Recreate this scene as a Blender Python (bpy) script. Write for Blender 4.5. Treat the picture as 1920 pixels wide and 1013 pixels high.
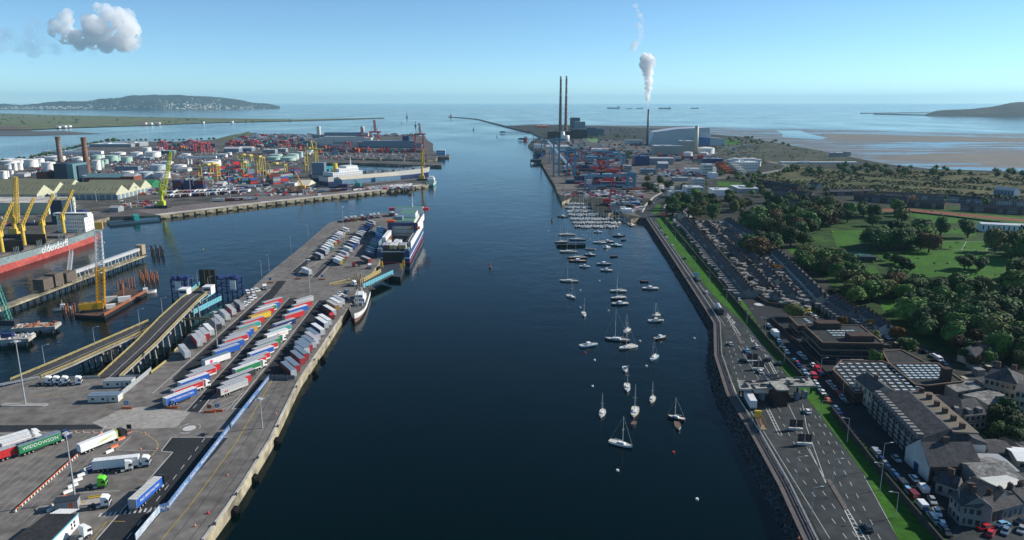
import bpy, math, random
from math import sin, cos, pi, radians as rad, atan2, hypot
from mathutils import Vector, Matrix, noise as mn
C = bpy.context
for o in list(bpy.data.objects): bpy.data.objects.remove(o)
SC = C.scene; COL = SC.collection
RN = random.Random(7)
# ---------------------------------------------------------------- camera
F = 1370.0; H = 120.0; PITCH = math.atan(313.5/F)
cam = bpy.data.cameras.new('camera'); cam.sensor_width = 36; cam.lens = 36*F/1920
cam.clip_start = 1; cam.clip_end = 250000
co = bpy.data.objects.new('camera', cam); COL.objects.link(co)
co.location = (0, 0, H); co.rotation_euler = (pi/2-PITCH, 0, 0); SC.camera = co
# ---------------------------------------------------------------- light
SUN_EL = rad(29); SUN_AZ = rad(16)          # azimuth from +X towards +Y
w = bpy.data.worlds.new('World'); SC.world = w; w.use_nodes = True
nt = w.node_tree; bg = nt.nodes['Background']
sky = nt.nodes.new('ShaderNodeTexSky'); sky.sky_type = 'NISHITA'; sky.sun_disc = False
sky.sun_elevation = SUN_EL; sky.sun_rotation = pi/2-SUN_AZ
sky.air_density = 0.6; sky.dust_density = 0.0; sky.ozone_density = 4.0; sky.altitude = 0
tint = nt.nodes.new('ShaderNodeMix'); tint.data_type = 'RGBA'; tint.blend_type = 'MULTIPLY'; tint.inputs[0].default_value = 1; tint.inputs[7].default_value = (.84, .98, .93, 1)
nt.links.new(sky.outputs[0], tint.inputs[6]); nt.links.new(tint.outputs[2], bg.inputs[0]); bg.inputs[1].default_value = 0.112
sl = bpy.data.lights.new('sun', 'SUN'); sl.energy = 4.6; sl.angle = rad(0.53); sl.color = (1, .93, .83)
so = bpy.data.objects.new('sun', sl); COL.objects.link(so)
so.rotation_euler = Vector((cos(SUN_EL)*cos(SUN_AZ), cos(SUN_EL)*sin(SUN_AZ), sin(SUN_EL))).to_track_quat('Z', 'Y').to_euler()
SC.view_settings.view_transform = 'Standard'; SC.view_settings.look = 'None'
SC.view_settings.exposure = 0.52; SC.view_settings.gamma = 1
SC.cycles.volume_bounces = 24; SC.cycles.max_bounces = 26; SC.cycles.diffuse_bounces = 2
SC.cycles.glossy_bounces = 3; SC.cycles.transparent_max_bounces = 8; SC.cycles.volume_step_rate = 1.0
# ---------------------------------------------------------------- pixel -> place
def P(px, py, z=0.0):
    u = (px-960)/F; v = (506.5-py)/F
    dy = cos(PITCH)+v*sin(PITCH); dz = -sin(PITCH)+v*cos(PITCH)
    t = (z-H)/dz
    return Vector((u*t, dy*t, z))
def ZT(y, py):                              # height of a point at depth y seen on row py
    v = (506.5-py)/F
    return H + y*(v*cos(PITCH)-sin(PITCH))/(cos(PITCH)+v*sin(PITCH))
def MPP(p):                                 # metres per photo pixel at a place
    return (p.y*cos(PITCH)-(p.z-H)*sin(PITCH))/F
def XA(px, y, z=4):                         # world x of column px at depth y
    return (px-960)/F*(y*cos(PITCH)-(z-H)*sin(PITCH))
# ---------------------------------------------------------------- materials
MATS = {}
def M(name, col=(.5, .5, .5), rough=.7, var=.12, sc=.5, bump=0, bsc=4, metal=0, spec=None, col2=None, sc2=None, emit=None):
    if name in MATS: return MATS[name]
    m = bpy.data.materials.new(name); m.use_nodes = True; t = m.node_tree; b = t.nodes['Principled BSDF']
    b.inputs['Roughness'].default_value = rough; b.inputs['Metallic'].default_value = metal
    b.inputs['Specular IOR Level'].default_value = spec if spec is not None else (.12 if rough >= .8 else .5)
    tc = t.nodes.new('ShaderNodeTexCoord')
    n = t.nodes.new('ShaderNodeTexNoise'); n.inputs['Scale'].default_value = sc; n.inputs['Detail'].default_value = 5
    n.inputs['Roughness'].default_value = .65
    t.links.new(tc.outputs['Object'], n.inputs[0])
    r = t.nodes.new('ShaderNodeValToRGB'); e = r.color_ramp.elements
    e[0].position = .32; e[1].position = .68
    c2 = col2 if col2 else tuple(min(1, c*(1+var)) for c in col)
    c1 = col if col2 else tuple(c*(1-var) for c in col)
    e[0].color = (*c1, 1); e[1].color = (*c2, 1)
    t.links.new(n.outputs[0], r.inputs[0]); out = r.outputs[0]
    if sc2:
        n2 = t.nodes.new('ShaderNodeTexNoise'); n2.inputs['Scale'].default_value = sc2; n2.inputs['Detail'].default_value = 4
        t.links.new(tc.outputs['Object'], n2.inputs[0])
        mr = t.nodes.new('ShaderNodeMapRange'); mr.inputs[1].default_value = .3; mr.inputs[2].default_value = .7
        mr.inputs[3].default_value = 1-var*1.4; mr.inputs[4].default_value = 1+var*1.4
        t.links.new(n2.outputs[0], mr.inputs[0])
        mx = t.nodes.new('ShaderNodeMix'); mx.data_type = 'RGBA'; mx.blend_type = 'MULTIPLY'; mx.inputs[0].default_value = 1
        t.links.new(out, mx.inputs[6]); t.links.new(mr.outputs[0], mx.inputs[7]); out = mx.outputs[2]
    t.links.new(out, b.inputs['Base Color'])
    if bump:
        n3 = t.nodes.new('ShaderNodeTexNoise'); n3.inputs['Scale'].default_value = bsc; n3.inputs['Detail'].default_value = 3
        t.links.new(tc.outputs['Object'], n3.inputs[0])
        bp = t.nodes.new('ShaderNodeBump'); bp.inputs['Strength'].default_value = bump; bp.inputs['Distance'].default_value = .5
        t.links.new(n3.outputs[0], bp.inputs['Height']); t.links.new(bp.outputs[0], b.inputs['Normal'])
    if emit:
        b.inputs['Emission Color'].default_value = (*emit, 1); b.inputs['Emission Strength'].default_value = 1
    MATS[name] = m; return m
PAINT = dict(white=(.72, .73, .72), offwhite=(.55, .55, .5), grey=(.3, .31, .32), dark=(.035, .037, .042), black=(.015, .015, .017),
  red=(.5, .025, .03), maroon=(.16, .025, .028), orange=(.62, .13, .03), yellow=(.66, .45, .04), gold=(.5, .3, .06), blue=(.02, .1, .42),
  navy=(.015, .03, .12), lightblue=(.2, .42, .62), cyan=(.25, .62, .72), teal=(.02, .3, .27), green=(.02, .2, .07), lime=(.12, .62, .03),
  brown=(.16, .08, .04), rust=(.27, .1, .05), silver=(.42, .43, .44), cream=(.6, .56, .43), pink=(.65, .1, .25), tan=(.35, .27, .18), bluegrey=(.16, .22, .28))
def pm(c, rough=.45): return M('paint_'+c+('' if rough == .45 else '_m'), PAINT[c], rough, .07, .35, sc2=2.5)
GL = M('window_glass', (.02, .03, .035), .08, .3, 2, spec=.8)
TYRE = M('tyre_rubber', (.02, .02, .02), .9, .1)
STEEL = M('galvanised_steel', (.36, .38, .39), .5, .1, .8)
CONC = M('concrete', (.27, .26, .24), .9, .25, .3, .15, 2, sc2=.05)
CONCL = M('pale_concrete', (.42, .4, .36), .9, .22, .25, .1, 2, sc2=.06)
CONCD = M('stained_concrete', (.17, .155, .12), .9, .4, .35, .3, 1.5, col2=(.34, .3, .2), sc2=.1)
# ---------------------------------------------------------------- mesh builder
class MB:
    def __init__(s): s.v = []; s.f = []; s.m = []
    def add(s, vs, fs, mi=0):
        o = len(s.v); s.v += [tuple(q) for q in vs]
        for f in fs: s.f.append(tuple(i+o for i in f)); s.m.append(mi)
    def quad(s, a, b, c, d, mi=0): s.add((a, b, c, d), ((0, 1, 2, 3),), mi)
    def box(s, x0, x1, y0, y1, z0, z1, mi=0, top=None, tx=0, ty=0):
        vs = [(x0, y0, z0), (x1, y0, z0), (x1, y1, z0), (x0, y1, z0), (x0+tx, y0+ty, z1), (x1-tx, y0+ty, z1), (x1-tx, y1-ty, z1), (x0+tx, y1-ty, z1)]
        s.add(vs, ((0, 3, 2, 1), (0, 1, 5, 4), (1, 2, 6, 5), (2, 3, 7, 6), (3, 0, 4, 7)), mi)
        s.add(vs[4:], ((0, 1, 2, 3),), mi if top is None else top)
    def obox(s, cx, cy, lx, ly, z0, z1, a=0, mi=0, top=None):
        c, n = cos(a), sin(a); k = []
        for z in (z0, z1):
            for dx, dy in ((-lx/2, -ly/2), (lx/2, -ly/2), (lx/2, ly/2), (-lx/2, ly/2)): k.append((cx+dx*c-dy*n, cy+dx*n+dy*c, z))
        s.add(k, ((0, 3, 2, 1), (0, 1, 5, 4), (1, 2, 6, 5), (2, 3, 7, 6), (3, 0, 4, 7)), mi); s.add(k[4:], ((0, 1, 2, 3),), mi if top is None else top)
    def cyl(s, a, b, r0, r1=None, n=8, mi=0, caps=True):
        a, b = Vector(a), Vector(b); r1 = r0 if r1 is None else r1
        d = (b-a).normalized(); u = d.orthogonal().normalized(); w_ = d.cross(u); vs = []
        for q, r in ((a, r0), (b, r1)):
            for i in range(n): t = 2*pi*i/n; vs.append(q+u*cos(t)*r+w_*sin(t)*r)
        fs = [(i, (i+1) % n, n+(i+1) % n, n+i) for i in range(n)]
        if caps: fs += [tuple(range(n-1, -1, -1)), tuple(range(n, 2*n))]
        s.add(vs, fs, mi)
    def bar(s, a, b, w_=.2, h=None, mi=0):
        a, b = Vector(a), Vector(b); d = b-a
        if d.length < 1e-6: return
        d.normalize(); up = Vector((0, 0, 1)) if abs(d.z) < .95 else Vector((0, 1, 0))
        r = d.cross(up).normalized(); u = r.cross(d); h = w_ if h is None else h; vs = []
        for q in (a, b):
            for i, j in ((-1, -1), (1, -1), (1, 1), (-1, 1)): vs.append(q+r*i*w_/2+u*j*h/2)
        s.add(vs, ((0, 1, 2, 3), (7, 6, 5, 4), (0, 4, 5, 1), (1, 5, 6, 2), (2, 6, 7, 3), (3, 7, 4, 0)), mi)
    def path(s, pts, w_=.2, h=None, mi=0):
        for a, b in zip(pts, pts[1:]): s.bar(a, b, w_, h, mi)
    def prism(s, pts, z0, z1, mi=0, top=None, bottom=True):
        n = len(pts); vs = [(p[0], p[1], z0) for p in pts]+[(p[0], p[1], z1) for p in pts]
        ar = sum(pts[i][0]*pts[(i+1) % n][1]-pts[(i+1) % n][0]*pts[i][1] for i in range(n))
        if ar < 0: vs = vs[:n][::-1]+vs[n:][::-1]
        fs = [(i, (i+1) % n, n+(i+1) % n, n+i) for i in range(n)]
        if bottom: fs.append(tuple(range(n-1, -1, -1)))
        s.add(vs, fs, mi); s.add(vs[n:], (tuple(range(n)),), mi if top is None else top)
    def xprism(s, prof, x0, x1, mi=0):       # (y,z) profile pushed along x
        n = len(prof); vs = [(x0, a, b) for a, b in prof]+[(x1, a, b) for a, b in prof]
        s.add(vs, [(i, (i+1) % n, n+(i+1) % n, n+i) for i in range(n)]+[tuple(range(n-1, -1, -1)), tuple(range(n, 2*n))], mi)
    def yprism(s, prof, y0, y1, mi=0):       # (x,z) profile pushed along y
        n = len(prof); vs = [(a, y0, b) for a, b in prof]+[(a, y1, b) for a, b in prof]
        s.add(vs, [(i, (i+1) % n, n+(i+1) % n, n+i)[::-1] for i in range(n)]+[tuple(range(n)), tuple(range(2*n-1, n-1, -1))], mi)
    def lattice(s, a, b, w0, w1, n, t=.15, mi=0):
        a, b = Vector(a), Vector(b); d = (b-a).normalized(); up = Vector((0, 0, 1)) if abs(d.z) < .9 else Vector((0, 1, 0))
        r = d.cross(up).normalized(); u = r.cross(d); cs = []
        for k in range(n+1):
            q = a.lerp(b, k/n); w_ = (w0+(w1-w0)*k/n)/2
            cs.append([q+r*i*w_+u*j*w_ for i, j in ((-1, -1), (1, -1), (1, 1), (-1, 1))])
        for i in range(4): s.bar(cs[0][i], cs[n][i], t, t, mi)
        for k in range(n):
            for i in range(4):
                j = (i+1) % 4
                s.bar(cs[k][i], cs[k+1][j], t*.6, t*.6, mi)
                if k: s.bar(cs[k][i], cs[k][j], t*.6, t*.6, mi)
    def mesh(s, name, mats):
        me = bpy.data.meshes.new(name); me.from_pydata(s.v, [], s.f)
        for m in mats: me.materials.append(pm(m) if isinstance(m, str) else m)
        if len(mats) > 1: me.polygons.foreach_set('material_index', s.m)
        me.update(); return me
def link(name, data, parent=None, loc=(0, 0, 0), rz=0):
    o = bpy.data.objects.new(name, data); COL.objects.link(o); o.location = loc; o.rotation_euler = (0, 0, rz)
    if parent: o.parent = parent
    return o
def tag(o, label=None, cat=None, group=None, kind=None):
    for k, v in (('label', label), ('category', cat), ('group', group), ('kind', kind)):
        if v: o[k] = v
    return o
def thing(name, label, cat, loc=(0, 0, 0), rz=0, group=None): return tag(link(name, None, None, loc, rz), label, cat, group)
def part(name, mb, mats, parent, loc=(0, 0, 0), rz=0):
    return link(name, mb.mesh(name, mats) if isinstance(mb, MB) else mb, parent, loc, rz)
def solo(name, mb, mats, label, cat, loc=(0, 0, 0), rz=0, group=None):
    return tag(part(name, mb, mats, None, loc, rz), label, cat, group)
def struct(name, mb, mats): return tag(part(name, mb, mats, None), kind='structure')
CACHE = {}
def cached(key, fn):
    if key not in CACHE: CACHE[key] = fn()
    return CACHE[key]
def smooth(me):
    for p in me.polygons: p.use_smooth = True
    return me
ORD = 'first second third fourth fifth sixth seventh eighth ninth tenth eleventh twelfth thirteenth fourteenth fifteenth sixteenth seventeenth eighteenth nineteenth twentieth'.split()
TENS = {2: 'twenty', 3: 'thirty', 4: 'forty', 5: 'fifty', 6: 'sixty', 7: 'seventy', 8: 'eighty', 9: 'ninety'}
def ordw(i):
    if i < 20: return ORD[i]
    n = i+1; t, u = divmod(n, 10)
    if n >= 100: return str(n)+'th'
    if u == 0: return TENS[t][:-1]+'ieth'
    return TENS[t]+'-'+ORD[u-1]
def nth(i, n, end='near'):
    if i == n-1 and n > 1: return 'last'
    return ordw(i)
TXT = {}
def text_mesh(s, size, ext=.02):
    k = (s, size)
    if k not in TXT:
        cu = bpy.data.curves.new('t', 'FONT'); cu.body = s; cu.size = size; cu.extrude = ext; cu.align_x = 'CENTER'; cu.align_y = 'CENTER'
        cu.resolution_u = 2
        o = bpy.data.objects.new('t', cu); COL.objects.link(o); dg = C.evaluated_depsgraph_get(); dg.update()
        TXT[k] = bpy.data.meshes.new_from_object(o.evaluated_get(dg)); bpy.data.objects.remove(o)
    return TXT[k]
def letters(s, size, mat, parent, loc, rz, tilt=pi/2, name='lettering'):   # upright text facing local -y turned by rz
    me = text_mesh(s, size).copy(); me.materials.clear(); me.materials.append(pm(mat) if isinstance(mat, str) else mat)
    o = link(name, me, parent, loc); o.rotation_euler = (tilt, 0, rz); return o
# ---------------------------------------------------------------- water
def water_mat():
    m = bpy.data.materials.new('sea_water'); m.use_nodes = True; t = m.node_tree; b = t.nodes['Principled BSDF']; L = t.links.new
    b.inputs['Base Color'].default_value = (.0002, .0045, .0052, 1); b.inputs['IOR'].default_value = 1.33
    b.inputs['Roughness'].default_value = .06; b.inputs['Specular IOR Level'].default_value = .16; b.inputs['Specular Tint'].default_value = (.45, .85, 1, 1)
    tc = t.nodes.new('ShaderNodeTexCoord')
    def nz(sc, det=3, st=None):
        mp = t.nodes.new('ShaderNodeMapping'); L(tc.outputs['Object'], mp.inputs[0])
        if st: mp.inputs['Scale'].default_value = st
        n = t.nodes.new('ShaderNodeTexNoise'); n.inputs['Scale'].default_value = sc; n.inputs['Detail'].default_value = det
        L(mp.outputs[0], n.inputs[0]); return n.outputs[0]
    patch = nz(.0035, 4, (1, .45, 1))                      # ruffled and calm patches
    mr = t.nodes.new('ShaderNodeMapRange'); mr.inputs[1].default_value = .38; mr.inputs[2].default_value = .62
    mr.inputs[3].default_value = .15; mr.inputs[4].default_value = 1.3; L(patch, mr.inputs[0])
    a = nz(.45, 3, (1, .6, 1)); c = nz(.06, 3)
    s1 = t.nodes.new('ShaderNodeMath'); s1.operation = 'MULTIPLY'; L(a, s1.inputs[0]); s1.inputs[1].default_value = .5
    d_ = nz(.013, 4, (1, .5, 1)); s0 = t.nodes.new('ShaderNodeMath'); s0.operation = 'MULTIPLY_ADD'; L(d_, s0.inputs[0]); s0.inputs[1].default_value = 3.0; L(c, s0.inputs[2]); c = s0.outputs[0]
    s2 = t.nodes.new('ShaderNodeMath'); s2.operation = 'ADD'; L(s1.outputs[0], s2.inputs[0]); L(c, s2.inputs[1])
    bp = t.nodes.new('ShaderNodeBump'); bp.inputs['Distance'].default_value = .42
    st = t.nodes.new('ShaderNodeMath'); st.operation = 'MULTIPLY'; L(mr.outputs[0], st.inputs[0]); st.inputs[1].default_value = .8
    L(st.outputs[0], bp.inputs['Strength']); L(s2.outputs[0], bp.inputs['Height']); L(bp.outputs[0], b.inputs['Normal'])
    rr = t.nodes.new('ShaderNodeMapRange'); rr.inputs[3].default_value = .03; rr.inputs[4].default_value = .2; L(patch, rr.inputs[0]); L(rr.outputs[0], b.inputs['Roughness'])
    return m
WATER = water_mat()
mb = MB(); mb.quad((-90000, -500, 0), (90000, -500, 0), (90000, 120000, 0), (-90000, 120000, 0)); struct('sea_water', mb, [WATER])
# ---------------------------------------------------------------- land
def poly(px, z): return [P(x, y, z)[:2] for x, y in px]
def off(mb, pts, z, mi=0): mb.add([(p[0], p[1], z) for p in pts], (tuple(range(len(pts))),), mi)
def sheet(name, pts, z, mat, px=True):
    q = poly(pts, z) if px else pts
    ar = sum(q[i][0]*q[(i+1) % len(q)][1]-q[(i+1) % len(q)][0]*q[i][1] for i in range(len(q)))
    if ar < 0: q = q[::-1]
    mb = MB(); off(mb, q, z); return struct(name, mb, [mat])
QTOP = M('quay_asphalt', (.12, .112, .104), .92, .2, .05, .1, 3, sc2=.25, col2=(.19, .178, .165))
ASPH = M('dark_asphalt', (.024, .027, .031), .9, .12, .08, .08, 4, sc2=.7, col2=(.034, .038, .042))
ROADM = M('road_asphalt', (.031, .038, .041), .9, .2, .06, .08, 4, sc2=.25, col2=(.05, .058, .06))
PORTG = M('port_yard_ground', (.06, .058, .055), .95, .3, .012, .1, 2, sc2=.05, col2=(.13, .122, .112))
URB = M('town_ground', (.02, .025, .018), .95, .3, .05, .2, 2, sc2=.2, col2=(.05, .052, .045))
PAVE = M('pavement_slabs', (.12, .105, .1), .9, .14, .2, .1, 3, sc2=.9)
LINE = M('road_paint', (.5, .5, .48), .8, .15, 1); LINEY = M('yellow_road_paint', (.4, .28, .05), .8, .2, 1)
GRASS = M('mown_grass', (.024, .092, .007), .95, .2, .03, .3, 3, sc2=.4, col2=(.048, .142, .014))
GRASSD = M('rough_grass', (.014, .038, .008), .95, .3, .02, .4, 1, sc2=.12, col2=(.035, .08, .014))
SCRUB = M('heath_grass', (.035, .05, .016), .95, .3, .008, .5, .5, sc2=.03, col2=(.12, .11, .05))
ZQ = 4.0
QE = [(372, 1045), (383, 1013), (430, 949), (468, 890), (508, 825), (563, 711), (605, 650), (642, 593), (664, 560), (690, 522), (710, 494), (718, 470), (726, 440), (742, 398)]
QW = [(700, 402), (645, 411), (617, 418), (560, 467), (500, 515), (478, 535), (454, 557), (420, 577), (396, 594), (353, 627), (332, 654), (320, 666), (310, 678), (290, 697), (283, 702), (228, 708), (180, 710), (74, 709), (0, 727)]
qpts = poly(QE+QW, ZQ); qpts += [(-420, 210), (-420, 120), qpts[0][:] and (-90, 120)]
mb = MB(); mb.prism(qpts, -6, ZQ, 0, 1, False); struct('quay', mb, [CONCD, QTOP])
# capping kerb, low wall and yellow crane rail line along the river edge
e = [P(x, y, ZQ) for x, y in QE[1:8]]
mb = MB()
for a, b in zip(e, e[1:]):
    d = (b-a).normalized(); n = Vector((-d.y, d.x, 0)); mb.bar(a+n*.45+Vector((0, 0, .1)), b+n*.45+Vector((0, 0, .1)), .9, .35)
struct('quay_kerb', mb, [CONCL])
def strip(name, line, o0, o1, z, mat, px=True):     # a band between two offsets left of a line
    q = [P(x, y, z) for x, y in line] if px else [Vector((p[0], p[1], z)) for p in line]; mb = MB(); L = []
    for i, p in enumerate(q):
        d = (q[min(i+1, len(q)-1)]-q[max(i-1, 0)]).normalized(); n = Vector((-d.y, d.x, 0)); L.append((p+n*o0, p+n*o1))
    for (a, b), (c, d) in zip(L, L[1:]): mb.quad(a, c, d, b)
    for f in range(len(mb.f)):
        i, j, k, l = mb.f[f]; a, b, c = (Vector(mb.v[t]) for t in (i, j, k))
        if (b-a).cross(c-b).z < 0: mb.f[f] = (l, k, j, i)
    return struct(name, mb, [mat])
strip('quay_rail', QE[1:8], 4.0, 4.15, ZQ+.02, pm('dark'))
strip('quay_rail', QE[1:8], 8.6, 8.75, ZQ+.02, pm('dark'))
strip('yellow_line', QE[1:6], 11.6, 11.85, ZQ+.02, LINEY)
Z1 = ZQ+.02
sheet('lane_asphalt', [(437, 766), (460, 740), (530, 655), (597, 563), (634, 563), (600, 610), (552, 690), (505, 712), (466, 766)], Z1, ASPH)
sheet('lane_asphalt', [(348, 772), (367, 749), (433, 680), (467, 642), (542, 559), (575, 559), (500, 650), (440, 705), (391, 749), (371, 773)], Z1, ASPH)
sheet('lane_asphalt', [(322, 712), (344, 690), (390, 650), (507, 543), (520, 527), (537, 527), (480, 600), (430, 640), (380, 684), (340, 718)], Z1, ASPH)
sheet('lane_asphalt', [(547, 509), (575, 487), (590, 477), (597, 479), (580, 492), (557, 513)], Z1, ASPH)
sheet('lane_asphalt', [(584, 520), (606, 495), (625, 482), (634, 483), (615, 498), (596, 520)], Z1, ASPH)
sheet('lane_asphalt', [(322, 820), (428, 820), (405, 848), (256, 1013), (180, 1013), (324, 848), (302, 846)], Z1, ASPH)
sheet('lane_asphalt', [(-60, 798), (200, 796), (190, 804.5), (-60, 812)], Z1, ASPH)
sheet('concrete_patch', [(173, 793), (228, 767), (265, 763), (357, 772.5), (331, 802), (200, 805)], ZQ+.03, CONCL if 0 else M('worn_concrete', (.31, .295, .27), .9, .15, .1, .1, 3, sc2=.7))
def lines(name, segs, w_, z, mat=LINE, px=True):
    mb = MB()
    for a, b in segs:
        a = P(*a, z) if px else Vector((*a[:2], z)); b = P(*b, z) if px else Vector((*b[:2], z))
        d = (b-a).normalized(); n = Vector((-d.y, d.x, 0))*w_/2; mb.quad(a-n, b-n, b+n, a+n)
        if (b-a).cross(n).z < 0: mb.f[-1] = mb.f[-1][::-1]
    return struct(name, mb, [mat])
def dashes(name, a, b, w_, on, offd, z, mat=LINE):
    a, b = P(*a, z), P(*b, z); L = (b-a).length; d = (b-a)/L; s = []; q = 0
    while q < L: s.append((a+d*q, a+d*min(q+on, L))); q += on+offd
    return lines(name, s, w_, z, mat, False)
Z2 = ZQ+.045
lines('yard_line', [((435, 768), (597, 563)), ((346, 774), (543, 558)), ((373, 774), (393, 748)), ((286, 738), (508, 542)), ((322, 820), (428, 820)), ((302, 846), (322, 820)), ((302, 846), (324, 848)), ((324, 848), (180, 1013)),
   ((190, 811), (0, 812.5)), ((190, 811), (200, 797)), ((437, 766), (462, 766)), ((558, 513), (634, 470)), ((583, 521), (625, 482)), ((596, 521), (634, 483)), ((547, 509), (585, 478))], .3, Z2)
lines('yard_line', [((390, 762), (400, 750)), ((390, 762), (455, 737)), ((400, 750), (450, 733)), ((424, 770), (455, 737)), ((398, 770), (452, 746)), ((409, 771), (445, 755)), ((218, 844), (295, 845)), ((218, 844), (246, 818)), ((148, 924), (224, 920))], .2, Z2)
lines('yellow_line', [((235, 978), (202, 977)), ((202, 977), (150, 1013)), ((202, 977), (172, 1013))], .2, Z2, LINEY)
dashes('lane_dash', (384, 822), (236, 1013), .22, 3, 3.5, Z2); dashes('lane_dash', (362, 766), (385, 742), .2, 4, 3, Z2)
d0 = P(30, 959, 4)-P(191, 814, 4)
lines('parking_line', [((lambda a: (a, a+d0*(1.12 if x > 120 else 1.0)))(P(x, 812, 4))) for x in range(-130, 235, 13)], .14, Z2, M('worn_paint', (.3, .3, .29), .9, .2, 1), False)
for i in range(7):
    lines('yellow_line', [((52+i*9, 742), (58+i*9, 738))], .15, Z2, LINEY)
lines('yellow_line', [((70, 771), (250, 771))], .12, Z2, LINEY); lines('yellow_line', [((60, 742), (110, 742))], .12, Z2, LINEY)
arc = [(243, 809), (262, 810), (280, 818), (294, 828), (297, 837), (293, 844), (280, 860)]
lines('yellow_line', list(zip(arc, arc[1:])), .25, Z2, M('faded_yellow_paint', (.42, .34, .14), .9, .2, 1))
for i in range(14):                                   # chequered crossing
    t = i/13; a = (186+t*122, 966-t*13); b = (190+t*122, 965.6-t*13); lines('crossing_bar', [(a, b)], 2.0 if i % 1 == 0 else 1, Z2)
c0 = P(355, 803, Z2); mb = MB(); n = 24
mb.add([(c0.x+cos(2*pi*k/24)*2.3, c0.y+sin(2*pi*k/24)*2.3, Z2) for k in range(24)], (tuple(range(24)),)); struct('mini_roundabout', mb, [LINE])
for s0 in (0, 2.1, 4.2):
    lines('roundabout_arrow', [((c0.x+cos(s0+k*.2)*3.7, c0.y+sin(s0+k*.2)*4.6), (c0.x+cos(s0+k*.2+.2)*3.7, c0.y+sin(s0+k*.2+.2)*3.7)) for k in range(5)], .3, Z2, LINE, False)
# ---------------------------------------------------------------- north port
ZN = 4.0
NP = [(-330, 560), (-120, 500), (60, 448), (130, 427), (205, 407), (300, 404), (500, 380), (700, 359), (800, 347), (812, 340), (806, 334), (700, 344), (583, 353), (578, 345), (588, 312), (600, 306), (650, 305), (828, 310.5), (829, 305), (650, 300), (640, 297), (800, 300), (818, 299), (820, 294), (842, 294), (843, 290), (826, 289), (812, 283), (812, 270), (800, 262), (797, 255), (640, 252), (500, 251), (440, 252), (400, 262), (330, 266), (240, 266), (180, 272), (110, 288), (40, 300), (-60, 318), (-400, 350), (-700, 420)]
mb = MB(); mb.prism(poly(NP, ZN), -6, ZN, 0, 1, False); struct('port_land', mb, [CONCD, PORTG])
oq = [(300, 404), (500, 380), (700, 359), (800, 347)]
strip('quay_apron', oq, .6, 12, ZN+.02, CONCL); strip('quay_road', oq, 12, 55, ZN+.02, M('pier_asphalt', (.16, .14, .135), .9, .2, .03, sc2=.3))
mb = MB(); e = [P(x, y, ZN) for x, y in oq]
for a, b in zip(e, e[1:]):
    L = (b-a).length; d = (b-a)/L; n = Vector((d.y, -d.x, 0)); k = 0
    while k < L-5: mb.bar(a+d*k+n*.6-Vector((0, 0, 1.6)), a+d*(k+7)+n*.6-Vector((0, 0, 1.6)), 1.2, 2.6); k += 13
struct('quay_fender_beam', mb, [CONCD])
# ---------------------------------------------------------------- south side
ZS = 4.5
SH = [(1183, 411), (1200, 408), (1218, 410), (1256, 465), (1293, 520), (1334, 581), (1350, 607), (1353, 667), (1365, 702), (1378, 740), (1427, 817), (1480, 910), (1530, 1013), (1552, 1055)]
SR = [(2300, 1055), (2500, 600), (2500, 330), (1920, 322), (1747, 317), (1657, 307), (1607, 297), (1560, 287), (1467, 270), (1400, 258), (1333, 252), (1250, 242), (1160, 238), (1050, 234.5), (950, 236), (992, 246.5), (1000, 250), (1015, 257), (1000, 262), (990, 272), (1005, 284), (1022, 315), (1039, 344), (1054, 379), (1070, 372), (1105, 376), (1115, 392), (1140, 400), (1160, 397)]
mb = MB(); mb.prism(poly(SH+SR, ZS), -6, ZS, 0, 1, False); struct('ground', mb, [CONCD, URB])
WL = [(1183, 417), (1204, 422), (1226, 458), (1263, 513), (1290, 560), (1325, 614), (1325, 655), (1320, 693), (1340, 765), (1377, 835), (1422, 920), (1470, 1013), (1490, 1055)]
def resample(q, n):
    d = [0]
    for a, b in zip(q, q[1:]): d.append(d[-1]+(b-a).length)
    r = []
    for k in range(n):
        t = d[-1]*k/(n-1); i = min(max(j for j in range(len(d)) if d[j] <= t+1e-9), len(q)-2)
        r.append(q[i].lerp(q[i+1], (t-d[i])/max(d[i+1]-d[i], 1e-9)))
    return r
up = resample([P(x, y, ZS+.1) for x, y in SH[1:]], 620); lo = resample([P(x, y, -.6) for x, y in WL], 620)
mb = MB(); R_ = 15; vs = []; rr = random.Random(3)
for i in range(620):
    for j in range(R_):
        t = j/(R_-1); p = lo[i].lerp(up[i], t)
        k = 0 if j == R_-1 else .75
        vs.append((p.x+rr.uniform(-.45, .45)*(k > 0), p.y+rr.uniform(-.45, .45)*(k > 0), p.z+rr.uniform(-.8, .75)*k))
fs = []
for i in range(619):
    for j in range(R_-1):
        a = i*R_+j; fs += [(a+R_, a+R_+1, a), (a+R_+1, a+1, a)] if (i+j) % 2 else [(a+R_, a+1, a), (a+R_, a+R_+1, a+1)]
mb.add(vs, fs); ROCK = M('shore_rock', (.012, .013, .014), .85, .5, .6, .6, 2.5, col2=(.09, .094, .1), sc2=1.1)
rk = struct('rock_revetment', mb, [ROCK])
for nm in (1,):
    q = [P(x, y, ZS+.04) for x, y in SH[2:]]
strip('footpath', SH[2:], -.2, -3.4, ZS+.04, PAVE)
RL = [(1222, 410), (1260, 465), (1297, 520), (1340, 581), (1356, 607), (1358, 640), (1361, 667), (1373, 702), (1386, 740), (1434, 817), (1488, 910), (1541, 1013), (1560, 1050)]
RR = [(1710, 1050), (1685, 1013), (1622, 890), (1524, 760), (1462, 686), (1415, 624), (1344, 560), (1327, 541), (1253, 452), (1230, 410)]
sheet('road', RL+RR, ZS+.06, ROADM)
WALL = [(1243, 408), (1363, 550), (1425, 624), (1440, 643), (1505, 712), (1560, 775), (1642, 880), (1755, 1013), (1790, 1055)]
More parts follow.
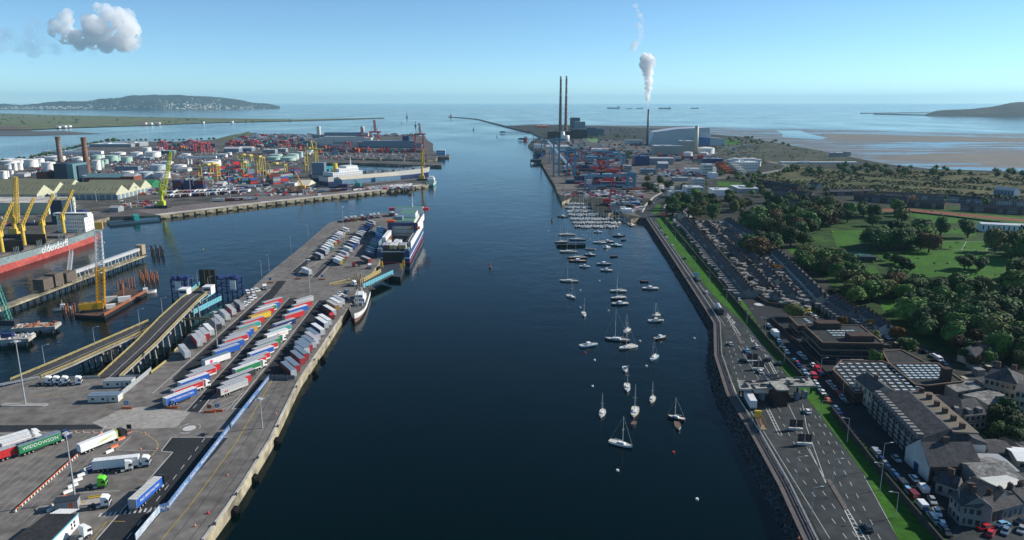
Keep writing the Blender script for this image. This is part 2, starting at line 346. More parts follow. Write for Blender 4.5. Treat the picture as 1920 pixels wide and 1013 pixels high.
G2 = [(1810, 1055), (1775, 1013), (1665, 880), (1575, 785), (1520, 720), (1464, 652), (1434, 624), (1394, 566), (1345, 513), (1255, 409)]
sheet('grass_verge', [(1230, 410), (1253, 452), (1327, 541), (1344, 560), (1415, 624), (1440, 655), (1462, 686), (1524, 760), (1622, 890), (1685, 1013), (1710, 1050), (1790, 1050)]+WALL[::-1][1:], ZS+.1, GRASS)
sheet('grass_verge', WALL+G2, ZS+.11, GRASS)
# avenue with houses
AV = [(1255, 409), (1345, 513), (1394, 566), (1434, 624), (1464, 652), (1520, 720), (1575, 785), (1665, 880), (1775, 1013), (1810, 1055), (1900, 1055), (1845, 1005), (1740, 870), (1640, 770), (1590, 715), (1500, 630), (1470, 606), (1550, 600), (1620, 625), (1640, 615), (1560, 575), (1490, 580), (1412, 556), (1340, 475), (1287, 419), (1268, 408)]
sheet('road', AV, ZS+.07, ASPH)
strip('kerb', [(1287, 419), (1340, 475), (1412, 556)], -.2, 1.6, ZS+.12, PAVE)
sheet('road', [(1206, 408), (1190, 400), (1204, 388), (1225, 368), (1262, 350), (1320, 343), (1335, 338), (1337, 343), (1290, 352), (1262, 363), (1240, 380), (1228, 410)], ZS+.075, ROADM)
strip('footpath', [(1206, 398), (1213, 385), (1228, 370), (1262, 350.5)], .2, 3, ZS+.11, CONCL)
strip('footpath', [(1243, 392), (1250, 378), (1268, 364), (1300, 352)], -4, 0, ZS+.11, CONCL)
def road(name, line, w_, z, mat): return strip(name, line, -w_/2, w_/2, z, mat)
road('road', [(1520, 600), (1500, 570), (1440, 515), (1380, 455), (1335, 412)], 6, ZS+.08, ROADM)
road('road', [(1640, 650), (1745, 700), (1830, 760), (1920, 800), (2050, 850)], 8, ZS+.08, ROADM)
road('road', [(1790, 730), (1920, 668), (2050, 610)], 7, ZS+.085, ROADM)
road('road', [(1418, 327), (1470, 318), (1480, 311), (1440, 303)], 12, ZS+.08, M('far_road', (.2, .19, .18), .9))
sheet('car_park', [(1780, 1005), (1800, 970), (1930, 952), (2060, 960), (2060, 1060), (1830, 1060)], ZS+.13, ROADM)
# markings on the big road
Z3 = ZS+.09
def lerp2(a, b, t): return (a[0]+(b[0]-a[0])*t, a[1]+(b[1]-a[1])*t)
for a, b, w_ in (((1228, 416), (1344, 578), .15), ((1556, 1010), (1440, 822), .15), ((1440, 822), (1385, 735), .15), ((1684, 1010), (1620, 892), .15), ((1548, 900), (1505, 825), .15), ((1479, 760), (1548, 905), .18), ((1512, 800), (1549, 905), .18), ((1505, 759), (1512, 800), .18), ((1385, 648), (1425, 715), .15), ((1423, 668), (1450, 712), .2), ((1345, 590), (1360, 612), .15), ((1366, 702), (1382, 740), .15)):
    lines('road_line', [(a, b)], w_, Z3)
for a, b in (((1235, 430), (1392, 640)), ((1394, 640), (1440, 712)), ((1475, 860), (1590, 1013)), ((1496, 858), (1610, 1013)), ((1460, 780), (1500, 850)), ((1520, 765), (1652, 1013)), ((1500, 765), (1632, 1013)), ((1536, 780), (1600, 880)), ((1376, 625), (1430, 712)), ((1400, 620), (1462, 700)), ((1410, 630), (1478, 712)), ((1362, 640), (1385, 715)), ((1372, 645), (1400, 715))):
    dashes('lane_dash', a, b, .16, 2.6, 4.6, Z3)
def hatch(a, b, c, d, n, w_=.3):                       # white bars between edge a-b and edge c-d
    lines('hatched_marking', [(lerp2(a, b, k/n), lerp2(c, d, (k+.35)/n)) for k in range(n+1)]+[(a, b), (c, d)], w_, Z3)
hatch((1583, 955), (1612, 1013), (1589, 955), (1624, 1013), 7)
hatch((1362, 592), (1382, 627), (1364, 592), (1388, 628), 7, .25); hatch((1436, 765), (1460, 815), (1441, 765), (1466, 815), 9, .25); hatch((1434, 666), (1454, 704), (1437, 666), (1459, 704), 8, .25)
for a in ((1364, 588), (1372, 598), (1407, 633), (1416, 642)):
    lines('road_arrow', [(a, (a[0]+5, a[1]+9)), ((a[0]+1, a[1]+6), (a[0]+5, a[1]+9)), ((a[0]+6, a[1]+5), (a[0]+5, a[1]+9))], .35, Z3)
def island(pts, name='traffic_island'):
    mb = MB(); mb.prism(poly(pts, ZS), ZS+.02, ZS+.2); return struct(name, mb, [PAVE])
island([(1549, 900), (1557, 900), (1588, 950), (1588, 957), (1583, 957)]); island([(1379, 628), (1384, 628), (1394, 645), (1391, 646), (1386, 643)])
island([(1484, 804), (1491, 803), (1501, 812), (1500, 816), (1494, 815)]); island([(1497, 822), (1505, 819), (1522, 836), (1520, 841), (1508, 837)]); island([(1455, 762), (1460, 762), (1465, 772), (1462, 774)])
island([(1402, 670), (1404, 668), (1419, 684), (1416, 686)])
c1 = P(1424, 571, Z3); mb = MB(); mb.add([(c1.x+cos(2*pi*k/24)*3, c1.y+sin(2*pi*k/24)*3, Z3) for k in range(24)], (tuple(range(24)),)); struct('mini_roundabout', mb, [LINE])
sheet('cleared_ground', [(1045, 362), (1040, 345), (1085, 345), (1180, 352), (1236, 362), (1222, 372), (1140, 372), (1060, 370)], ZS+.03, M('wharf_ground', (.13, .12, .11), .9, .3, .03, sc2=.2))
sheet('port_yard', [(1042, 350), (1020, 315), (1004, 283), (1000, 268), (1080, 262), (1240, 266), (1420, 300), (1400, 330), (1310, 340), (1240, 352), (1190, 352), (1085, 346)], ZS+.02, PORTG)
sheet('boat_yard_ground', [(1142, 398), (1148, 382), (1205, 380), (1195, 398), (1206, 408), (1160, 399)], ZS+.03, M('yard_tarmac', (.12, .11, .1), .9, .3, .05))
# park and heath
sheet('park_grass', [(1490, 470), (1500, 420), (1560, 395), (1620, 388), (1950, 385), (2400, 400), (2400, 700), (1860, 690), (1700, 640), (1600, 570), (1540, 520)], ZS+.05, GRASSD)
for g in ([(1635, 474), (1769, 466), (1900, 486), (1890, 522), (1770, 522), (1712, 516), (1662, 490)], [(1762, 452), (1862, 452), (1852, 472), (1752, 468)], [(1685, 400), (1640, 396), (1700, 392), (1925, 408), (1925, 428), (1750, 416)],
          [(1645, 562), (1724, 562), (1760, 575), (1700, 590), (1660, 588)], [(1558, 433), (1620, 432), (1625, 456), (1570, 466)], [(1475, 462), (1510, 464), (1506, 478), (1482, 476)], [(1590, 505), (1640, 500), (1650, 512), (1600, 516)], [(1715, 425), (1830, 432), (1830, 442), (1715, 434)]):
    sheet('playing_field', g, ZS+.08, GRASS)
sheet('hard_court', [(1560, 470), (1632, 474), (1636, 488), (1600, 490)], ZS+.09, M('court_surface', (.03, .14, .09), .8)); sheet('running_track', [(1625, 392), (1700, 391), (1930, 412), (1930, 417), (1700, 396), (1632, 398)], ZS+.1, M('track_clay', (.19, .07, .05), .9))
lines('pitch_line', [((1766, 453), (1858, 453)), ((1858, 453), (1849, 470)), ((1849, 470), (1754, 467)), ((1754, 467), (1766, 453)), ((1812, 453), (1803, 469))], .3, ZS+.12)
sheet('heath', [(1420, 332), (1480, 312), (1620, 322), (1760, 318), (1925, 330), (2400, 340), (2400, 398), (1925, 384), (1760, 376), (1640, 372), (1500, 352)], ZS+.06, SCRUB)
sheet('waste_ground', [(1290, 262), (1360, 256), (1467, 270), (1560, 288), (1600, 300), (1480, 312), (1420, 300), (1330, 300)], ZS+.05, M('grey_waste_ground', (.03, .04, .022), .9, .25, .01, sc2=.05, col2=(.085, .085, .06)))
sheet('grass_bank', [(1356, 262), (1388, 264), (1388, 272), (1352, 270)], ZS+.1, GRASS); sheet('grass_bank', [(1096, 260), (1120, 260), (1122, 267), (1110, 267)], ZS+.1, M('pale_green_field', (.1, .2, .05)))  # second bank is a paler green than the other grass
sheet('grass_bank', [(1345, 340), (1390, 343), (1388, 352), (1345, 349)], ZS+.1, GRASS); sheet('grass_bank', [(1222, 394), (1240, 378), (1236, 398), (1226, 402)], ZS+.1, GRASS)
# strand
def flat_mat():
    m = M('tidal_sand', (.095, .095, .086), .6, .12, .004, col2=(.15, .146, .132), sc2=.03); t = m.node_tree; b = t.nodes['Principled BSDF']; L = t.links.new
    tc = t.nodes.new('ShaderNodeTexCoord'); mp = t.nodes.new('ShaderNodeMapping'); mp.inputs['Scale'].default_value = (.0022, .009, 1); L(tc.outputs['Object'], mp.inputs[0])
    nz = t.nodes.new('ShaderNodeTexNoise'); nz.inputs['Scale'].default_value = 1; nz.inputs['Detail'].default_value = 9; nz.inputs['Roughness'].default_value = .68; L(mp.outputs[0], nz.inputs[0])
    r = t.nodes.new('ShaderNodeMapRange'); r.inputs[1].default_value = .5; r.inputs[2].default_value = .54; L(nz.outputs[0], r.inputs[0])
    mx = t.nodes.new('ShaderNodeMixShader'); g = t.nodes.new('ShaderNodeBsdfPrincipled'); g.inputs['Base Color'].default_value = (.05, .055, .05, 1); g.inputs['Roughness'].default_value = .2; g.inputs['Specular IOR Level'].default_value = .5
    L(r.outputs[0], mx.inputs[0]); L(b.outputs[0], mx.inputs[1]); L(g.outputs[0], mx.inputs[2]); L(mx.outputs[0], t.nodes['Material Output'].inputs[0]); return m
SAND = flat_mat(); DRY = M('dry_sand', (.175, .166, .145), .8, .15, .01)
sheet('tidal_sand', [(1330, 254), (1250, 243), (1180, 239), (1290, 237.5), (1345, 239), (1440, 241), (1560, 243), (1680, 247), (1800, 249), (2500, 252), (2500, 345), (1925, 325), (1740, 320), (1640, 308), (1560, 290), (1460, 273)], .25, SAND)
sheet('sand_bank', [(1540, 250), (1620, 252), (1925, 259), (2500, 262), (2500, 268), (1925, 267), (1640, 265), (1560, 262)], .32, DRY); sheet('sand_bank', [(1630, 295), (1760, 287), (1925, 287), (2500, 288), (2500, 318), (1925, 312), (1760, 303), (1650, 300)], .32, DRY)
sheet('tidal_channel', [(1455, 245), (1500, 245), (1520, 252), (1550, 258), (1540, 262), (1490, 259), (1465, 257), (1468, 251)], .35, WATER)
# shallow reef-like bars off the strand, island with dunes on the left
MUD = M('dark_mud', (.06, .055, .045), .6, .3, .004, col2=(.12, .105, .08))
sheet('sand_spit', [(948, 236.5), (1000, 233), (1100, 235), (1300, 237), (1290, 242), (1100, 240), (960, 239)], .9, MUD)
sheet('island_ground', [(-500, 252), (-100, 246), (55, 243), (131, 239.5), (262, 235.5), (400, 230), (560, 226.8), (720, 221.8), (721, 220.6), (560, 224), (321, 220.5), (93, 215.5), (0, 212.5), (-500, 206)], 2.5, M('dune_grass', (.07, .1, .035), .95, .3, .003, sc2=.02, col2=(.16, .16, .08)))
sheet('mud_bank', [(-500, 262), (0, 237), (60, 234), (60, 246), (0, 246), (120, 246), (190, 251), (60, 255), (-200, 256)], .5, MUD); strip('mud_bank', [(-500, 252.8), (55, 243.6), (131, 240.1), (262, 236.1), (400, 230.5), (560, 227.1), (720, 222)], -14, 14, .45, MUD)
sheet('island_sand', [(-500, 236), (-100, 238), (20, 237), (60, 239), (20, 243), (-500, 250)], 2.6, M('brown_marsh', (.12, .08, .06), .9, .2, .01))
# ---------------------------------------------------------------- hills
def hill(name, sky_, base, dep, mat, amp, seed, n=200, m=26):
    # ridge heights taken along a bearing, rolled down to the shore in front and behind
    x0, x1 = sky_[0][0], sky_[-1][0]; vs = []
    def top(x):
        for (a, b), (c, d) in zip(sky_, sky_[1:]):
            if a <= x <= c: return b+(d-b)*(x-a)/(c-a)
        return sky_[-1][1]
    for i in range(n+1):
        px = x0+(x1-x0)*i/n; yb = base(px); p = P(px, yb, 0); q = p*((p.y+dep)/p.y); q.z = 0
        hz = max(2, ZT((p.y+q.y)/2, top(px)))
        for j in range(m+1):
            t = j/m; s = p.lerp(q, t); prof = max(0, sin(pi*min(1, t*1.02)))**.75
            nz_ = mn.fractal(Vector((s.x/700+seed, s.y/700, 0)), 1, 2, 5)*amp*prof*min(1, hz/60)
            vs.append((s.x, s.y, max(-.5, hz*prof+nz_-.5)))
    fs = [(i*(m+1)+j, (i+1)*(m+1)+j, (i+1)*(m+1)+j+1, i*(m+1)+j+1) for i in range(n) for j in range(m)]
    mb = MB(); mb.add(vs, fs); o = struct(name, mb, [mat]); smooth(o.data); return o
HILLM = M('heather_hillside', (.014, .024, .016), .95, .3, .0025, sc2=.012, col2=(.05, .05, .035))
HILL = hill('headland_hill', [(-160, 198), (0, 197), (58, 195.6), (100, 194), (146, 191.5), (175, 188.5), (187, 184.5), (227, 184), (248, 179.5), (270, 178), (292, 177.5), (306, 179), (344, 178), (370, 180), (394, 182), (437, 187.7), (481, 193.5), (505, 196), (525, 199.5)], lambda x: 206-(2 if x > 300 else 0)*(x-300)/225, 2600, HILLM, 48, 0)
hill('far_hill', [(1735, 217), (1742, 211), (1755, 207), (1780, 205), (1820, 203.5), (1850, 200.5), (1870, 197), (1890, 193), (1910, 192), (1930, 193.5), (1990, 196), (2100, 190), (2300, 200)], lambda x: 218.5, 1500, HILLM, 20, 9, 120)
mb = MB()
for a, b in (((1615, 212.5), (1740, 211.3)), ((1640, 214), (1780, 216.6))):
    mb.bar(P(*a, 4), P(*b, 4), 30, 8)
solo('harbour_wall', mb, [M('dark_granite', (.08, .08, .08))], 'long low granite harbour wall in the far bay below the right hill', 'harbour wall')
# ---------------------------------------------------------------- lorries and trailers
def wheel(mb, x, y, r=.5, w_=.3, mi=0, hub=1):
    mb.cyl((x, y-w_/2, r), (x, y+w_/2, r), r, n=12, mi=mi)
    if hub is not None: mb.cyl((x, y-w_/2-.01, r), (x, y+w_/2+.01, r), r*.5, n=8, mi=hub)
def b_body(L, side, skirt):
    mb = MB(); z0 = 1.15
    if skirt: mb.box(0.06, L, -1.27, 1.27, z0, z0+.55, 1); mb.box(.06, L, -1.27, 1.27, z0+.55, 3.98, 0)
    else: mb.box(.06, L, -1.27, 1.27, z0, 3.98, 0)
    for x in (.06, L-.12):
        for s in (-1, 1): mb.box(x, x+.12, s*1.285-.02, s*1.285+.02, z0, 3.98, 1)
    for s in (-1, 1):
        for k in range(1, 9): mb.box(k*L/9-.015, k*L/9+.015, s*1.28-.006, s*1.28+.006, z0+.1, 3.95, 0)
        mb.box(.06, L, s*1.29-.015, s*1.29+.015, 3.86, 4.0, 2)
    return mb
def trailer_parts(root, side, roof, door, L=13.5, skirt=None, text=None, small=False, x0=0, sw=None, ts=1.15, tz=2.55):
    k = ('tb', L, side, skirt)
    part('body', cached(k, lambda: b_body(L, side, skirt).mesh('body', [side, skirt or side, 'grey'])), None, root, (x0, 0, 0))
    def rf():
        mb = MB(); mb.box(.02, L, -1.29, 1.29, 3.98, 4.05)
        for i in range(1, 8): mb.box(i*L/8-.04, i*L/8+.04, -1.22, 1.22, 4.05, 4.09)
        return mb.mesh('roof', [roof])
    part('roof', cached(('tr', L, roof), rf), None, root, (x0, 0, 0))
    def dr():
        mb = MB(); mb.box(-.04, .06, -1.27, 1.27, 1.15, 3.98)
        for y in (-1.0, -.35, .35, 1.0): mb.box(-.1, -.04, y-.03, y+.03, 1.2, 3.9, 1)
        mb.box(-.08, .02, -1.27, 1.27, .75, .95, 1)
        return mb.mesh('rear_door', [door, 'grey'])
    part('rear_door', cached(('td', door), dr), None, root, (x0, 0, 0))
    def ch():
        mb = MB(); mb.box(.2, L-1, -.5, .5, .85, 1.15)
        for s in (-1, 1): mb.box(4.6, 9, s*1.2-.03, s*1.2+.03, .45, 1.0)
        return mb.mesh('chassis', ['dark'])
    part('chassis', cached(('tc', L), ch), None, root, (x0, 0, 0))
    if small:
        def wh():
            mb = MB()
            for x in (1.6, 2.9, 4.2):
                for y in (-1, 1): mb.cyl((x, y-.2, .5), (x, y+.2, .5), .5, n=8)
            return mb.mesh('axles', [TYRE])
        part('axles', cached('ax', wh), None, root, (x0, 0, 0))
    else:
        wm = cached('twheel', lambda: (lambda q: (wheel(q, 0, 0, w_=.42), q)[1])(MB()).mesh('wheel', [TYRE, 'silver']))
        for x in (1.6, 2.9, 4.2):
            for y in (-1.02, 1.02): part('wheel', wm, None, root, (x0+x, y, 0))
        lm = cached('tleg', lambda: (lambda q: (q.box(-.08, .08, -.08, .08, 0, 1), q.box(-.2, .2, -.15, .15, 0, .06), q)[2])(MB()).mesh('landing_leg', ['grey']))
        for y in (-.7, .7): part('landing_leg', lm, None, root, (x0+L-2.6, y, 0))
    if sw:
        mb = MB(); mb.add([(L*.25, -1.31, 1.35), (L*.98, -1.31, 1.35), (L*.98, -1.31, 1.75), (L*.62, -1.31, 1.9), (L*.45, -1.31, 2.1)], ((0, 1, 2, 3, 4),))
        mb.add([(L*.5, -1.31, 2.5), (L*.78, -1.31, 2.6), (L*.86, -1.31, 3.1), (L*.8, -1.31, 2.85)], ((0, 1, 2, 3),)); part('livery_flash', mb, [sw], root, (x0, 0, 0))
    if text:
        s, tc = text; letters(s, ts, tc, root, (x0+L/2, -1.32, tz), 0)
def b_cab(col):
    mb = MB()
    prof = [(2.35, .55), (2.45, 1.5), (2.3, 2.75), (1.75, 3.45), (.25, 3.75), (.15, 3.1), (.1, .75)]
    mb.yprism(prof, -1.22, 1.22, 0); mb.box(2.3, 2.5, -1.2, 1.2, .35, .8, 1); mb.box(.3, 2.0, -1.25, 1.25, .45, 1.0, 1)
    return mb.mesh('cab', [col, 'dark'])
def b_cabglass():
    mb = MB(); mb.add([(2.46, -1.1, 1.75), (2.46, 1.1, 1.75), (2.33, 1.08, 2.72), (2.33, -1.08, 2.72)], ((0, 1, 2, 3),))
    for s in (-1, 1):
        q = [(1.15, s*1.235, 1.8), (2.2, s*1.235, 1.8), (2.1, s*1.235, 2.6), (1.15, s*1.235, 2.6)]; mb.add(q if s < 0 else q[::-1], ((0, 1, 2, 3),))
    mb.box(2.5, 2.53, -.9, .9, .95, 1.45); return mb.mesh('windscreen', [GL])
def cab_parts(root, col, x0=0, tail=True):
    part('cab', cached(('cab', col), lambda: b_cab(col)), None, root, (x0+3.5, 0, 0))
    part('windscreen', cached('cabg', b_cabglass), None, root, (x0+3.5, 0, 0))
    def ch():
        mb = MB(); mb.box(-.2, 4.2, -.45, .45, .7, .95); mb.cyl((1, 0, .98), (1, 0, 1.12), .55, n=12); mb.box(2.3, 3.4, -1.15, -.6, .4, .95, 1); mb.box(2.3, 3.4, .6, 1.15, .4, .95, 1)
        return mb.mesh('chassis', ['dark', 'silver'])
    if tail: part('chassis', cached('cabch', ch), None, root, (x0, 0, 0))
    def wm():
        mb = MB(); wheel(mb, 0, 0, .52, .4); return mb.mesh('wheel', [TYRE, 'silver'])
    for x in (.9, 4.75):
        for y in (-1.02, 1.02): part('wheel', cached('cwheel', wm), None, root, (x0+x, y, 0))
    def mi_():
        mb = MB(); mb.box(0, .12, -.1, .1, 0, .7); return mb.mesh('wing_mirror', ['dark'])
    for y in (-1.42, 1.42): part('wing_mirror', cached('mir', mi_), None, root, (x0+5.75, y, 1.8))
def R2(p, h, dx, dy): return Vector((p.x+dx*cos(h)-dy*sin(h), p.y+dx*sin(h)+dy*cos(h), 0))
NAMEC = dict(navy='dark blue', lightblue='pale blue', bluegrey='blue grey', gold='brownish yellow', silver='silver grey', dark='dark grey', offwhite='off-white')
def cn(c): return NAMEC.get(c, c)
def trailer(px, z, h, side, roof, door, label, group, mode='tl', **kw):
    """px seen at height z: 'tl' the rear left roof corner (rear towards camera-left), 'door' the rear end middle"""
    p = P(px[0], px[1], z)
    q = R2(p, h, 0, -1.28 if mode == 'tl' else 0); q.z = ZQ+.03
    cab = kw.pop('cab', None)
    t = thing('articulated_lorry' if cab else 'semi_trailer', label, 'lorry' if cab else 'trailer', q, h, group)
    trailer_parts(t, side, roof, door, **kw)
    if cab: cab_parts(t, cab, kw.get('L', 13.5)-2.6)
    return t
def zrow(ox, oy, s, z, h, rows, rowname, mode, grp, small=False):
    out = []
    n = len(rows)
    for i, r in enumerate(rows):
        x, y, side, roof, door = r[:5]; kw = dict(r[5]) if len(r) > 5 else {}
        hh = kw.pop('h', h); ex = kw.pop('d', '')
        lab = f"{cn(side)} trailer{' '+ex if ex else ''}, {nth(i, n)} from the near end of {rowname}"
        if kw.get('cab'): lab = f"lorry with {cn(kw['cab'])} cab and {cn(side)} trailer, {nth(i, n)} from near end of {rowname}"
        kw.setdefault('small', small)
        out.append(trailer((ox+x/s, oy+y/s), z, hh, side, roof, door, lab, grp, mode, **kw))
    return out
h1 = rad(59); fl = dict(skirt='white', sw='white'); G1 = 'trailers parked in rows on the quay'
A = lambda x, y: ((x/6.333+290-390)*7.238, (y/6.333+620-540)*7.238)
rowA = [(90, 795, 'blue', 'white', 'silver', dict(text=('P&O FERRYMASTERS', 'white'), d='lettered in white')), (180, 705, 'red', 'silver', 'silver', dict(cab='white', **fl)), (265, 610, 'blue', 'white', 'white'),
  (358, 535, 'red', 'silver', 'silver', dict(d='with white swoosh', **fl)), (415, 480, 'red', 'silver', 'silver'), (553, 345, 'white', 'bluegrey', 'white', dict(d='with round pink emblem')), (680, 240, 'blue', 'silver', 'silver'), (740, 180, 'blue', 'silver', 'white'), (795, 115, 'red', 'silver', 'silver', dict(skirt='white'))]
rowA = [A(r[0], r[1])+tuple(r[2:]) for r in rowA]
rowA += [(230, 668, 'blue', 'silver', 'silver'), (275, 630, 'blue', 'silver', 'silver'), (330, 590, 'gold', 'tan', 'grey'), (380, 528, 'teal', 'silver', 'silver', dict(skirt='white')), (440, 460, 'red', 'silver', 'silver'), (540, 382, 'yellow', 'gold', 'gold'),
  (590, 330, 'red', 'silver', 'silver'), (632, 292, 'green', 'white', 'silver', dict(skirt='white')), (672, 255, 'blue', 'silver', 'silver'), (725, 192, 'red', 'silver', 'silver')]
r1 = zrow(390, 540, 7.238, 8.05, h1, rowA, 'the left slanting row', 'tl', G1)
B_ = [(730, 680, 'silver', 'silver', 'maroon', dict(skirt='offwhite', d='with red mark')), (775, 625, 'red', 'silver', 'silver'), (835, 555, 'dark', 'silver', 'dark', dict(d='with yellow writing')), (915, 455, 'green', 'white', 'silver', dict(cab='white', skirt='white')), (985, 395, 'red', 'silver', 'silver', fl),
  (1040, 345, 'red', 'silver', 'silver', fl), (1095, 270, 'blue', 'white', 'silver', dict(skirt='white')), (1150, 215, 'red', 'silver', 'silver', fl), (1178, 165, 'green', 'silver', 'dark')]
rowB = [A(r[0], r[1])+tuple(r[2:]) for r in B_]
rowB += [(640, 735, 'green', 'silver', 'silver', dict(cab='white')), (752, 635, 'white', 'white', 'gold', dict(text=('SUNNY CITRUS', 'gold'), ts=.01, d='with an orange diamond')), (800, 575, 'teal', 'silver', 'silver', dict(skirt='white')), (870, 488, 'navy', 'silver', 'silver', dict(d='with white lettering')),
  (1003, 373, 'red', 'silver', 'silver'), (1065, 298, 'blue', 'white', 'silver'), (1125, 235, 'red', 'silver', 'silver'), (1155, 168, 'silver', 'silver', 'maroon')]
rowB[10][5].pop('text'); rowB[10][5].pop('ts')
r2 = zrow(390, 540, 7.238, 8.05, h1, rowB, 'the right slanting row', 'tl', G1)
# emblems
mb = MB(); mb.cyl((0, 0, 0), (0, -.02, 0), .8, n=16); part('emblem', mb, ['pink'], r1[5], (3.2, -1.3, 2.6))
mb = MB(); mb.add([(0, 0, -.8), (.9, 0, 0), (0, 0, .8), (-.9, 0, 0)], ((0, 1, 2, 3),)); part('emblem', mb, ['orange'], r2[10], (6.7, -1.31, 2.6))
mb = MB(); mb.box(1.5, 12, -.01, .01, -.12, .12); part('stripe', mb, ['gold'], r2[10], (0, -1.295, 2.6))
letters('A4', 1.5, 'red', r2[0], (2.6, -1.34, 2.1), 0); mb = MB(); mb.add([(7, -1.31, 2.1), (10.5, -1.31, 2.25), (10.9, -1.31, 2.75), (7.3, -1.31, 2.5)], ((0, 1, 2, 3),)); part('livery_flash', mb, ['white'], r2[12])
h3 = rad(125)
rowC = [(228, 900, 'maroon', 'bluegrey', 'white'), (270, 850, 'white', 'bluegrey', 'red'), (325, 775, 'maroon', 'bluegrey', 'red'), (362, 725, 'silver', 'bluegrey', 'red'), (368, 665, 'white', 'bluegrey', 'white'), (402, 637, 'maroon', 'bluegrey', 'red'), (440, 603, 'white', 'bluegrey', 'white'), (470, 563, 'pink', 'silver', 'white'), (485, 520, 'silver', 'bluegrey', 'white'),
  (535, 467, 'navy', 'white', 'white'), (575, 397, 'navy', 'white', 'white'), (606, 365, 'white', 'white', 'white'), (655, 262, 'maroon', 'white', 'white', dict(cab=None)), (688, 210, 'gold', 'silver', 'gold'), (718, 180, 'white', 'white', 'white'), (747, 150, 'white', 'silver', 'white')]
for r in rowC:
    if len(r) > 5: r[5].pop('cab', None)
zrow(510, 540, 5.625, 6.6, h3, rowC, 'the river edge row', 'door', G1)
rowD = [(188, 925, 'white', 'silver', 'white'), (325, 798, 'red', 'silver', 'white'), (368, 760, 'red', 'silver', 'white'), (412, 725, 'white', 'silver', 'red'), (460, 677, 'white', 'white', 'white'), (500, 635, 'dark', 'dark', 'dark'), (545, 612, 'dark', 'grey', 'dark'), (578, 570, 'offwhite', 'silver', 'white'), (640, 508, 'white', 'silver', 'white'), (708, 450, 'red', 'silver', 'white'), (800, 395, 'navy', 'grey', 'white')]
zrow(320, 510, 5.96, 6.6, h3, rowD, 'the row beside the ramps', 'door', G1)
hE = rad(125); z3 = dict()
rowE = [(322, 662, 'navy', 'silver', 'white'), (383, 602, 'navy', 'silver', 'white'), (402, 570, 'navy', 'white', 'white'), (435, 545, 'teal', 'white', 'teal'), (462, 518, 'white', 'white', 'white'), (472, 495, 'bluegrey', 'silver', 'maroon'), (500, 478, 'navy', 'white', 'yellow'), (532, 450, 'blue', 'silver', 'red'), (556, 420, 'teal', 'silver', 'silver'), (575, 392, 'navy', 'silver', 'silver'), (603, 378, 'maroon', 'white', 'white'), (622, 362, 'white', 'white', 'yellow'), (645, 328, 'dark', 'grey', 'silver'), (672, 303, 'dark', 'white', 'white')]
zrow(560, 390, 7.233, 6.8, hE, rowE, 'the far row on the left', 'door', G1, True)
rowF = [(580, 735, 'white', 'white', 'yellow'), (606, 712, 'teal', 'white', 'green'), (632, 680, 'red', 'silver', 'red'), (665, 632, 'silver', 'silver', 'white'), (712, 570, 'white', 'white', 'white'), (750, 530, 'navy', 'bluegrey', 'blue'), (785, 492, 'navy', 'white', 'blue'), (808, 465, 'white', 'white', 'white'), (830, 435, 'white', 'white', 'lightblue'), (868, 385, 'dark', 'silver', 'white'), (890, 365, 'green', 'silver', 'green'), (912, 345, 'teal', 'silver', 'red'), (935, 315, 'navy', 'blue', 'blue'), (985, 260, 'navy', 'navy', 'navy'), (1005, 235, 'navy', 'bluegrey', 'navy'), (1027, 205, 'maroon', 'silver', 'white')]
zrow(560, 390, 7.233, 6.8, hE, rowF, 'the far middle row', 'door', G1, True)
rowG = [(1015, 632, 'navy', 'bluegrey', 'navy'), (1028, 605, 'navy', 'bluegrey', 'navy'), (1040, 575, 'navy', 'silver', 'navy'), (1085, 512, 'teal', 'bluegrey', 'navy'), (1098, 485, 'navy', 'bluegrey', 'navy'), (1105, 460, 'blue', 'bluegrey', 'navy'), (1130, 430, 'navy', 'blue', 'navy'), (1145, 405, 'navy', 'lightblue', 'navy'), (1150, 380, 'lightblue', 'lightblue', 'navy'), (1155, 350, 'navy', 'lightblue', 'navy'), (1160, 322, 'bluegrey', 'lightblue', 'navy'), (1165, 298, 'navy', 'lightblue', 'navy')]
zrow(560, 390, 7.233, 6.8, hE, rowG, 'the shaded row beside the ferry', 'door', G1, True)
rowH = [(645, 160, 'maroon', 'silver', 'red'), (722, 150, 'orange', 'silver', 'orange'), (772, 145, 'yellow', 'silver', 'yellow'), (865, 130, 'maroon', 'silver', 'red'), (942, 135, 'dark', 'dark', 'silver'), (985, 118, 'white', 'silver', 'red'), (1032, 108, 'white', 'silver', 'silver'), (1092, 105, 'red', 'silver', 'white'), (1250, 88, 'dark', 'bluegrey', 'dark'), (1285, 84, 'orange', 'silver', 'red')]
def rn(i): return ['leftmost']+[ordw(k)+' from the left' for k in range(1, 20)]
for i, r in enumerate(rowH):
    trailer((560+r[0]/7.233, 390+r[1]/7.233), 6.8, rad(104), r[2], r[3], r[4], f"{cn(r[4])} ended trailer, {'leftmost' if i == 0 else ordw(i)+' from the left'} along the far edge of the quay", G1, 'door', small=True)
trailer((705.5, 436), 8, hE, 'navy', 'white', 'navy', 'white roofed dark trailer beside the ferry funnel casing', G1, 'tl', small=True)
trailer((582, 511), 6.6, rad(127), 'white', 'white', 'white', 'lone white trailer standing apart in the middle of the quay', G1, 'door')
trailer((693.5, 488.5), 6.8, hE, 'dark', 'silver', 'red', 'dark trailer with red front waiting by the ferry ramp', G1, 'door')
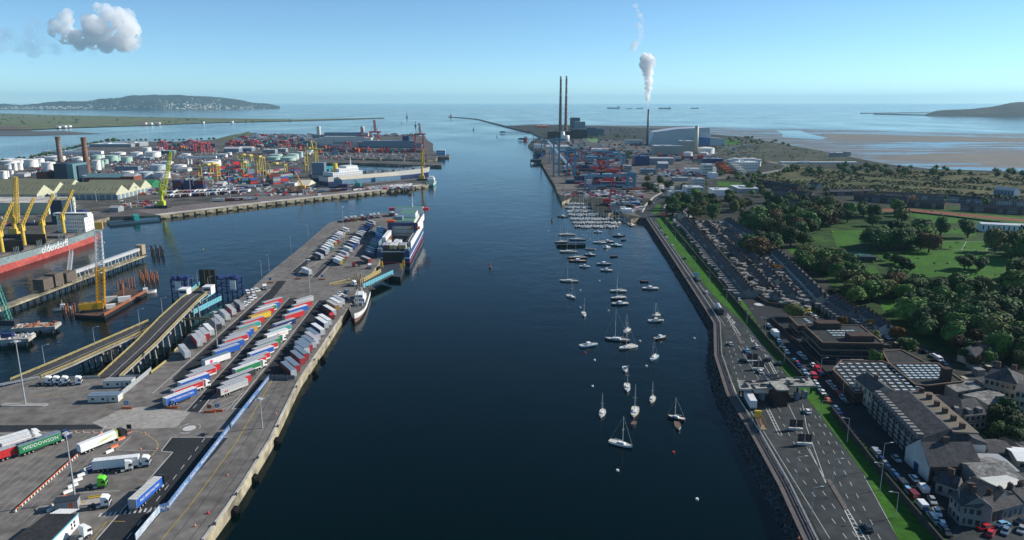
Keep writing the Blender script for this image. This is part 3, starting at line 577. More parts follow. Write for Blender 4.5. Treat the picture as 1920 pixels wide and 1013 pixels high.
# single lorries in the foreground yard   (near-left rear roof corner in zoomed photo coordinates)
S8 = lambda x, y: (x/4.347, 780+y/4.347)
def yard(px, h, side, roof, door, label, **kw): return trailer(px, 8.05, h, side, roof, door, label, 'lorries in the near yard', 'tl', **kw)
yard(S8(1040, 680), rad(85), 'blue', 'offwhite', 'silver', 'blue lorry with black cab and white lettering driving on the dark lane', cab='black', text=('P&O FERRYMASTERS', 'white'), ts=1.1)
yard(S8(765, 345), rad(14), 'white', 'white', 'white', 'long white lorry with white cab parked across the near yard', cab='white')
yard(S8(120, 235), rad(56), 'green', 'bluegrey', 'dark', 'dark green lorry with blue cab and white lettering in near yard', cab='navy', text=('WIDDOWSON', 'white'), ts=1.7)
yard(S8(-95, 290), rad(54), 'red', 'silver', 'red', 'bright red trailer with white cab between the green and white lorries', cab='white')
yard(S8(-150, 215), rad(50), 'white', 'white', 'white', 'white lorry furthest left in the near yard', cab='white')
yard(S8(-10, 215), rad(54), 'white', 'white', 'white', 'white box lorry squeezed behind the dark green lorry', cab='white', L=9.0)
# rounded tanker-like white and yellow trailer with black cab
p = P(*S8(617, 225), 7.9); h = rad(60); q = R2(p, h, 0, -1.28); q.z = ZQ+.03
t = thing('articulated_lorry', 'white and pale yellow bulk lorry with black cab beside orange barrier', 'lorry', q, h)
mb = MB(); mb.xprism([(-1.27, 1.1), (1.27, 1.1), (1.27, 3.3), (.95, 3.85), (-.95, 3.85), (-1.27, 3.3)], 0, 13, 0)
part('body', mb, ['white'], t); mb = MB(); mb.add([(5, -1.285, 2.0), (9, -1.285, 2.2), (12, -1.285, 3.2), (8, -1.285, 2.7)], ((0, 1, 2, 3),)); mb.box(12.7, 13.1, -1.3, 1.3, 1.1, 3.9); part('livery_flash', mb, [M('pale_lime_paint', (.5, .6, .12), .5)], t)
mb = MB(); mb.box(.2, 12, -.5, .5, .8, 1.1); part('chassis', mb, ['dark'], t)
for x in (1.6, 2.9, 4.2):
    for y in (-1.02, 1.02): part('wheel', CACHE['twheel'], None, t, (x, y, 0))
cab_parts(t, 'black', 10.6)
def tractor(px, h, col, label, z=ZQ+.03, hz=0):
    p = P(px[0], px[1], z); q = R2(p, h, -3, 0); q.z = z; t = thing('tractor_unit', label, 'lorry cab', q, h, 'lorry cabs without trailers'); cab_parts(t, col); return t
tractor(S8(790, 585), rad(14), 'lime', 'bright green lorry cab without trailer below the white lorries'); tractor(S8(815, 745), rad(14), 'white', 'white lorry cab without trailer near the tall mast island')
tractor(S8(905, 430), rad(22), 'white', 'white flatbed lorry cab in front of the long white lorry'); tractor(S8(1005, 450), rad(30), 'white', 'small white lorry cab tucked against the long white lorry')
tractor(S8(650, 1010), rad(60), 'white', 'white and navy lorry cab at the bottom edge of the yard')
for i, x in enumerate((228, 268, 312, 380)):
    tractor((x/2.717, 640+222/2.717), rad(18), 'white', f"white lorry cab, {ordw(i)} from the left in the line before the ramp")
tractor((320+1045/5.96, 510+195/5.96), rad(-60), 'white', 'white lorry cab at the far end beside the parked vans'); tractor((646, 544), rad(-50), 'maroon', 'dark red lorry cab in the river edge row') if 0 else None
tractor((692.5, 503), rad(-70), 'white', 'white lorry cab beside the ferry ramp'); tractor((668, 500), rad(200), 'red', 'red and blue lorry cab left of the ferry ramp'); tractor((620, 598), rad(-55), 'red', 'red lorry cab between dark trailers in the river edge row')
tractor((660, 536), rad(-20), 'white', 'white lorry at the landward end of the ferry bridge')
# ---------------------------------------------------------------- ramps, rails, masts on the near quay
def guardrail(root, a, b, mat='gold', h=1.1, nm='guardrail', n=2, ps=4):
    mb = MB(); L = [Vector(p) for p in zip(a, b)] if 0 else None
    for p, q in zip(a, b):
        for k in range(n): mb.bar(p+Vector((0, 0, h*(k+1)/n)), q+Vector((0, 0, h*(k+1)/n)), .16, .3)
        m = int((q-p).length/ps)
        for k in range(m+1): r = p.lerp(q, k/max(m, 1)); mb.bar(r, r+Vector((0, 0, h)), .18)
    return part(nm, mb, [M('yellow_steel', (.38, .31, .12), .6, .2, .6)] if mat == 'gold' else [mat], root)
def ramp(label, pairs, piers, edge='gold'):
    L = [P(a[0], a[1], z) for a, b, z in pairs]; R = [P(b[0], b[1], z) for a, b, z in pairs]
    t = thing('vehicle_ramp', label, 'ramp', L[0].lerp(R[0], .5)); t.location = (0, 0, 0)
    mb = MB()
    for i in range(len(L)-1):
        a, b, c, d = L[i], R[i], R[i+1], L[i+1]; dn = Vector((0, 0, -.9))
        mb.quad(a, b, c, d, 0); mb.quad(a+dn, d+dn, c+dn, b+dn, 1); mb.quad(a, d, d+dn, a+dn, 1); mb.quad(b, b+dn, c+dn, c, 1)
    part('deck', mb, [M('ramp_asphalt', (.06, .06, .062), .9, .15, .1, sc2=.5), CONC], t)
    for S in (L, R): guardrail(t, S[:-1], S[1:])
    cl = [a.lerp(b, .5) for a, b in zip(L, R)]; mb = MB()
    for p, q in zip(cl, cl[1:]): mb.bar(p+Vector((0, 0, .03)), q+Vector((0, 0, .03)), .2, .02)
    part('centre_line', mb, [LINE], t)
    pl = resample(L, piers+2)[1:-1]; pr = resample(R, piers+2)[1:-1]
    for p, q in zip(pl, pr):
        if p.z < 5: continue
        mb = MB(); e = (q-p).normalized(); z = p.z-1.9; mb.bar(p-e*.8+Vector((0, 0, -1.4)), q+e*.8+Vector((0, 0, -1.4)), 1.3, 1.0)
        for k in (.1, .37, .63, .9):
            r = p.lerp(q, k); mb.cyl((r.x, r.y, z+.1), (r.x+(k-.5)*2.5, r.y, -4), .42, n=8)
        part('pier', mb, [CONC], t)
    return t
ramp('high grey vehicle ramp with yellow rails leading to the raised black flap', [((184, 708), (224.5, 708), 4.1), ((254, 644), (294, 644), 7.4), ((300, 597), (338, 598), 9.6), ((341, 560), (374, 562), 10), ((375, 538), (403, 538), 9)], 7)
ramp('low grey vehicle ramp with yellow rails over the water on the left', [((20, 714), (77, 708), 4.1), ((90, 685), (135, 684), 4.8), ((148, 660), (187, 660), 5.4), ((215, 631), (247, 633), 6), ((278, 603), (304, 606), 6.4)], 6)
a = P(376, 537, 9.2); b = P(402, 537, 9.2); hh = 11
t = thing('bridge_flap', 'raised black steel flap at the outer end of the high ramp', 'ramp flap', (0, 0, 0))
mb = MB(); mb.box(a.x, b.x+1, a.y, a.y+.7, 8.8, 8.8+hh); part('flap', mb, ['black'], t)
for k in range(7): mb = MB(); x = a.x+(b.x+1-a.x)*k/6; mb.box(x-.14, x+.14, a.y-.3, a.y, 8.9, 8.6+hh); part('rib', mb, ['gold' if k in (2, 4) else 'dark'], t)
for (x0, x1, yb, lab) in ((324, 352, 562, 'left'), (408, 447, 560, 'right')):
    p0, p1 = P(x0, yb, 0), P(x1, yb, 0); t = thing('lifting_tower', f"dark blue steel lifting tower {lab} of the raised ramp flap", 'lift tower', ((p0.x+p1.x)/2, p0.y, 0)); W = (p1.x-p0.x)/2; rr = random.Random(x0)
    mb = MB()
    for x in (-W, 0, W):
        for y in (0, 8): mb.bar((x, y, -2), (x, y, 13), .7)
    for z in (4, 8, 12.5):
        for y in (0, 8): mb.bar((-W, y, z), (W, y, z), .5)
        for x in (-W, 0, W): mb.bar((x, 0, z), (x, 8, z), .5)
    for z in (0, 4, 8): mb.bar((-W, 0, z), (0, 0, z+4), .25); mb.bar((0, 8, z+4), (W, 8, z), .25); mb.bar((W, 0, z), (0, 0, z+4), .25)
    part('frame', mb, ['navy'], t); mb = MB(); mb.box(-W-1, W+1, -1, 9, 12.7, 13)
    for k in range(14): x = rr.uniform(-W, W); mb.box(x-.8, x+.8, rr.uniform(-1, 3), rr.uniform(4, 8), 13, rr.uniform(13.6, 14.6))
    part('machinery_deck', mb, ['navy'], t); mb = MB(); x = W*.65 if lab == 'right' else 0; mb.box(x-1.8, x+1.8, -1.4, -1.1, 6, 12); part('panel', mb, ['white'], t)
for i, (x, y, s) in enumerate(((346, 556, 'left'), (391, 551, 'right'))):
    p = P(x, y, 8.4); t = thing('control_cabin', f"white control cabin at the {s} edge of the high ramp's end", 'cabin', p); mb = MB(); mb.box(-2.5, 2.5, -2, 4, 0, 4.6); part('wall', mb, ['white'], t)
    mb = MB(); mb.box(-2, 2, -2.06, -2, 2.4, 3.8); part('window', mb, [GL], t); mb = MB(); mb.box(-2.7, 2.7, -2.2, 4.2, 4.6, 4.8); part('roof', mb, ['white'], t)
CY = M('cyan_steel', (.14, .42, .5), .5, .1, .5)
def truss(root, a, b, h, mat, n=12, nm='side_truss'):
    mb = MB(); u = Vector((0, 0, h)); mb.bar(a, b, .5); mb.bar(a+u, b+u, .5)
    for k in range(n+1): p = a.lerp(b, k/n); mb.bar(p, p+u, .45)
    for k in range(n): mb.bar(a.lerp(b, k/n), a.lerp(b, (k+.5)/n)+u, .3)
    mb.bar(a.lerp(b, 0)+u*.5, b+u*.5, .05, h*.7); return part(nm, mb, [mat], root)
t = thing('steel_walkway', 'cyan steel girders crossing below the high ramp to the quay', 'walkway', (0, 0, 0))
truss(t, P(352, 580, 5), P(402, 549, 5), 2.4, CY); truss(t, P(362, 589, 2), P(415, 562, 2), 2.2, CY); guardrail(t, [P(337, 602, 5)], [P(393, 599, 5)], n=3); 
t = thing('steel_walkway', 'cyan steel wall along the outer left side of the high ramp end', 'walkway', (0, 0, 0)); truss(t, P(353, 552, 9.2), P(376, 534, 9.2), 2.0, CY, 7)
# ferry bridge on the river side
t = thing('ferry_bridge', 'short ferry loading bridge with yellow rail and cyan girder behind the ship', 'bridge', (0, 0, 0))
A1, A2, B1, B2 = P(660, 535, 4.2), P(714, 508, 5), P(681, 543, 4.2), P(737, 515, 5)
mb = MB(); dn = Vector((0, 0, -.6)); mb.quad(A1, B1, B2, A2); mb.quad(B1, B1+dn, B2+dn, B2); mb.quad(A1+dn, A2+dn, B2+dn, B1+dn); part('deck', mb, ['dark'], t)
truss(t, P(675, 531, 5), P(714, 510, 5), 1.9, M('yellow_steel'), 12); truss(t, P(681, 541, 4.2), P(737, 514, 4.4), 2.6, CY, 13)
p4 = [P(707, 500, 3), P(748, 494, 3), P(758, 498, 3), P(751, 520, 3), P(728, 518, 3), P(714, 510, 3)]
mb = MB(); mb.prism([q[:2] for q in p4], -2, 3.2); part('pontoon', mb, ['dark'], t)
for x, y in ((716, 502), (757, 500), (752, 507)):
    mb = MB(); p = P(x, y, 3); mb.lattice(p, p+Vector((0, 0, 5)), 1.6, 1, 4, .25); part('mooring_post', mb, ['yellow'], t)
guard = thing('safety_rail', 'low yellow barrier rails on the quay before the ferry bridge', 'rail', (0, 0, 0)); guardrail(guard, [P(617, 535, 4)], [P(656, 525, 4)]); guardrail(guard, [P(625, 536, 4)], [P(660, 530, 4)])
sc = thing('scaffold_gangway', 'rusty timber landing stage between the quay corner and small ship', 'landing stage', (0, 0, 0))
mb = MB(); rr = random.Random(5)
for k in range(9):
    p = P(664+k*2.6, 540+k*1.2-(k % 3)*5, 0); mb.bar(p, p+Vector((0, 0, 6.5+rr.random()*2)), .7)
for k in range(5): p = P(663+k*3, 532+k*3, 5); mb.bar(p, p+Vector((9, 3, 0)), .4)
part('piles', mb, ['tan'], sc)
# light masts
def mast(px, h, label, lamps=4, z=ZQ, r=.28, grp='tall lighting masts'):
    p = P(*px, z); t = thing('lighting_mast', label, 'light mast', p, 0, grp); mb = MB(); mb.cyl((0, 0, 0), (0, 0, h), r, r*.5, 10); part('pole', mb, [STEEL], t)
    mb = MB(); mb.cyl((0, 0, h-.3), (0, 0, h+.2), .9, n=10)
    for k in range(lamps): a = k*2*pi/lamps+.5; mb.obox(cos(a)*1.2, sin(a)*1.2, .9, .6, h-.4, h, a)
    part('lamp_head', mb, ['silver'], t); return t
for px, top, lab in (((142, 941), 813, 'tall grey lighting mast on the striped island in the near yard'), ((48, 758), 640, 'tall lighting mast on the concrete island at the left edge of yard'), ((409, 664), 585, 'lighting mast left of the parked trailer rows'), ((581, 548), 487, 'lighting mast at the head of the trailer rows'), ((645, 455), 388, 'lighting mast in the far trailer rows'), ((492, 803), 748, 'lamp post on the river side behind the banner fence')):
    p = P(*px, 4); mast(px, ZT(p.y, top)-4, lab)
def lamp(px, h, label, z, rz=0, arm=2.0, grp='street lamps', base=0):
    p = P(*px, z); t = thing('street_lamp', label, 'street lamp', p, rz, grp); k = ('lamp', h, arm)
    def pm_():
        mb = MB(); mb.cyl((0, 0, base), (0, 0, h), .13, .07, 8); mb.bar((0, 0, h), (arm, 0, h+.35), .09); return mb.mesh('pole', [STEEL])
    part('pole', cached(k, pm_), None, t)
    def lh():
        mb = MB(); mb.box(arm-.2, arm+.75, -.17, .17, h+.27, h+.45); return mb.mesh('lamp_head', ['silver'])
    part('lamp_head', cached(k+('h',), lh), None, t); return t
for px, h, lab, z in (((84, 684), 9, 'lamp post on the low ramp, first from the left', 5), ((178, 648), 9, 'lamp post on the low ramp, second from the left', 5.5), ((262, 612), 9, 'lamp post on the low ramp beside the high ramp', 6.5), ((211, 680), 8, 'lamp post between the two ramps', 5), ((305, 590), 9, 'lamp post at the left rail of the high ramp', 9.5), ((371, 535), 8, 'lamp post at the far left corner of the high ramp', 9), ((391, 541), 7, 'short lamp post at the right rail of high ramp', 9), ((355, 548), 8, 'lamp post beside the left white control cabin', 9)): lamp(px, h, lab, z, .4)
for i, px in enumerate(((491, 519), (505, 508), (546, 471), (578, 445))): lamp(px, 11, f"slim lamp post on the quay's left edge, {ordw(i)} from near end", 4, 2.5, 1)
# fences
def fence_panel(name, a, b, h, label, mat, base=None, text=None, n=8, tm=None, cat='fence'):
    a, b = Vector(a), Vector(b); L = (b-a).length; rz = atan2(b.y-a.y, b.x-a.x); t = thing(name, label, cat, a, rz)
    mb = MB(); mb.box(0, L, -.05, .05, .25, h); part('panel', mb, [mat], t); mb = MB()
    mb.box(-.06, .06, -.1, .1, 0, h+.1)
    me = mb.mesh('post', ['grey'])
    for k in range(n+1): part('post', me, None, t, (L*k/n, 0, 0))
    if text:
        for k, s in enumerate(text): letters(s, h*.62, tm or 'white', t, (L*(k+.5)/len(text), -.12, h*.52), 0)
    return t
BAN = M('banner_blue', (.05, .12, .3), .6, .25, .15, col2=(.1, .22, .42))
fa, fb, fc = P(433, 804, 4), P(505, 712, 4), P(316, 956, 4)
W_ = ['Welcome to Dublin Port', 'Dublin Port', 'Welcome to Dublin Port', 'Dublin Port Welcome']
fence_panel('banner_fence', fa, fb, 2.3, 'blue and white banner fence beyond the gap, beside the trailer rows', BAN, text=W_[:3], n=14)
fence_panel('banner_fence', fc, P(430, 808, 4), 2.4, 'long blue and white banner fence beside the dark lane', BAN, text=W_, n=18)
fence_panel('banner_fence', P(255, 1016, 4), P(300, 962, 4), 2.4, 'short banner fence at the bottom edge of the quay', M('banner_pale', (.35, .42, .5), .6, .4, .3), text=['Dublin Port'], n=5)
fence_panel('banner_fence', P(300, 962, 4), P(318, 957, 4), 2.6, 'short blue banner across the fence gap at the crossing', BAN, text=['Port'], n=2)
fence_panel('sheet_fence', P(505, 712, 4), P(553, 713, 4), 2.2, 'grey sheet fence closing the trailer yard near the river', M('rusty_sheet', (.14, .13, .13), .7, .3, .4), n=7)
fence_panel('palisade_fence', P(226, 746, 4), P(284, 698, 4), 2.4, 'pale grey palisade fence between cabins and trailer rows', M('palisade', (.3, .32, .33), .6, .2, 3), n=12)
fence_panel('guard_rail', P(126, 711, 4), P(186, 709, 4), 1.1, 'white guard rail at the water behind the white lorry cabs', 'offwhite', n=10, cat='guard rail')
fence_panel('guard_rail', P(226, 709, 4), P(268, 707, 4), 1.1, 'white guard rail at the water behind the upper grey cabin', 'offwhite', n=8, cat='guard rail')
t = thing('guard_rail', 'yellow guard rail along the water edge beside the ramps', 'guard rail'); guardrail(t, [P(284, 701, 4)], [P(311, 680, 4)], n=3); guardrail(t, [P(322, 666, 4)], [P(333, 655, 4)], n=3)
t = thing('guard_rail', 'pale guard rail along the water at the far left', 'guard rail'); guardrail(t, [P(-40, 733, 4)], [P(74, 710, 4)], mat=STEEL)
# cabins
def cabin(px, L, D, hgt, rz, label, wall='offwhite', roof='grey'):
    p = P(*px, 4.03); t = thing('site_cabin', label, 'cabin', p, rz); mb = MB(); mb.box(0, L, 0, D, .2, hgt); part('wall', mb, [wall], t)
    mb = MB(); mb.box(-.15, L+.15, -.15, D+.15, hgt, hgt+.2); mb.box(.2, L-.2, D*.45, D*.55, hgt+.2, hgt+.3); part('roof', mb, [roof], t)
    n = int(L/3)
    for k in range(n): mb = MB(); x = L*(k+.5)/n; mb.box(x-.5, x+.5, -.05, .02, 1.1, 2.0); part('window', mb, [GL], t)
    mb = MB(); mb.box(L*.62, L*.62+.9, -.06, .02, .2, 2.2); part('door', mb, ['grey'], t)
cabin((194, 728), 11.5, 4, 2.9, rad(5), 'long pale grey cabin nearer the ramps, by the palisade fence'); cabin((165, 756), 11.8, 4, 2.9, rad(3), 'long pale grey cabin nearer the yard, by the palisade fence', roof='bluegrey')
# large dark-roofed building at the bottom left
z9 = 7.6; q = [P(52, 1060, z9), P(-60, 1062, z9), P(22, 1013, z9), P(88, 963, z9), P(146, 963, z9), P(99, 1012, z9)]
t = thing('terminal_building', 'dark flat roofed building with white and cyan wall at bottom left', 'building', (0, 0, 0))
mb = MB(); mb.prism([p[:2] for p in q], 4, z9-.3); part('wall', mb, ['white'], t); mb = MB(); mb.prism([(p.x, p.y) for p in q], z9-.3, z9); part('roof', mb, [M('roof_felt', (.035, .037, .04), .9, .2, .2, sc2=1)], t)
a, b = P(146, 963, z9), P(58, 1053, z9)
mb = MB(); d = (b-a).normalized(); n_ = Vector((-d.y, d.x, 0)) if Vector((-d.y, d.x, 0)).x > 0 else Vector((d.y, -d.x, 0)); mb.bar(a+n_*.12+Vector((0, 0, -.1)), b+n_*.12+Vector((0, 0, -.1)), .25, .35); part('trim', mb, [CY], t)
for k in range(2):
    for j in range(2): mb = MB(); p = a+d*(2.0+k*1.4)+n_*.05; mb.bar(p+Vector((0, 0, -1.2-j*1.1)), p+d*.7+Vector((0, 0, -1.2-j*1.1)), .12, .8); part('window', mb, [GL], t)
for k in range(8): mb = MB(); p = P(94+k*5, 963.5, z9+.02); mb.bar(p, p+Vector((1.4, 2.6, 0)), .35, .12); part('roof_bar', mb, ['white'], t)
# barriers, cones, signs
def barrier(px, rz, col, label, L=2.2, grp=None, h=.9):
    p = P(*px, ZQ+.03); k = ('bar', col, L, h)
    def f():
        mb = MB(); mb.xprism([(-.3, 0), (.3, 0), (.12, h*.4), (.1, h), (-.1, h), (-.12, h*.4)], -L/2, L/2); return mb.mesh('barrier', [col])
    o = link('water_barrier', cached(k, f), None, p, rz); tag(o, label, 'barrier', grp)
hb = atan2(-d0.y, -d0.x)
for k in range(5): barrier((129+k*8.2+(k > 2)*1, 923-k*10.5), rad(55), 'white', f"white plastic barrier, {ordw(k)} from near end of the line by the lorry cabs", 3.0)
for k in range(3): barrier((166+k*4, 886-k*7), rad(55), 'navy', f"dark blue barrier, {ordw(k)} from near end beside the long white lorry", 2.4)
for px, c, lb in (((206, 848), 'white', 'white barrier above the long white lorry'), ((215, 839), 'orange', 'orange barrier behind the white one above the long lorry'), ((228, 824), 'orange', 'orange barrier near the yard turning, closer to yard entrance'), ((116, 936), 'orange', 'orange barrier beside the tall mast island'), ((101, 949), 'offwhite', 'cream barrier by the small kiosk'), ((97, 957), 'white', 'white barrier nearest the small kiosk'), ((240, 813), 'maroon', 'purple barrier below the small sign at the yard turning')): barrier(px, rad(60), c, lb, 2.6)
t = thing('orange_barrier_fence', 'long low orange and white barrier line across the near yard', 'barrier', (0, 0, 0)); mb = MB(); a, b = P(30, 960, ZQ+.03), P(191, 814.5, ZQ+.03)
mb.bar(a+Vector((0, 0, .8)), b+Vector((0, 0, .8)), .12, .3); part('rail', mb, ['orange'], t); mb = MB()
mb.box(-.12, .12, -.3, .3, 0, .75); me = mb.mesh('foot', ['offwhite'])
for k in range(34): part('foot', me, None, t, a.lerp(b, k/33))
def sign(px, s, col, label, base='orange', w_=1.7):
    p = P(*px, ZQ+.03); t = thing('lane_sign', label, 'sign', p); mb = MB(); mb.box(-w_/2, w_/2, -.05, .05, 1.3, 2.9); part('plate', mb, [col], t); mb = MB(); mb.box(-.08, .08, .06, .14, 0, 2.6); part('post', mb, ['grey'], t)
    if s: letters(s, 1.5, 'white', t, (0, -.1, 2.1), 0)
    if base: barrier((px[0], px[1]+2), 0, base, 'orange barrier at the foot of the '+label, 4.2)
SB = M('sign_blue', (.02, .2, .42), .5)
for px, s, lb in (((238, 765), 'A', 'blue sign lettered A by the palisade fence'), ((324, 764), 'B', 'blue sign lettered B before the near blue trailer'), ((408, 770), 'C', 'blue sign lettered C at the hatched corner'), ((507, 529), '', 'blue sign furthest left in mid quay'), ((559, 522), '', 'blue sign near the lone white trailer'), ((604, 523), '', 'blue sign beside the far dark lane')): sign(px, s, SB, lb)
sign((393, 772), '', 'brown', 'small brown plate sign beside the blue C sign'); sign((243, 810), '', 'dark', 'small dark sign at the curved yellow line', None)
def cone(px, label, z=ZQ+.03, col='orange'):
    def f():
        mb = MB(); mb.cyl((0, 0, .06), (0, 0, .85), .26, .05, 8); mb.box(-.3, .3, -.3, .3, 0, .06); mb.cyl((0, 0, .4), (0, 0, .55), .175, .13, 8, 1); return mb.mesh('cone', ['orange', 'white'])
    tag(link('traffic_cone', cached('cone', f), None, P(*px, z)), label, 'cone', 'traffic cones on the quay')
cone((427, 892), 'orange cone on a pale pad between banner fence and river, farther one'); cone((366, 987), 'orange cone near the bottom river edge'); cone((518, 777), 'orange cone on pale slab by the far banner fence')
for k in range(7): cone((104+k*17+(k*7) % 5, 811), f"orange cone on the yard's top line, {ordw(k)} from the left")
for k, p in enumerate(((294, 843), (264, 843), (272, 813))): cone(p, f"orange cone by the curved yellow line, {('lowest', 'inside the curve', 'at its top')[k]}")
mb = MB(); mb.cyl((0, 0, 0), (0, 0, .5), .45, .35, 10); mb.cyl((0, 0, .5), (0, 0, .7), .35, .1, 10); solo('mooring_bollard', mb, ['red'], 'small red bollard on the quay between fence and river', 'bollard', P(390, 963, 4.03))
for px in ((399, 990), (436, 936), (478, 868), (520, 796), (556, 738)): pass
for k, px in enumerate(((403, 985), (443, 929), (484, 861), (521, 801), (556, 727), (589, 676), (618, 634))):
    mb = MB(); mb.cyl((0, 0, 0), (0, 0, .6), .3, .25, 10); mb.cyl((0, 0, .6), (0, 0, .85), .5, .4, 10); solo('mooring_bollard', mb, ['dark'], f"black mooring bollard on the river edge, {ordw(k)} from the bottom", 'bollard', P(*px, 4.03), group='mooring bollards on the river edge')
for k, px in enumerate(((440, 958), (476, 897), (518, 827), (591, 700), (605, 673))):
    p = P(*px, 1.2); t = thing('tyre_fender', f"black rubber tyre fender on the quay wall, {ordw(k)} from the bottom", 'fender', (p.x, p.y, 1.0), 0, 'tyre fenders on the quay wall')
    mb = MB(); mb.cyl((0, -1.3, 0), (0, 1.3, 0), 1.0, n=14)
    part('drum', mb, [TYRE], t)
    for j in range(4): mb = MB(); mb.cyl((0, -1.2+j*.75, 0), (0, -.95+j*.75, 0), 1.22, n=12); part('tyre', mb, [TYRE], t)
for ctr, w_, lab in (((134, 947), 1, 'mast island with yellow and black kerbs in the near yard'), ((46, 760), 0, 'round ended mast island at the left edge of the yard')):
    p = P(*ctr, ZQ); mb = MB(); mb.prism([(p.x+sx*7.5+cos(a)*1.6, p.y+sx*(2 if w_ else 0)+sin(a)*1.6) for sx, r in ((-1, range(90, 271, 30)), (1, range(-90, 91, 30))) for a in [rad(q_) for q_ in r]], ZQ, ZQ+.3); solo('mast_island', mb, [CONC], lab, 'kerb island')
for k in range(2): barrier(((149, 178)[k], (945, 932)[k]), rad(18), 'yellow', ('left', 'right')[k]+' yellow kerb block on the mast island', 3.6, h=.5)
p = P(125, 957, 4.03); t = thing('kiosk', 'small dark kiosk with orange door beside the flat roofed building', 'kiosk', p, .3); mb = MB(); mb.box(-3, 3, 0, 3, 0, 2.8); part('wall', mb, ['grey'], t); mb = MB(); mb.box(-3.2, 3.2, -.2, 3.2, 2.8, 3); part('roof', mb, ['dark'], t); mb = MB(); mb.box(.8, 1.8, -.05, 0, .1, 2.2); part('door', mb, ['orange'], t)
# ---------------------------------------------------------------- ships
def hull(mb, L, B, lv, mats, bow=.3, tran=.85, sheer=.0, rake=0, n=22, deck=None, full=.6, ss=0):
    """stern at y=0, bow at y=L+rake; lv = heights from keel side up, mats one per band"""
    zt = lv[-1]; zb = lv[0]; rings = []
    for i in range(n+1):
        t = i/n; ring = []
        for z in lv:
            k = (z-zb)/(zt-zb); bw = bow*(1.25-.35*k)
            w_ = 1.0
            if t > 1-bw: w_ = max(0, 1-((t-(1-bw))/bw)**(1.6+.9*k))**(full)
            if t < .12: w_ *= tran+(1-tran)*(t/.12)**.7
            w_ *= (.86+.14*min(1, k*2.2)) if B < 12 else 1
            y = t*L+rake*k*t**5; zz = z+sheer*k*max(0, t-.45)**2*3.3+ss*k*max(0, .3-t)**2*11
            ring.append((w_*B/2, y, zz))
        rings.append(ring)
    m = len(lv)
    for s in (1, -1):
        vs = [(x*s, y, z) for r in rings for x, y, z in r]
        for j in range(m-1):
            fs = []
            for i in range(n):
                a = i*m+j; q = (a, a+m, a+m+1, a+1); fs.append(q[::-1] if s < 0 else q)
            o = len(mb.v); mb.v += vs if j == 0 else []
            base = o if j == 0 else base_
            if j == 0: base_ = o
            for f in fs: mb.f.append(tuple(v+base_ for v in f)); mb.m.append(mats[j])
    st = rings[0]
    for j in range(m-1): mb.quad((-st[j][0], st[j][1], st[j][2]), (st[j][0], st[j][1], st[j][2]), (st[j+1][0], st[j+1][1], st[j+1][2]), (-st[j+1][0], st[j+1][1], st[j+1][2]), mats[j])
    d = deck if deck is not None else mats[-1]; dz = -.35 if B > 4 else -.12
    for a, b in zip(rings, rings[1:]):
        p, q = a[-1], b[-1]; mb.quad((-p[0], p[1], p[2]+dz), (p[0], p[1], p[2]+dz), (q[0], q[1], q[2]+dz), (-q[0], q[1], q[2]+dz), d)
    return rings
def bx(name, mat, root, *a, **k): mb = MB(); mb.box(*a, **k); return part(name, mb, [mat], root)
def wins(root, x0, x1, z, n, y, mat=GL, w_=.8, h=.8, face='y', nm='window_row', rows=1, dz=2.6):
    def f():
        mb = MB(); mb.box(*((-w_/2, w_/2, -.06, .06) if face == 'y' else (-.06, .06, -w_/2, w_/2)), 0, h); return mb.mesh('window', [mat])
    me = cached(('pane', round(w_, 2), round(h, 2), face), f)
    for r in range(rows):
        for k in range(n):
            x = x0+(x1-x0)*(k+.5)/n; part('window', me, None, root, (x, y, z+r*dz) if face == 'y' else (y, x, z+r*dz))
HG = M('hull_grey_green', (.13, .18, .19), .55, .25, .08, sc2=.6, col2=(.22, .27, .27)); HR = M('hull_red', (.3, .045, .04), .6, .25, .06, sc2=.4, col2=(.42, .09, .07))
DK = M('deck_green', (.08, .2, .14), .7, .15, .1, sc2=.6); DG = M('deck_grey', (.12, .12, .115), .8, .2, .06, sc2=.5)
# bulk carrier on the left, bow towards the camera
X0, Y1 = -384.5, 652; t = thing('bulk_carrier', 'large grey and red bulk carrier with four yellow deck cranes and white lettering', 'cargo ship', (X0, Y1, 0), pi)
mb = MB(); hull(mb, 190, 30, [-2, 4.6, 9.5], [1, 0], bow=.16, tran=.8, sheer=5, rake=6, deck=2, ss=2); part('hull', mb, [HG, HR, DG], t)
letters('oldendorff', 8.4, 'white', t, (-15.15, 72, 6.9), -pi/2).rotation_euler = (pi/2, 0, -pi/2)
s = bx('superstructure', 'white', t, -12, 12, 8, 22, 9, 24); wins(s, -11, 11, 11, 11, 22.1, rows=4, dz=3.2); wins(s, 9, 21, 11, 5, -12.05, face='x', rows=4, dz=3.2)
bx('bridge', 'white', t, -15, 15, 15, 21.5, 24, 26.4); wins(t, -13, 13, 24.9, 13, 21.6, w_=1.6, h=1.1)
mb = MB(); mb.cyl((0, 14, 26), (0, 14, 40), .8, .3); mb.bar((-4, 14, 32), (4, 14, 32), .3); mb.bar((-2, 14, 36), (2, 14, 36), .3); mb.cyl((4, 12, 26), (4, 12, 37), .2); part('mast', mb, ['white'], t)
bx('funnel', 'navy', t, -3, 3, 2, 7, 9, 27)
YC = M('crane_yellow', (.62, .42, .06), .5, .15, .3, sc2=1.5)
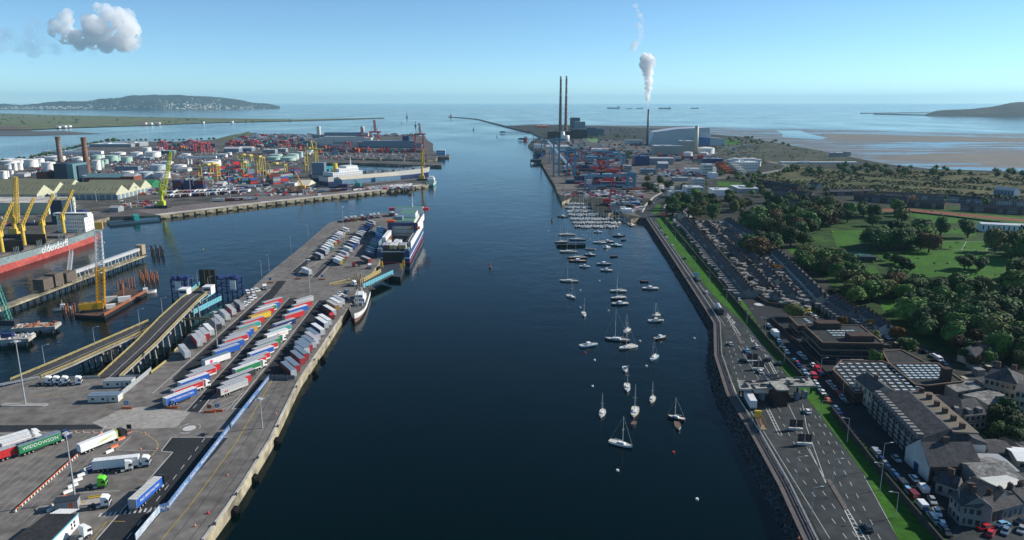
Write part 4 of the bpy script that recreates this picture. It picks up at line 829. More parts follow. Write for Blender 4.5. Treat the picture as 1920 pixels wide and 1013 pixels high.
for k, (bx_, by) in enumerate(((9, 474), (50, 457), (87, 433), (124, 435))):
    Y = (-(X0+.5)*F/(960-bx_)-26)/.975; y = Y1-Y
    c = part('deck_crane', (lambda q: (q.cyl((0, 0, 9), (0, 0, 22), 1.5, 1.3, 12), q.box(-1.6, 1.6, -1.6, 2.2, 22, 27), q)[2])(MB()), [YC], t, (0, y, 0))
    mb = MB(); mb.lattice((0, 1.5, 24), (-7, -9, 47), 2.0, 1.2, 9, .38); part('jib', mb, [YC], c); mb = MB(); mb.bar((0, 0, 28), (-7, -9, 47), .12); mb.bar((1, 0, 28), (-6.6, -9, 47), .12); part('hoist_cable', mb, ['black'], c)
for k in range(5):
    y = 34+k*27.5; mb = MB(); mb.box(-10, 10, y, y+15, 9, 11.2); part('hatch_coaming', mb, [M('hatch_brown', (.13, .12, .11), .8, .2)], t)
    if 0 < k < 4: mb = MB(); mb.box(-12, 12, y+15.5, y+16.6, 10.5, 18); part('hatch_cover', mb, ['black'], t)
mb = MB()
for k in range(60): y = 12+k*3; mb.bar((-14.6, y, 9), (-14.6, y, 10.4), .12)
mb.bar((-14.6, 10, 10.4), (-14.6, 180, 10.4), .14)
for k in range(5):
    for j in range(4): mb.bar((-13, 30+k*27.5+j*1.8, 9), (-13, 30+k*27.5+j*1.8, 15), .35)
part('deck_fittings', mb, [HG], t)
# large freight ferry at the quay
fx, fy = -91, 548; t = thing('freight_ferry', 'large white and blue freight ferry moored stern-on at the quay loading bridge', 'ferry', (fx, fy, 0), rad(1.5))
mb = MB(); hull(mb, 148, 25, [-2, .8, 3.4, 4.4, 9.5], [3, 1, 2, 1], bow=.24, tran=1, rake=8, sheer=2, deck=4); part('hull', mb, ['white', M('ferry_blue', (.03, .07, .17), .5), 'white', 'red', DG], t)
for s_ in (-1, 1): bx('side_wall', 'white' if s_ > 0 else 'bluegrey', t, s_*12.45-.3, s_*12.45+.3, 10, 112, 9.2, 14.5); bx('side_wall', 'white', t, s_*12.45-.35, s_*12.45+.35, 66, 124, 14.5, 20)  # shading of the lower left wall is put into its blue-grey paint
bx('stern_opening_shade', 'black', t, -8, 8, -.15, .1, 1.5, 8.3); bx('stern_beam', 'offwhite', t, -9.5, 9.5, -.3, .3, 8.6, 9.3)  # black panel paints the shade inside the open stern doorway
mb = MB(); mb.box(-12, -8.6, 0, 9, 9.2, 11.4); mb.box(8.6, 12, 0, 9, 9.2, 11); part('winch_house', mb, ['bluegrey'], t)
bx('hold', 'black', t, -8.5, 7, 30, 62, 9.21, 9.3); mb = MB(); mb.quad((-8, 26, 9.3), (7, 26, 9.3), (7, 60, 3.5), (-8, 60, 3.5)); 
for s_ in (-8.6, 7.2): mb.box(s_-.3, s_+.3, 24, 62, 9.2, 12.2)
part('ramp_side', mb, ['brown'], t)
bx('casing', 'white', t, -12, -9, 26, 60, 9.2, 15.5); bx('casing', 'white', t, 9, 12, 22, 60, 9.2, 13)
mb = MB(); mb.box(-12.4, 12.4, 62, 64, 18.5, 21); mb.box(-12.4, -9.6, 61.5, 64.5, 9.2, 21); mb.box(9.6, 12.4, 61.5, 64.5, 9.2, 21); part('goalpost', mb, ['navy'], t)
s = bx('deckhouse', 'offwhite', t, -9.5, 9.5, 66, 112, 9.2, 22); mb = MB(); mb.box(-9.2, 9.2, 66.3, 111, 22, 22.15); part('deck', mb, [DK], s)
bx('deckhouse', 'white', t, -5, 9, 84, 104, 22.2, 26); mb = MB(); mb.box(-4.8, 8.8, 84.2, 103.8, 26, 26.15); part('deck', mb, [DK], t)
bx('deckhouse', 'bluegrey', t, -7, -1, 72, 84, 22.2, 25); wins(t, -6, 8, 11, 7, 65.9, rows=3, dz=3.6)
b_ = bx('bridge', 'white', t, -12.8, 12.8, 112, 120, 22, 27); mb = MB(); mb.box(-12.6, 12.6, 112.1, 119.8, 27, 27.15); part('deck', mb, [DK], b_)
for s_ in (-1, 1): x0_, x1_ = sorted((s_*12.8, s_*18)); bx('bridge_wing', 'red', t, x0_, x1_, 113, 118, 24, 26.6)
mb = MB(); mb.cyl((3, 116, 27), (3, 116, 40), .5, .2); mb.bar((0, 116, 33), (6, 116, 33), .3); mb.bar((1.2, 116, 36), (4.8, 116, 36), .25); part('mast', mb, ['white'], t)
mb = MB(); mb.xprism([(0, 0), (3, 0), (3.4, 1.2), (1.5, 2.4), (-.4, 1.2)], -3.5, 3.5); me = mb.mesh('lifeboat', ['orange'])
for q in ((-10, 64.5, 21.2), (11, 63, 15.5)): part('lifeboat', me, None, t, q)
mb = MB()
for k in range(14): mb.bar((11.8, 12+k*7.5, 14.5), (11.8, 12+k*7.5, 15.6), .15); mb.bar((-11.8, 30+k*6, 14.5), (-11.8, 30+k*6, 15.6), .15)
part('railing', mb, ['white'], t)
for k, (x, y, s, r, d) in enumerate(((-8, 8, 'grey', 'silver', 'navy'), (-5, 8, 'maroon', 'silver', 'maroon'), (-2, 8, 'gold', 'white', 'yellow'), (1, 8, 'cream', 'white', 'cream'), (5.2, 8, 'gold', 'silver', 'gold'), (8, 8, 'cream', 'silver', 'gold'), (-6.5, 20, 'white', 'white', 'white'), (-1.2, 22, 'white', 'white', 'white'), (2, 20, 'white', 'white', 'white'))):
    q = thing('semi_trailer', f"{cn(d)} ended trailer on the ferry's stern deck, {ordw(k if k < 6 else k-6)} from left in the {'rear' if k < 6 else 'inner'} line", 'trailer', (fx+x, fy+y-4, 9.2), rad(91.5), 'trailers on the ferry deck'); trailer_parts(q, s, r, d, L=12, small=True)
# small old white ship moored below
a, b = P(672, 604, 0), P(697, 552, 0); t = thing('small_coaster', 'small old white ship with wooden masts and red waterline at the quay corner', 'ship', (b.x-5, b.y+2, 0), atan2(a.y-b.y, a.x-b.x+3)-pi/2); Ls = (a-b).length+3
mb = MB(); hull(mb, Ls, 9, [-1, .9, 1.3, 3.6], [2, 1, 0], bow=.45, tran=.55, rake=2, sheer=2.2, deck=3, ss=1.2); part('hull', mb, ['white', 'maroon', M('rusty_boot', (.18, .11, .08)), DG], t)
s = bx('deckhouse', 'white', t, -3, 3, Ls*.33, Ls*.55, 3.3, 6); wins(s, -2.6, 2.6, 4.6, 5, Ls*.55+.05); s = bx('wheelhouse', 'white', t, -2.2, 2.2, Ls*.42, Ls*.56, 6, 8.6); wins(s, -2, 2, 7.2, 4, Ls*.56+.05)
s = bx('deckhouse', 'bluegrey', t, -2.4, 1.5, Ls*.6, Ls*.68, 3.3, 5.6); mb = MB()
for y, h in ((Ls*.2, 13), (Ls*.38, 16), (Ls*.7, 13)): mb.cyl((0, y, 3), (0, y, h), .28, .18, 8); mb.bar((0, y, 5), (2.2, y+4, 9), .2)
part('mast', mb, ['tan'], t); mb = MB(); mb.cyl((0, Ls*.36, 6), (0, Ls*.36, 10), .9, .8, 10); part('funnel', mb, ['grey'], t)
mb = MB()
for k in range(int(Ls/1.6)): pass
mb.path([(0, Ls-2, 6), (0, Ls*.7, 13), (0, Ls*.38, 16), (0, Ls*.2, 13), (0, 1, 5)], .06); part('rigging', mb, ['grey'], t)
# conveyor jetty
a, b = P(-40, 592, 4), P(268, 478, 4); d = (b-a).normalized(); rz = atan2(d.y, d.x); L = (b-a).length; t = thing('conveyor_jetty', 'long grey conveyor jetty on piles between bulk carrier and crane barge', 'jetty', a, rz)
mb = MB(); mb.box(0, L, -3.5, 3.5, -1, 0); part('deck', mb, [CONCD], t); mb = MB(); k = 0
mb.cyl((0, 0, -6), (0, 0, -.9), .4, n=6); me = mb.mesh('pile', ['dark'])
while k < L: [part('pile', me, None, t, (k, y, 0)) for y in (-3, 3)]; k += 6
pass; L0 = L*.42; mb = MB(); mb.box(L0, L-2, -1.3, 1.3, 4.3, 6.4, 0); part('conveyor_gallery', mb, ['silver'], t); mb = MB(); k = L0
while k < L: mb.bar((k, -1.6, 0), (k, -.8, 4.4), .35); mb.bar((k, 1.6, 0), (k, .8, 4.4), .35); k += 9
part('trestle', mb, ['offwhite'], t)
for k, (x, w_, h, c) in enumerate(((20, 9, 7, 'tan'), (31, 8, 8, 'brown'), (42, 10, 6, 'brown'))): bx('transfer_house', M('weathered_cladding', (.12, .1, .085), .8, .2), t, L*.26+x-14, L*.26+x-14+w_, -3.5, 3.5, 1.5, 1.5+h)
bx('end_house', 'tan', t, L-5, L, -2.6, 2.6, 1, 8.5); mb = MB(); mb.lattice(Vector((L0+12, 2, 6)), Vector((L*.78, 32, 10)), 2, 2, 10, .35); part('branch_conveyor', mb, ['silver'], t)
for k in range(9):
    p = P(284+k*2.9, 474+(k % 3)*3.5, 0); mb = MB(); mb.cyl((0, 0, -4), (0, 0, 6+(k % 2)), .55, n=8); solo('mooring_pile', mb, ['dark'], f"dark mooring pile off the jetty's outer end, {ordw(k)} from left", 'pile', p, group='mooring piles off the jetty end')
for k in range(11):
    p = P(263+k*3.3, 521+(k % 3)*4, 0); mb = MB(); mb.cyl((0, 0, -4), (0, 0, 5.5), .5, n=8); solo('steel_pile', mb, ['rust'], 'rusty red steel pile in the cluster below the jetty end', 'pile', p, group='rusty piles below the jetty end')
for k in range(7):
    p = P(221+k*5.3, 545-(k % 2)*2-k, 0); mb = MB(); mb.cyl((0, 0, -4), (0, 0, 6.5), .42, n=8); solo('steel_pile', mb, ['rust'], 'thin rusty pile in the row behind the crane barge', 'pile', p, group='rusty piles behind the barge')
for k in range(7):
    p = P(119+k*4.4, 592-(k % 3)*4, 0); mb = MB(); mb.cyl((0, 0, -4), (0, 0, 5), .45, n=8); solo('steel_pile', mb, ['rust'], 'rusty pile between small white float and crane barge', 'pile', p, group='rusty piles left of the barge')
# crane barge
q = [P(140, 596, 0), P(197, 599, 0), P(276, 553, 0), P(236, 543, 0), P(196, 566, 0)]; o = q[0].copy(); t = thing('crane_barge', 'flat rusty work barge carrying the tall yellow lattice crane', 'barge', o)
mb = MB(); mb.prism([(p.x-o.x, p.y-o.y) for p in q], -.6, 1.8, 0, 1); part('deck', mb, ['black', M('rusty_deck', (.09, .06, .045), .9, .35, .2, sc2=1)], t)
mb = MB(); 
for a, b in ((q[1], q[2]),):
    a = a-o+Vector((0, 0, 2.4)); b = b-o+Vector((0, 0, 2.4)); mb.bar(a+Vector((-1, 1, 0)), b+Vector((-1, 1, 0)), .6, 1.6)
part('fender_beam', mb, ['rust'], t)
p = P(178, 583, 1.8); c = thing('crawler_crane', 'tall yellow lattice crane with pale upper boom standing on the barge', 'crane', p, rad(20)); zt = ZT(p.y, 418)
mb = MB(); mb.box(-5, 5, -3.6, -2.2, 0, 1.4); mb.box(-5, 5, 2.2, 3.6, 0, 1.4); part('tracks', mb, ['dark'], c); mb = MB(); mb.box(-7.5, 4, -2.6, 2.6, 1.6, 5.2); mb.box(2, 5, -2.8, -1.2, 1.6, 5.4); part('machinery_house', mb, [M('crane_orange', (.7, .36, .02), .5)], c)
hb_ = (zt-1.8); mb = MB(); mb.lattice((3.5, 0, 3), (5.5, 0, hb_*.5), 3.8, 3.8, 10, .6); part('boom', mb, [M('crane_orange', (.7, .36, .02), .5)], c); mb = MB(); mb.lattice((5.5, 0, hb_*.5), (7, 0, hb_*.92), 3.8, 2.8, 9, .5); part('boom', mb, ['white'], c)
mb = MB(); mb.box(5.5, 9.5, -1.4, 1.4, hb_*.92, hb_); part('boom_head', mb, ['gold'], c); mb = MB(); mb.bar((-7, -1.5, 5), (-3, -1, 22), .3); mb.bar((-3, -1, 22), (6.5, 0, hb_*.92), .12); mb.bar((-7, 1.5, 5), (6.5, .5, hb_*.9), .12); mb.bar((-7, 0, 5), (-1, 0, hb_*.35), .15); part('stays', mb, ['gold'], c)
for k, (x, y, w_, h, cc, lb) in enumerate(((207, 566, 8, 3.2, 'offwhite', 'grey white container on the barge deck behind the crane'), (208, 578, 5, 2.4, 'white', 'low white box on the barge deck right of the crane'), (234, 565, 7, 3, 'white', 'white container at the far end of the barge deck'))):
    mb = MB(); mb.obox(0, 0, w_, 2.6, 0, h, .5); solo('deck_container', mb, [cc], lb, 'container', P(x, y, 1.8))
mb = MB(); mb.cyl((0, 0, -3), (0, 0, 12), .6, n=10); solo('spud_pile', mb, ['rust'], 'tall rusty spud post through the barge deck', 'pile', P(233, 568, 0))
def workboat(px, L, rz, hc, label, cat='tug', sup='white'):
    p = P(*px, 0); t = thing('workboat', label, cat, p, rz); mb = MB(); hull(mb, L, L*.3, [-.4, .5, 1.4], [0, 0], bow=.45, tran=.8, sheer=.8, n=14, deck=1); part('hull', mb, [hc, DG], t)
    s = bx('wheelhouse', sup, t, -L*.1, L*.1, L*.4, L*.62, 1.1, 3.6); wins(s, -L*.09, L*.09, 2.6, 3, L*.62+.03, h=.6, w_=L*.05); mb = MB(); mb.cyl((0, L*.5, 3.6), (0, L*.5, 6.5), .12, .05, 6); part('mast', mb, ['white'], t); return t
workboat((252, 553), 13, rad(-60), 'white', 'small white and yellow workboat at the far end of the crane barge'); workboat((100, 583), 10, rad(-70), 'offwhite', 'small white float by the rusty piles left of the barge')
# unfinished jetty blocks at left edge
for (x, y, w_, lab, top) in ((62, 617, 21, 'rust and white scaffolded concrete platform on piles at the left', 'rust'), (14, 640, 19, 'white concrete platform with blue plant on piles at the left edge', 'white')):
    p = P(x, y, 3); t = thing('jetty_platform', lab, 'platform', p, rad(12)); bx('deck', CONCL, t, -w_/2, w_/2, 0, 9, -1, .8); mb = MB()
    for k in (-.4, 0, .4):
        for j in (1.5, 7.5): mb.cyl((k*w_, j, -7), (k*w_, j, -1), .6, n=8)
    part('piles', mb, ['dark'], t); mb = MB(); rr = random.Random(x)
    for k in range(34): cx, cy = rr.uniform(-w_*.45, w_*.45), rr.uniform(.5, 8.5); mb.obox(cx, cy, rr.uniform(.5, 3), rr.uniform(.1, .5), .8, .8+rr.uniform(.2, 1.2), rr.uniform(0, 3))
    part('formwork', mb, ['rust' if top == 'rust' else 'silver'], t)
    if top == 'white': bx('generator', 'navy', t, -4, 1, 3, 6, .8, 3)
p = P(14, 612, 2); t = thing('lattice_crane', 'green lattice crane boom rising at the far left edge', 'crane', p); bx('base', 'dark', t, -4, 4, 0, 4, 0, 3); mb = MB(); mb.lattice((0, 2, 3), (-9, 6, ZT(p.y+6, 500)), 2.2, 1.6, 14, .3); part('boom', mb, [M('crane_green', (.03, .22, .17), .5)], t)
# the rest of the shipping
def mini_ship(name, px, L, B, rz, z, mats, label, cat='ship', sup=None, bowf=.2, group=None):
    p = P(*px, 0); t = thing(name, label, cat, p, rz, group); mb = MB(); hull(mb, L, B, [-1, z*.35, z], [1, 0], bow=bowf, tran=.9, rake=L*.02, sheer=z*.2, deck=2); part('hull', mb, mats, t)
    for x0, x1, y0, y1, z0, z1, c in (sup or []):
        s = bx('superstructure', c, t, x0*B, x1*B, y0*L, y1*L, z0, z1)
        if z1-z0 > 4 and c in ('white', 'offwhite', 'bluegrey'):
            for q in range(int((z1-z0)/3)): wins(s, x0*B+1, x1*B-1, z0+1+q*3, max(3, int((x1-x0)*B/2.4)), y0*L-.06, h=.9); wins(s, y0*L+1, y1*L-1, z0+1+q*3, max(3, int((y1-y0)*L/3)), x1*B+.06, h=.9, face='x'); 
    return t
e_ = lambda a, b: atan2((P(*b)-P(*a)).y, (P(*b)-P(*a)).x)-pi/2
t = mini_ship('ferry', (607, 345), (P(803, 327)-P(607, 345)).length, 28, e_((607, 345), (803, 327)), 11, ['offwhite', 'navy', DG], 'white ferry with yellow funnel behind the long blue shed', 'ferry', [(-.48, .48, .04, .3, 11, 17, 'white'), (-.42, .42, .1, .27, 17, 22, 'white'), (-.35, .35, .17, .27, 22, 25, 'white')])
Lf = 150
mb = MB(); mb.cyl((0, 22, 17), (0, 22, 30), 4, 3.4, 10); part('funnel', mb, ['yellow'], t); mb = MB(); mb.cyl((0, 50, 25), (0, 50, 37), 1, .4); mb.bar((-3, 50, 32), (3, 50, 32), .5); part('mast', mb, ['white'], t)
mb = MB(); rr = random.Random(4)
for k in range(46): x = rr.choice((-9, -5.5, 5.5, 9)); y = 75+rr.random()*110; mb.box(x-1.3, x+1.3, y, y+12, 10.8, 14)
part('deck_cargo', mb, ['bluegrey'], t)
mini_ship('container_ship', (596, 338), 118, 22, 0, 9, ['grey', 'navy', DG], 'grey green container ship beside the yellow quay crane', 'ship', [(-.45, .45, .04, .16, 9, 27, 'bluegrey'), (-.45, .45, .3, .85, 9, 14, 'teal')])
mini_ship('survey_ship', (806, 350), 42, 12, 0, 5, ['offwhite', 'teal', DK], 'small white and teal ship at the tip of the long pier', 'ship', [(-.4, .4, .35, .7, 5, 10, 'white'), (-.3, .3, .45, .62, 10, 13, 'white')])
t = mini_ship('ferry', (710, 276.5), 175, 30, pi/2-.02, 20, ['offwhite', 'offwhite', DG], 'large pale ferry with dark lettering behind the red quay cranes', 'ferry', [(-.45, .45, .1, .92, 20, 26, 'offwhite'), (-.4, .4, .2, .85, 24, 30, 'offwhite'), (-.2, .2, .15, .25, 30, 40, 'silver')])
letters('Stena Line', 13, 'navy', t, (-15.7, 95, 14), -pi/2)
mini_ship('ferry', (792, 279.5), 170, 28, pi/2, 16, ['bluegrey', 'navy', DG], 'pale blue ferry with dark blue lower hull at the outer berth', 'ferry', [(-.42, .42, .1, .9, 16, 22, 'bluegrey'), (-.3, .3, .2, .3, 22, 34, 'navy')])
mini_ship('ferry', (700, 262), 200, 30, pi/2, 14, ['bluegrey', 'bluegrey', DG], 'grey ferry with two pointed funnels at the farthest berth', 'ferry', [(-.42, .42, .1, .8, 14, 24, 'bluegrey'), (-.3, .3, .15, .2, 24, 44, 'offwhite'), (-.3, .3, .88, .93, 14, 44, 'offwhite')])
t = mini_ship('container_ship', (1023, 354), 150, 25, rad(4), 9, ['navy', 'navy', DG], 'dark blue container ship with grey container stacks at the blue crane quay', 'ship', [(-.46, .46, .12, .2, 9, 15, 'bluegrey')], .25); t.rotation_euler.z = pi; t.location = P(1003, 290); t.location.x += 8
s = bx('superstructure', 'white', t, -11, 11, 20, 34, 9, 26)
mb = MB(); mb.cyl((0, 157, -1), (0, 157, 4), 2.2, 1.5); part('bulbous_bow', mb, ['orange'], t)
rr = random.Random(9); mb = MB()
for k in range(8):
    for j in range(9): h = 2+int(rr.random()*3); mb.box(-11+j*2.45, -8.65+j*2.45, 42+k*12.4, 54+k*12.4, 9, 9+h*2.6)
part('container_stack', mb, [M('drab_containers', (.14, .13, .12), .7, .3, .2, sc2=.4)], t)
mini_ship('coaster', (988, 277), 80, 13, pi, 6, ['dark', 'red', DG], 'small dark coaster with bright red stern on the south quay', 'ship', [(-.45, .45, .6, .85, 6, 14, 'white')]).location = P(985, 262)
for k, (x, y, L) in enumerate(((1150, 203, 190), (1180, 204, 90), (1199, 202, 110), (1246, 203.5, 190), (1302, 205, 130))):
    p = P(x, 203+(k % 2)*.5+1, 0); sc_ = MPP(p); LL = (24, 12, 14, 23, 15)[k]*sc_; t = thing('bulk_ship', f"anchored cargo ship on the horizon, {ordw(k)} from left", 'ship', p, pi/2, 'ships anchored on the horizon')
    mb = MB(); hull(mb, LL, LL*.16, [-1, LL*.09], [0], bow=.1); part('hull', mb, [M('far_hull', (.06, .09, .13), .7)], t, (0, -LL/2, 0)); bx('superstructure', 'offwhite', t, -LL*.07, LL*.07, -LL*.45, -LL*.36, LL*.08, LL*.2)
    mb = MB()
    for j in range(4): mb.bar((0, -LL*.25+j*LL*.18, 0), (0, -LL*.25+j*LL*.18, LL*.17), LL*.015)
    part('deck_crane', mb, ['bluegrey'], t)
q = P(203, 421, 0); t = thing('dredging_barge', 'flat dark blue barge with small blue wheelhouse by the north quay', 'barge', (q.x, q.y, 0)); L = (P(297, 413)-q).length; t.rotation_euler.z = e_((203, 421), (297, 413))
mb = MB(); mb.box(-8, 8, 0, L, -.5, 2.2); part('hull', mb, [M('barge_blue', (.03, .09, .14), .6)], t); s = bx('wheelhouse', 'teal', t, -6, 6, L*.5, L*.6, 2.2, 7.5); wins(s, -5, 5, 5, 5, L*.5-.05)
mb = MB(); mb.box(-8, -7.4, 0, L*.5, 2.2, 3.2); mb.box(7.4, 8, 0, L*.5, 2.2, 3.2); part('coaming', mb, ['dark'], t)
# ---------------------------------------------------------------- north port
def bpx(name, x0, x1, yb, yt, dep, wall, roof, label, cat='building', z0=ZN, win=None, flat=True, group=None, door=0):
    """building whose near wall spans photo columns x0..x1 with its foot on row yb and eaves on row yt"""
    p = P((x0+x1)/2, yb, z0); X0, X1 = XA(x0, p.y, z0), XA(x1, p.y, z0); h = max(2.5, ZT(p.y, yt)-z0)
    t = thing(name, label, cat, ((X0+X1)/2, p.y, z0), 0, group); W = (X1-X0)/2
    part('wall', (lambda q: (q.box(-W, W, 0, dep, 0, h), q)[1])(MB()), [wall], t)
    mb = MB()
    if flat: mb.box(-W-.2, W+.2, -.2, dep+.2, h, h+.35); mb.box(-W*.5, -W*.25, dep*.3, dep*.6, h+.35, h+1.8)
    else: mb.add([(-W-.3, -.4, h), (W+.3, -.4, h), (W+.3, dep+.4, h), (-W-.3, dep+.4, h), (-W-.3, dep/2, h+dep*.16), (W+.3, dep/2, h+dep*.16)], ((0, 1, 5, 4), (2, 3, 4, 5), (0, 4, 3), (1, 2, 5)))
    part('roof', mb, [roof], t)
    if win: n, r = win; wins(t, -W+.8, W-.8, h*.25, n, -.03, w_=max(.8, 1.1*W/n), h=h/r*.35, rows=r, dz=h*.75/r)
    if door:
        for k in range(door): mb = MB(); x = -W+2*W*(k+.5)/door; mb.box(x-1.6, x+1.6, -.06, .03, 0, min(4, h*.7)); part('loading_door', mb, ['bluegrey'], t)
    return t
WHR = M('white_sheet_roof', (.55, .57, .58), .5, .08, .02, sc2=.3); GNR = M('olive_sheet_roof', (.21, .21, .13), .7, .12, .03, sc2=.4); CRW = M('cream_cladding', (.46, .47, .33), .6, .06, .1)
BLK = M('brick_red', (.2, .07, .05), .85, .25, .3, sc2=2); NVC = M('navy_cladding', (.012, .03, .055), .5, .15, .05); TLC = M('teal_cladding', (.1, .2, .22), .5, .1, .1); GRC = M('grey_cladding', (.24, .26, .27), .6, .1, .1)
def gables(label, px, xl, n, wy, ze, zr):
    p = P(*px, ZN); X1 = p.x; X0 = XA(xl, p.y); t = thing('storage_shed', label, 'warehouse', (X0, p.y, ZN)); L = X1-X0
    mb = MB(); pr = [(0, 0)]
    mb.box(0, L, 0, n*wy, 0, ze)
    for k in range(n): y = k*wy; mb.add([(L, y, ze), (L, y+wy, ze), (L, y+wy/2, zr), (0, y, ze), (0, y+wy, ze), (0, y+wy/2, zr)], ((0, 1, 2), (4, 3, 5)))
    part('wall', mb, [CRW], t)
    for k in range(n):
        y = k*wy; mb = MB(); mb.quad((-.4, y-.4*(k == 0), ze), (L+.4, y-.4*(k == 0), ze), (L+.4, y+wy/2, zr+.1), (-.4, y+wy/2, zr+.1)); mb.quad((L+.4, y+wy, ze), (-.4, y+wy, ze), (-.4, y+wy/2, zr+.1), (L+.4, y+wy/2, zr+.1)); r = part('roof', mb, [GNR], t)
        mb = MB(); s = (zr-ze)/(wy/2); m = int(L/5)
        for j in range(m):
            if j % 4 == 3: continue
            x = 4+j*5; mb.quad((x, y+wy*.16, ze+s*wy*.16+.2), (x+1.1, y+wy*.16, ze+s*wy*.16+.2), (x+1.1, y+wy*.33, ze+s*wy*.33+.2), (x, y+wy*.33, ze+s*wy*.33+.2))
        part('rooflight_row', mb, [M('rooflight_dark', (.09, .09, .07))], r)
    mb = MB()
    for j in range(int(L/8)): mb.box(4+j*8, 10+j*8, -.08, .02, 0, ze*.75)
    for k in range(n*3): mb.box(L-.02, L+.08, 2+k*wy/3, 2+k*wy/3+wy/4.2, 0, ze*.7)
    part('loading_door', mb, ['bluegrey'], t)
gables('olive roofed triple gabled shed at the left edge of the north port', (70.6, 377), -230, 3, 33, 8, 18); gables('olive roofed triple gabled shed with rooflights, right of its twin', (219, 375), 108, 3, 30, 8, 17)
t = bpx('flat_store', -160, 92, 402, 381, 50, CRW, CONCL, 'wide low grey roofed store behind the bulk carrier')
bpx('hopper_building', 98, 121, 421, 376, 18, NVC, GNR, 'tall dark hopper building behind the bulk carrier')
def tank(x, yb, hw, yt, col, label, z0=ZN):
    p = P(x, yb, z0); r = hw*MPP(p); h = max(4, ZT(p.y+r, yt)-z0)
    t = thing('storage_tank', label, 'tank', (p.x, p.y+r, z0), 0, 'oil storage tanks'); mb = MB(); mb.cyl((0, 0, 0), (0, 0, h), r, n=24, caps=False)
    me = smooth(mb.mesh('shell', [col])); part('shell', me, None, t)
    mb = MB(); mb.cyl((0, 0, h), (0, 0, h+r*.12), r*1.01, r*.1, 24); mb.cyl((0, 0, h-.1), (0, 0, h+.05), r*1.03, n=24); part('roof', mb, [col], t)
    mb = MB(); pts = [(cos(-1.9+k*.13)*(r+.4), sin(-1.9+k*.13)*(r+.4), h*k/9) for k in range(10)]; mb.path(pts, .5); part('stair', mb, ['grey'], t)
TW = M('tank_white', (.72, .72, .69), .5, .1, .06, sc2=.25); TM = M('tank_mint', (.36, .52, .44), .5, .08, .06, sc2=.25); TB = M('tank_pale_blue', (.42, .5, .53), .5, .08, .06, sc2=.25)
tk = [(0, 250, 7.79, [(405, 500, 92, 385, 0), (550, 480, 62, 370, 0), (735, 402, 130, 340, 0), (660, 545, 92, 425, 0), (100, 530, 52, 455, 0), (195, 548, 36, 440, 0), (270, 540, 40, 430, 0), (28, 670, 46, 550, 0), (160, 652, 28, 545, 0), (98, 645, 24, 550, 0), (55, 452, 130, 400, 0), (230, 440, 90, 378, 0), (60, 420, 90, 372, 0), (1390, 540, 56, 395, 0), (1465, 515, 38, 400, 1), (1215, 545, 50, 405, 2), (1165, 500, 40, 390, 0), (1515, 455, 45, 385, 1), (1372, 385, 70, 320, 1), (1592, 425, 85, 325, 1), (1710, 412, 36, 345, 1), (1815, 428, 78, 345, 1), (1100, 400, 90, 350, 0)]),
      (200, 250, 6.754, [(485, 235, 54, 180, 0), (545, 315, 94, 235, 0), (350, 312, 70, 240, 0), (610, 480, 94, 400, 2), (905, 480, 76, 400, 0), (440, 575, 98, 490, 2), (668, 575, 92, 490, 0), (735, 408, 46, 360, 2), (985, 298, 56, 260, 0), (1290, 462, 95, 362, 0), (1372, 425, 55, 338, 0), (240, 520, 68, 490, 0), (1440, 302, 46, 262, 0), (130, 275, 70, 242, 0), (1065, 390, 14, 330, 0), (1025, 395, 12, 335, 0)]),
      (400, 240, 6.754, [(745, 408, 88, 366, 1), (770, 370, 80, 335, 1), (920, 422, 98, 372, 1), (985, 395, 78, 330, 1), (1090, 375, 38, 300, 2), (1212, 345, 48, 275, 0), (140, 372, 30, 330, 0), (195, 348, 28, 310, 0)])]
CNM = {0: ('white', TW), 1: ('mint green', TM), 2: ('pale blue', TB)}
allt = []
for ox, oy, s, L in tk:
    for x, y, w_, yt, c in L: allt.append((ox+x/s, oy+y/s, w_/s, oy+yt/s, c))
allt.sort(key=lambda q: (q[4], q[0])); cnt = {}
for q in allt: cnt[q[4]] = cnt.get(q[4], 0)+1
ci = {}
for q in allt:
    k = ci.get(q[4], 0); ci[q[4]] = k+1
    tank(*q[:4], CNM[q[4]][1], f"{CNM[q[4]][0]} oil storage tank, {nth(k, cnt[q[4]])} from the left among the {CNM[q[4]][0]} ones")
# old power station
t = bpx('power_station', 104, 130, 343, 308, 40, NVC, NVC, 'tall dark blue boiler house below the two brick chimneys'); W = (XA(145, t.location.y)-XA(104, t.location.y))
h = ZT(t.location.y, 309)-4; bx('lit_face', TLC, t, W*.33, W*.62, -3, 34, 0, h+1); bx('side_wall', NVC, t, W*.62, W*.7, 6, 30, 0, h-2); bx('annex', 'white', t, W*.7, W*1.1, 12, 30, 0, h*.35)  # teal box: sunlight on the right face put into a paler cladding colour
for (x, yb, yt, c1_, lb) in ((120, 326, 261, 'tan', 'sooty tan brick chimney behind the dark blue boiler house, left of two'), (168, 330, 262.5, 'rust', 'rusty red brick chimney, right of the dark blue boiler house')):
    p = P(x, yb, ZN); zt = ZT(p.y, yt); p.x = XA(x-3, p.y); t = thing('brick_chimney', lb, 'chimney', p); mb = MB(); mb.cyl((0, 0, 0), (0, 0, zt-6), 5, 3.7, 20, caps=False)
    part('shaft', smooth(mb.mesh('shaft', [M('sooty_brick_'+c1_, (.12, .07, .05) if c1_ == 'rust' else (.16, .13, .11), .9, .35, .08, sc2=.5, col2=(.3, .15, .1) if c1_ == 'rust' else (.27, .21, .18))])), None, t)
    mb = MB(); mb.cyl((0, 0, zt-6), (0, 0, zt-4), 4.2, n=20); mb.cyl((0, 0, zt-4), (0, 0, zt-1), 4, n=20); mb.cyl((0, 0, zt-1), (0, 0, zt), 4.9, n=20); part('crown', mb, ['brown'], t)
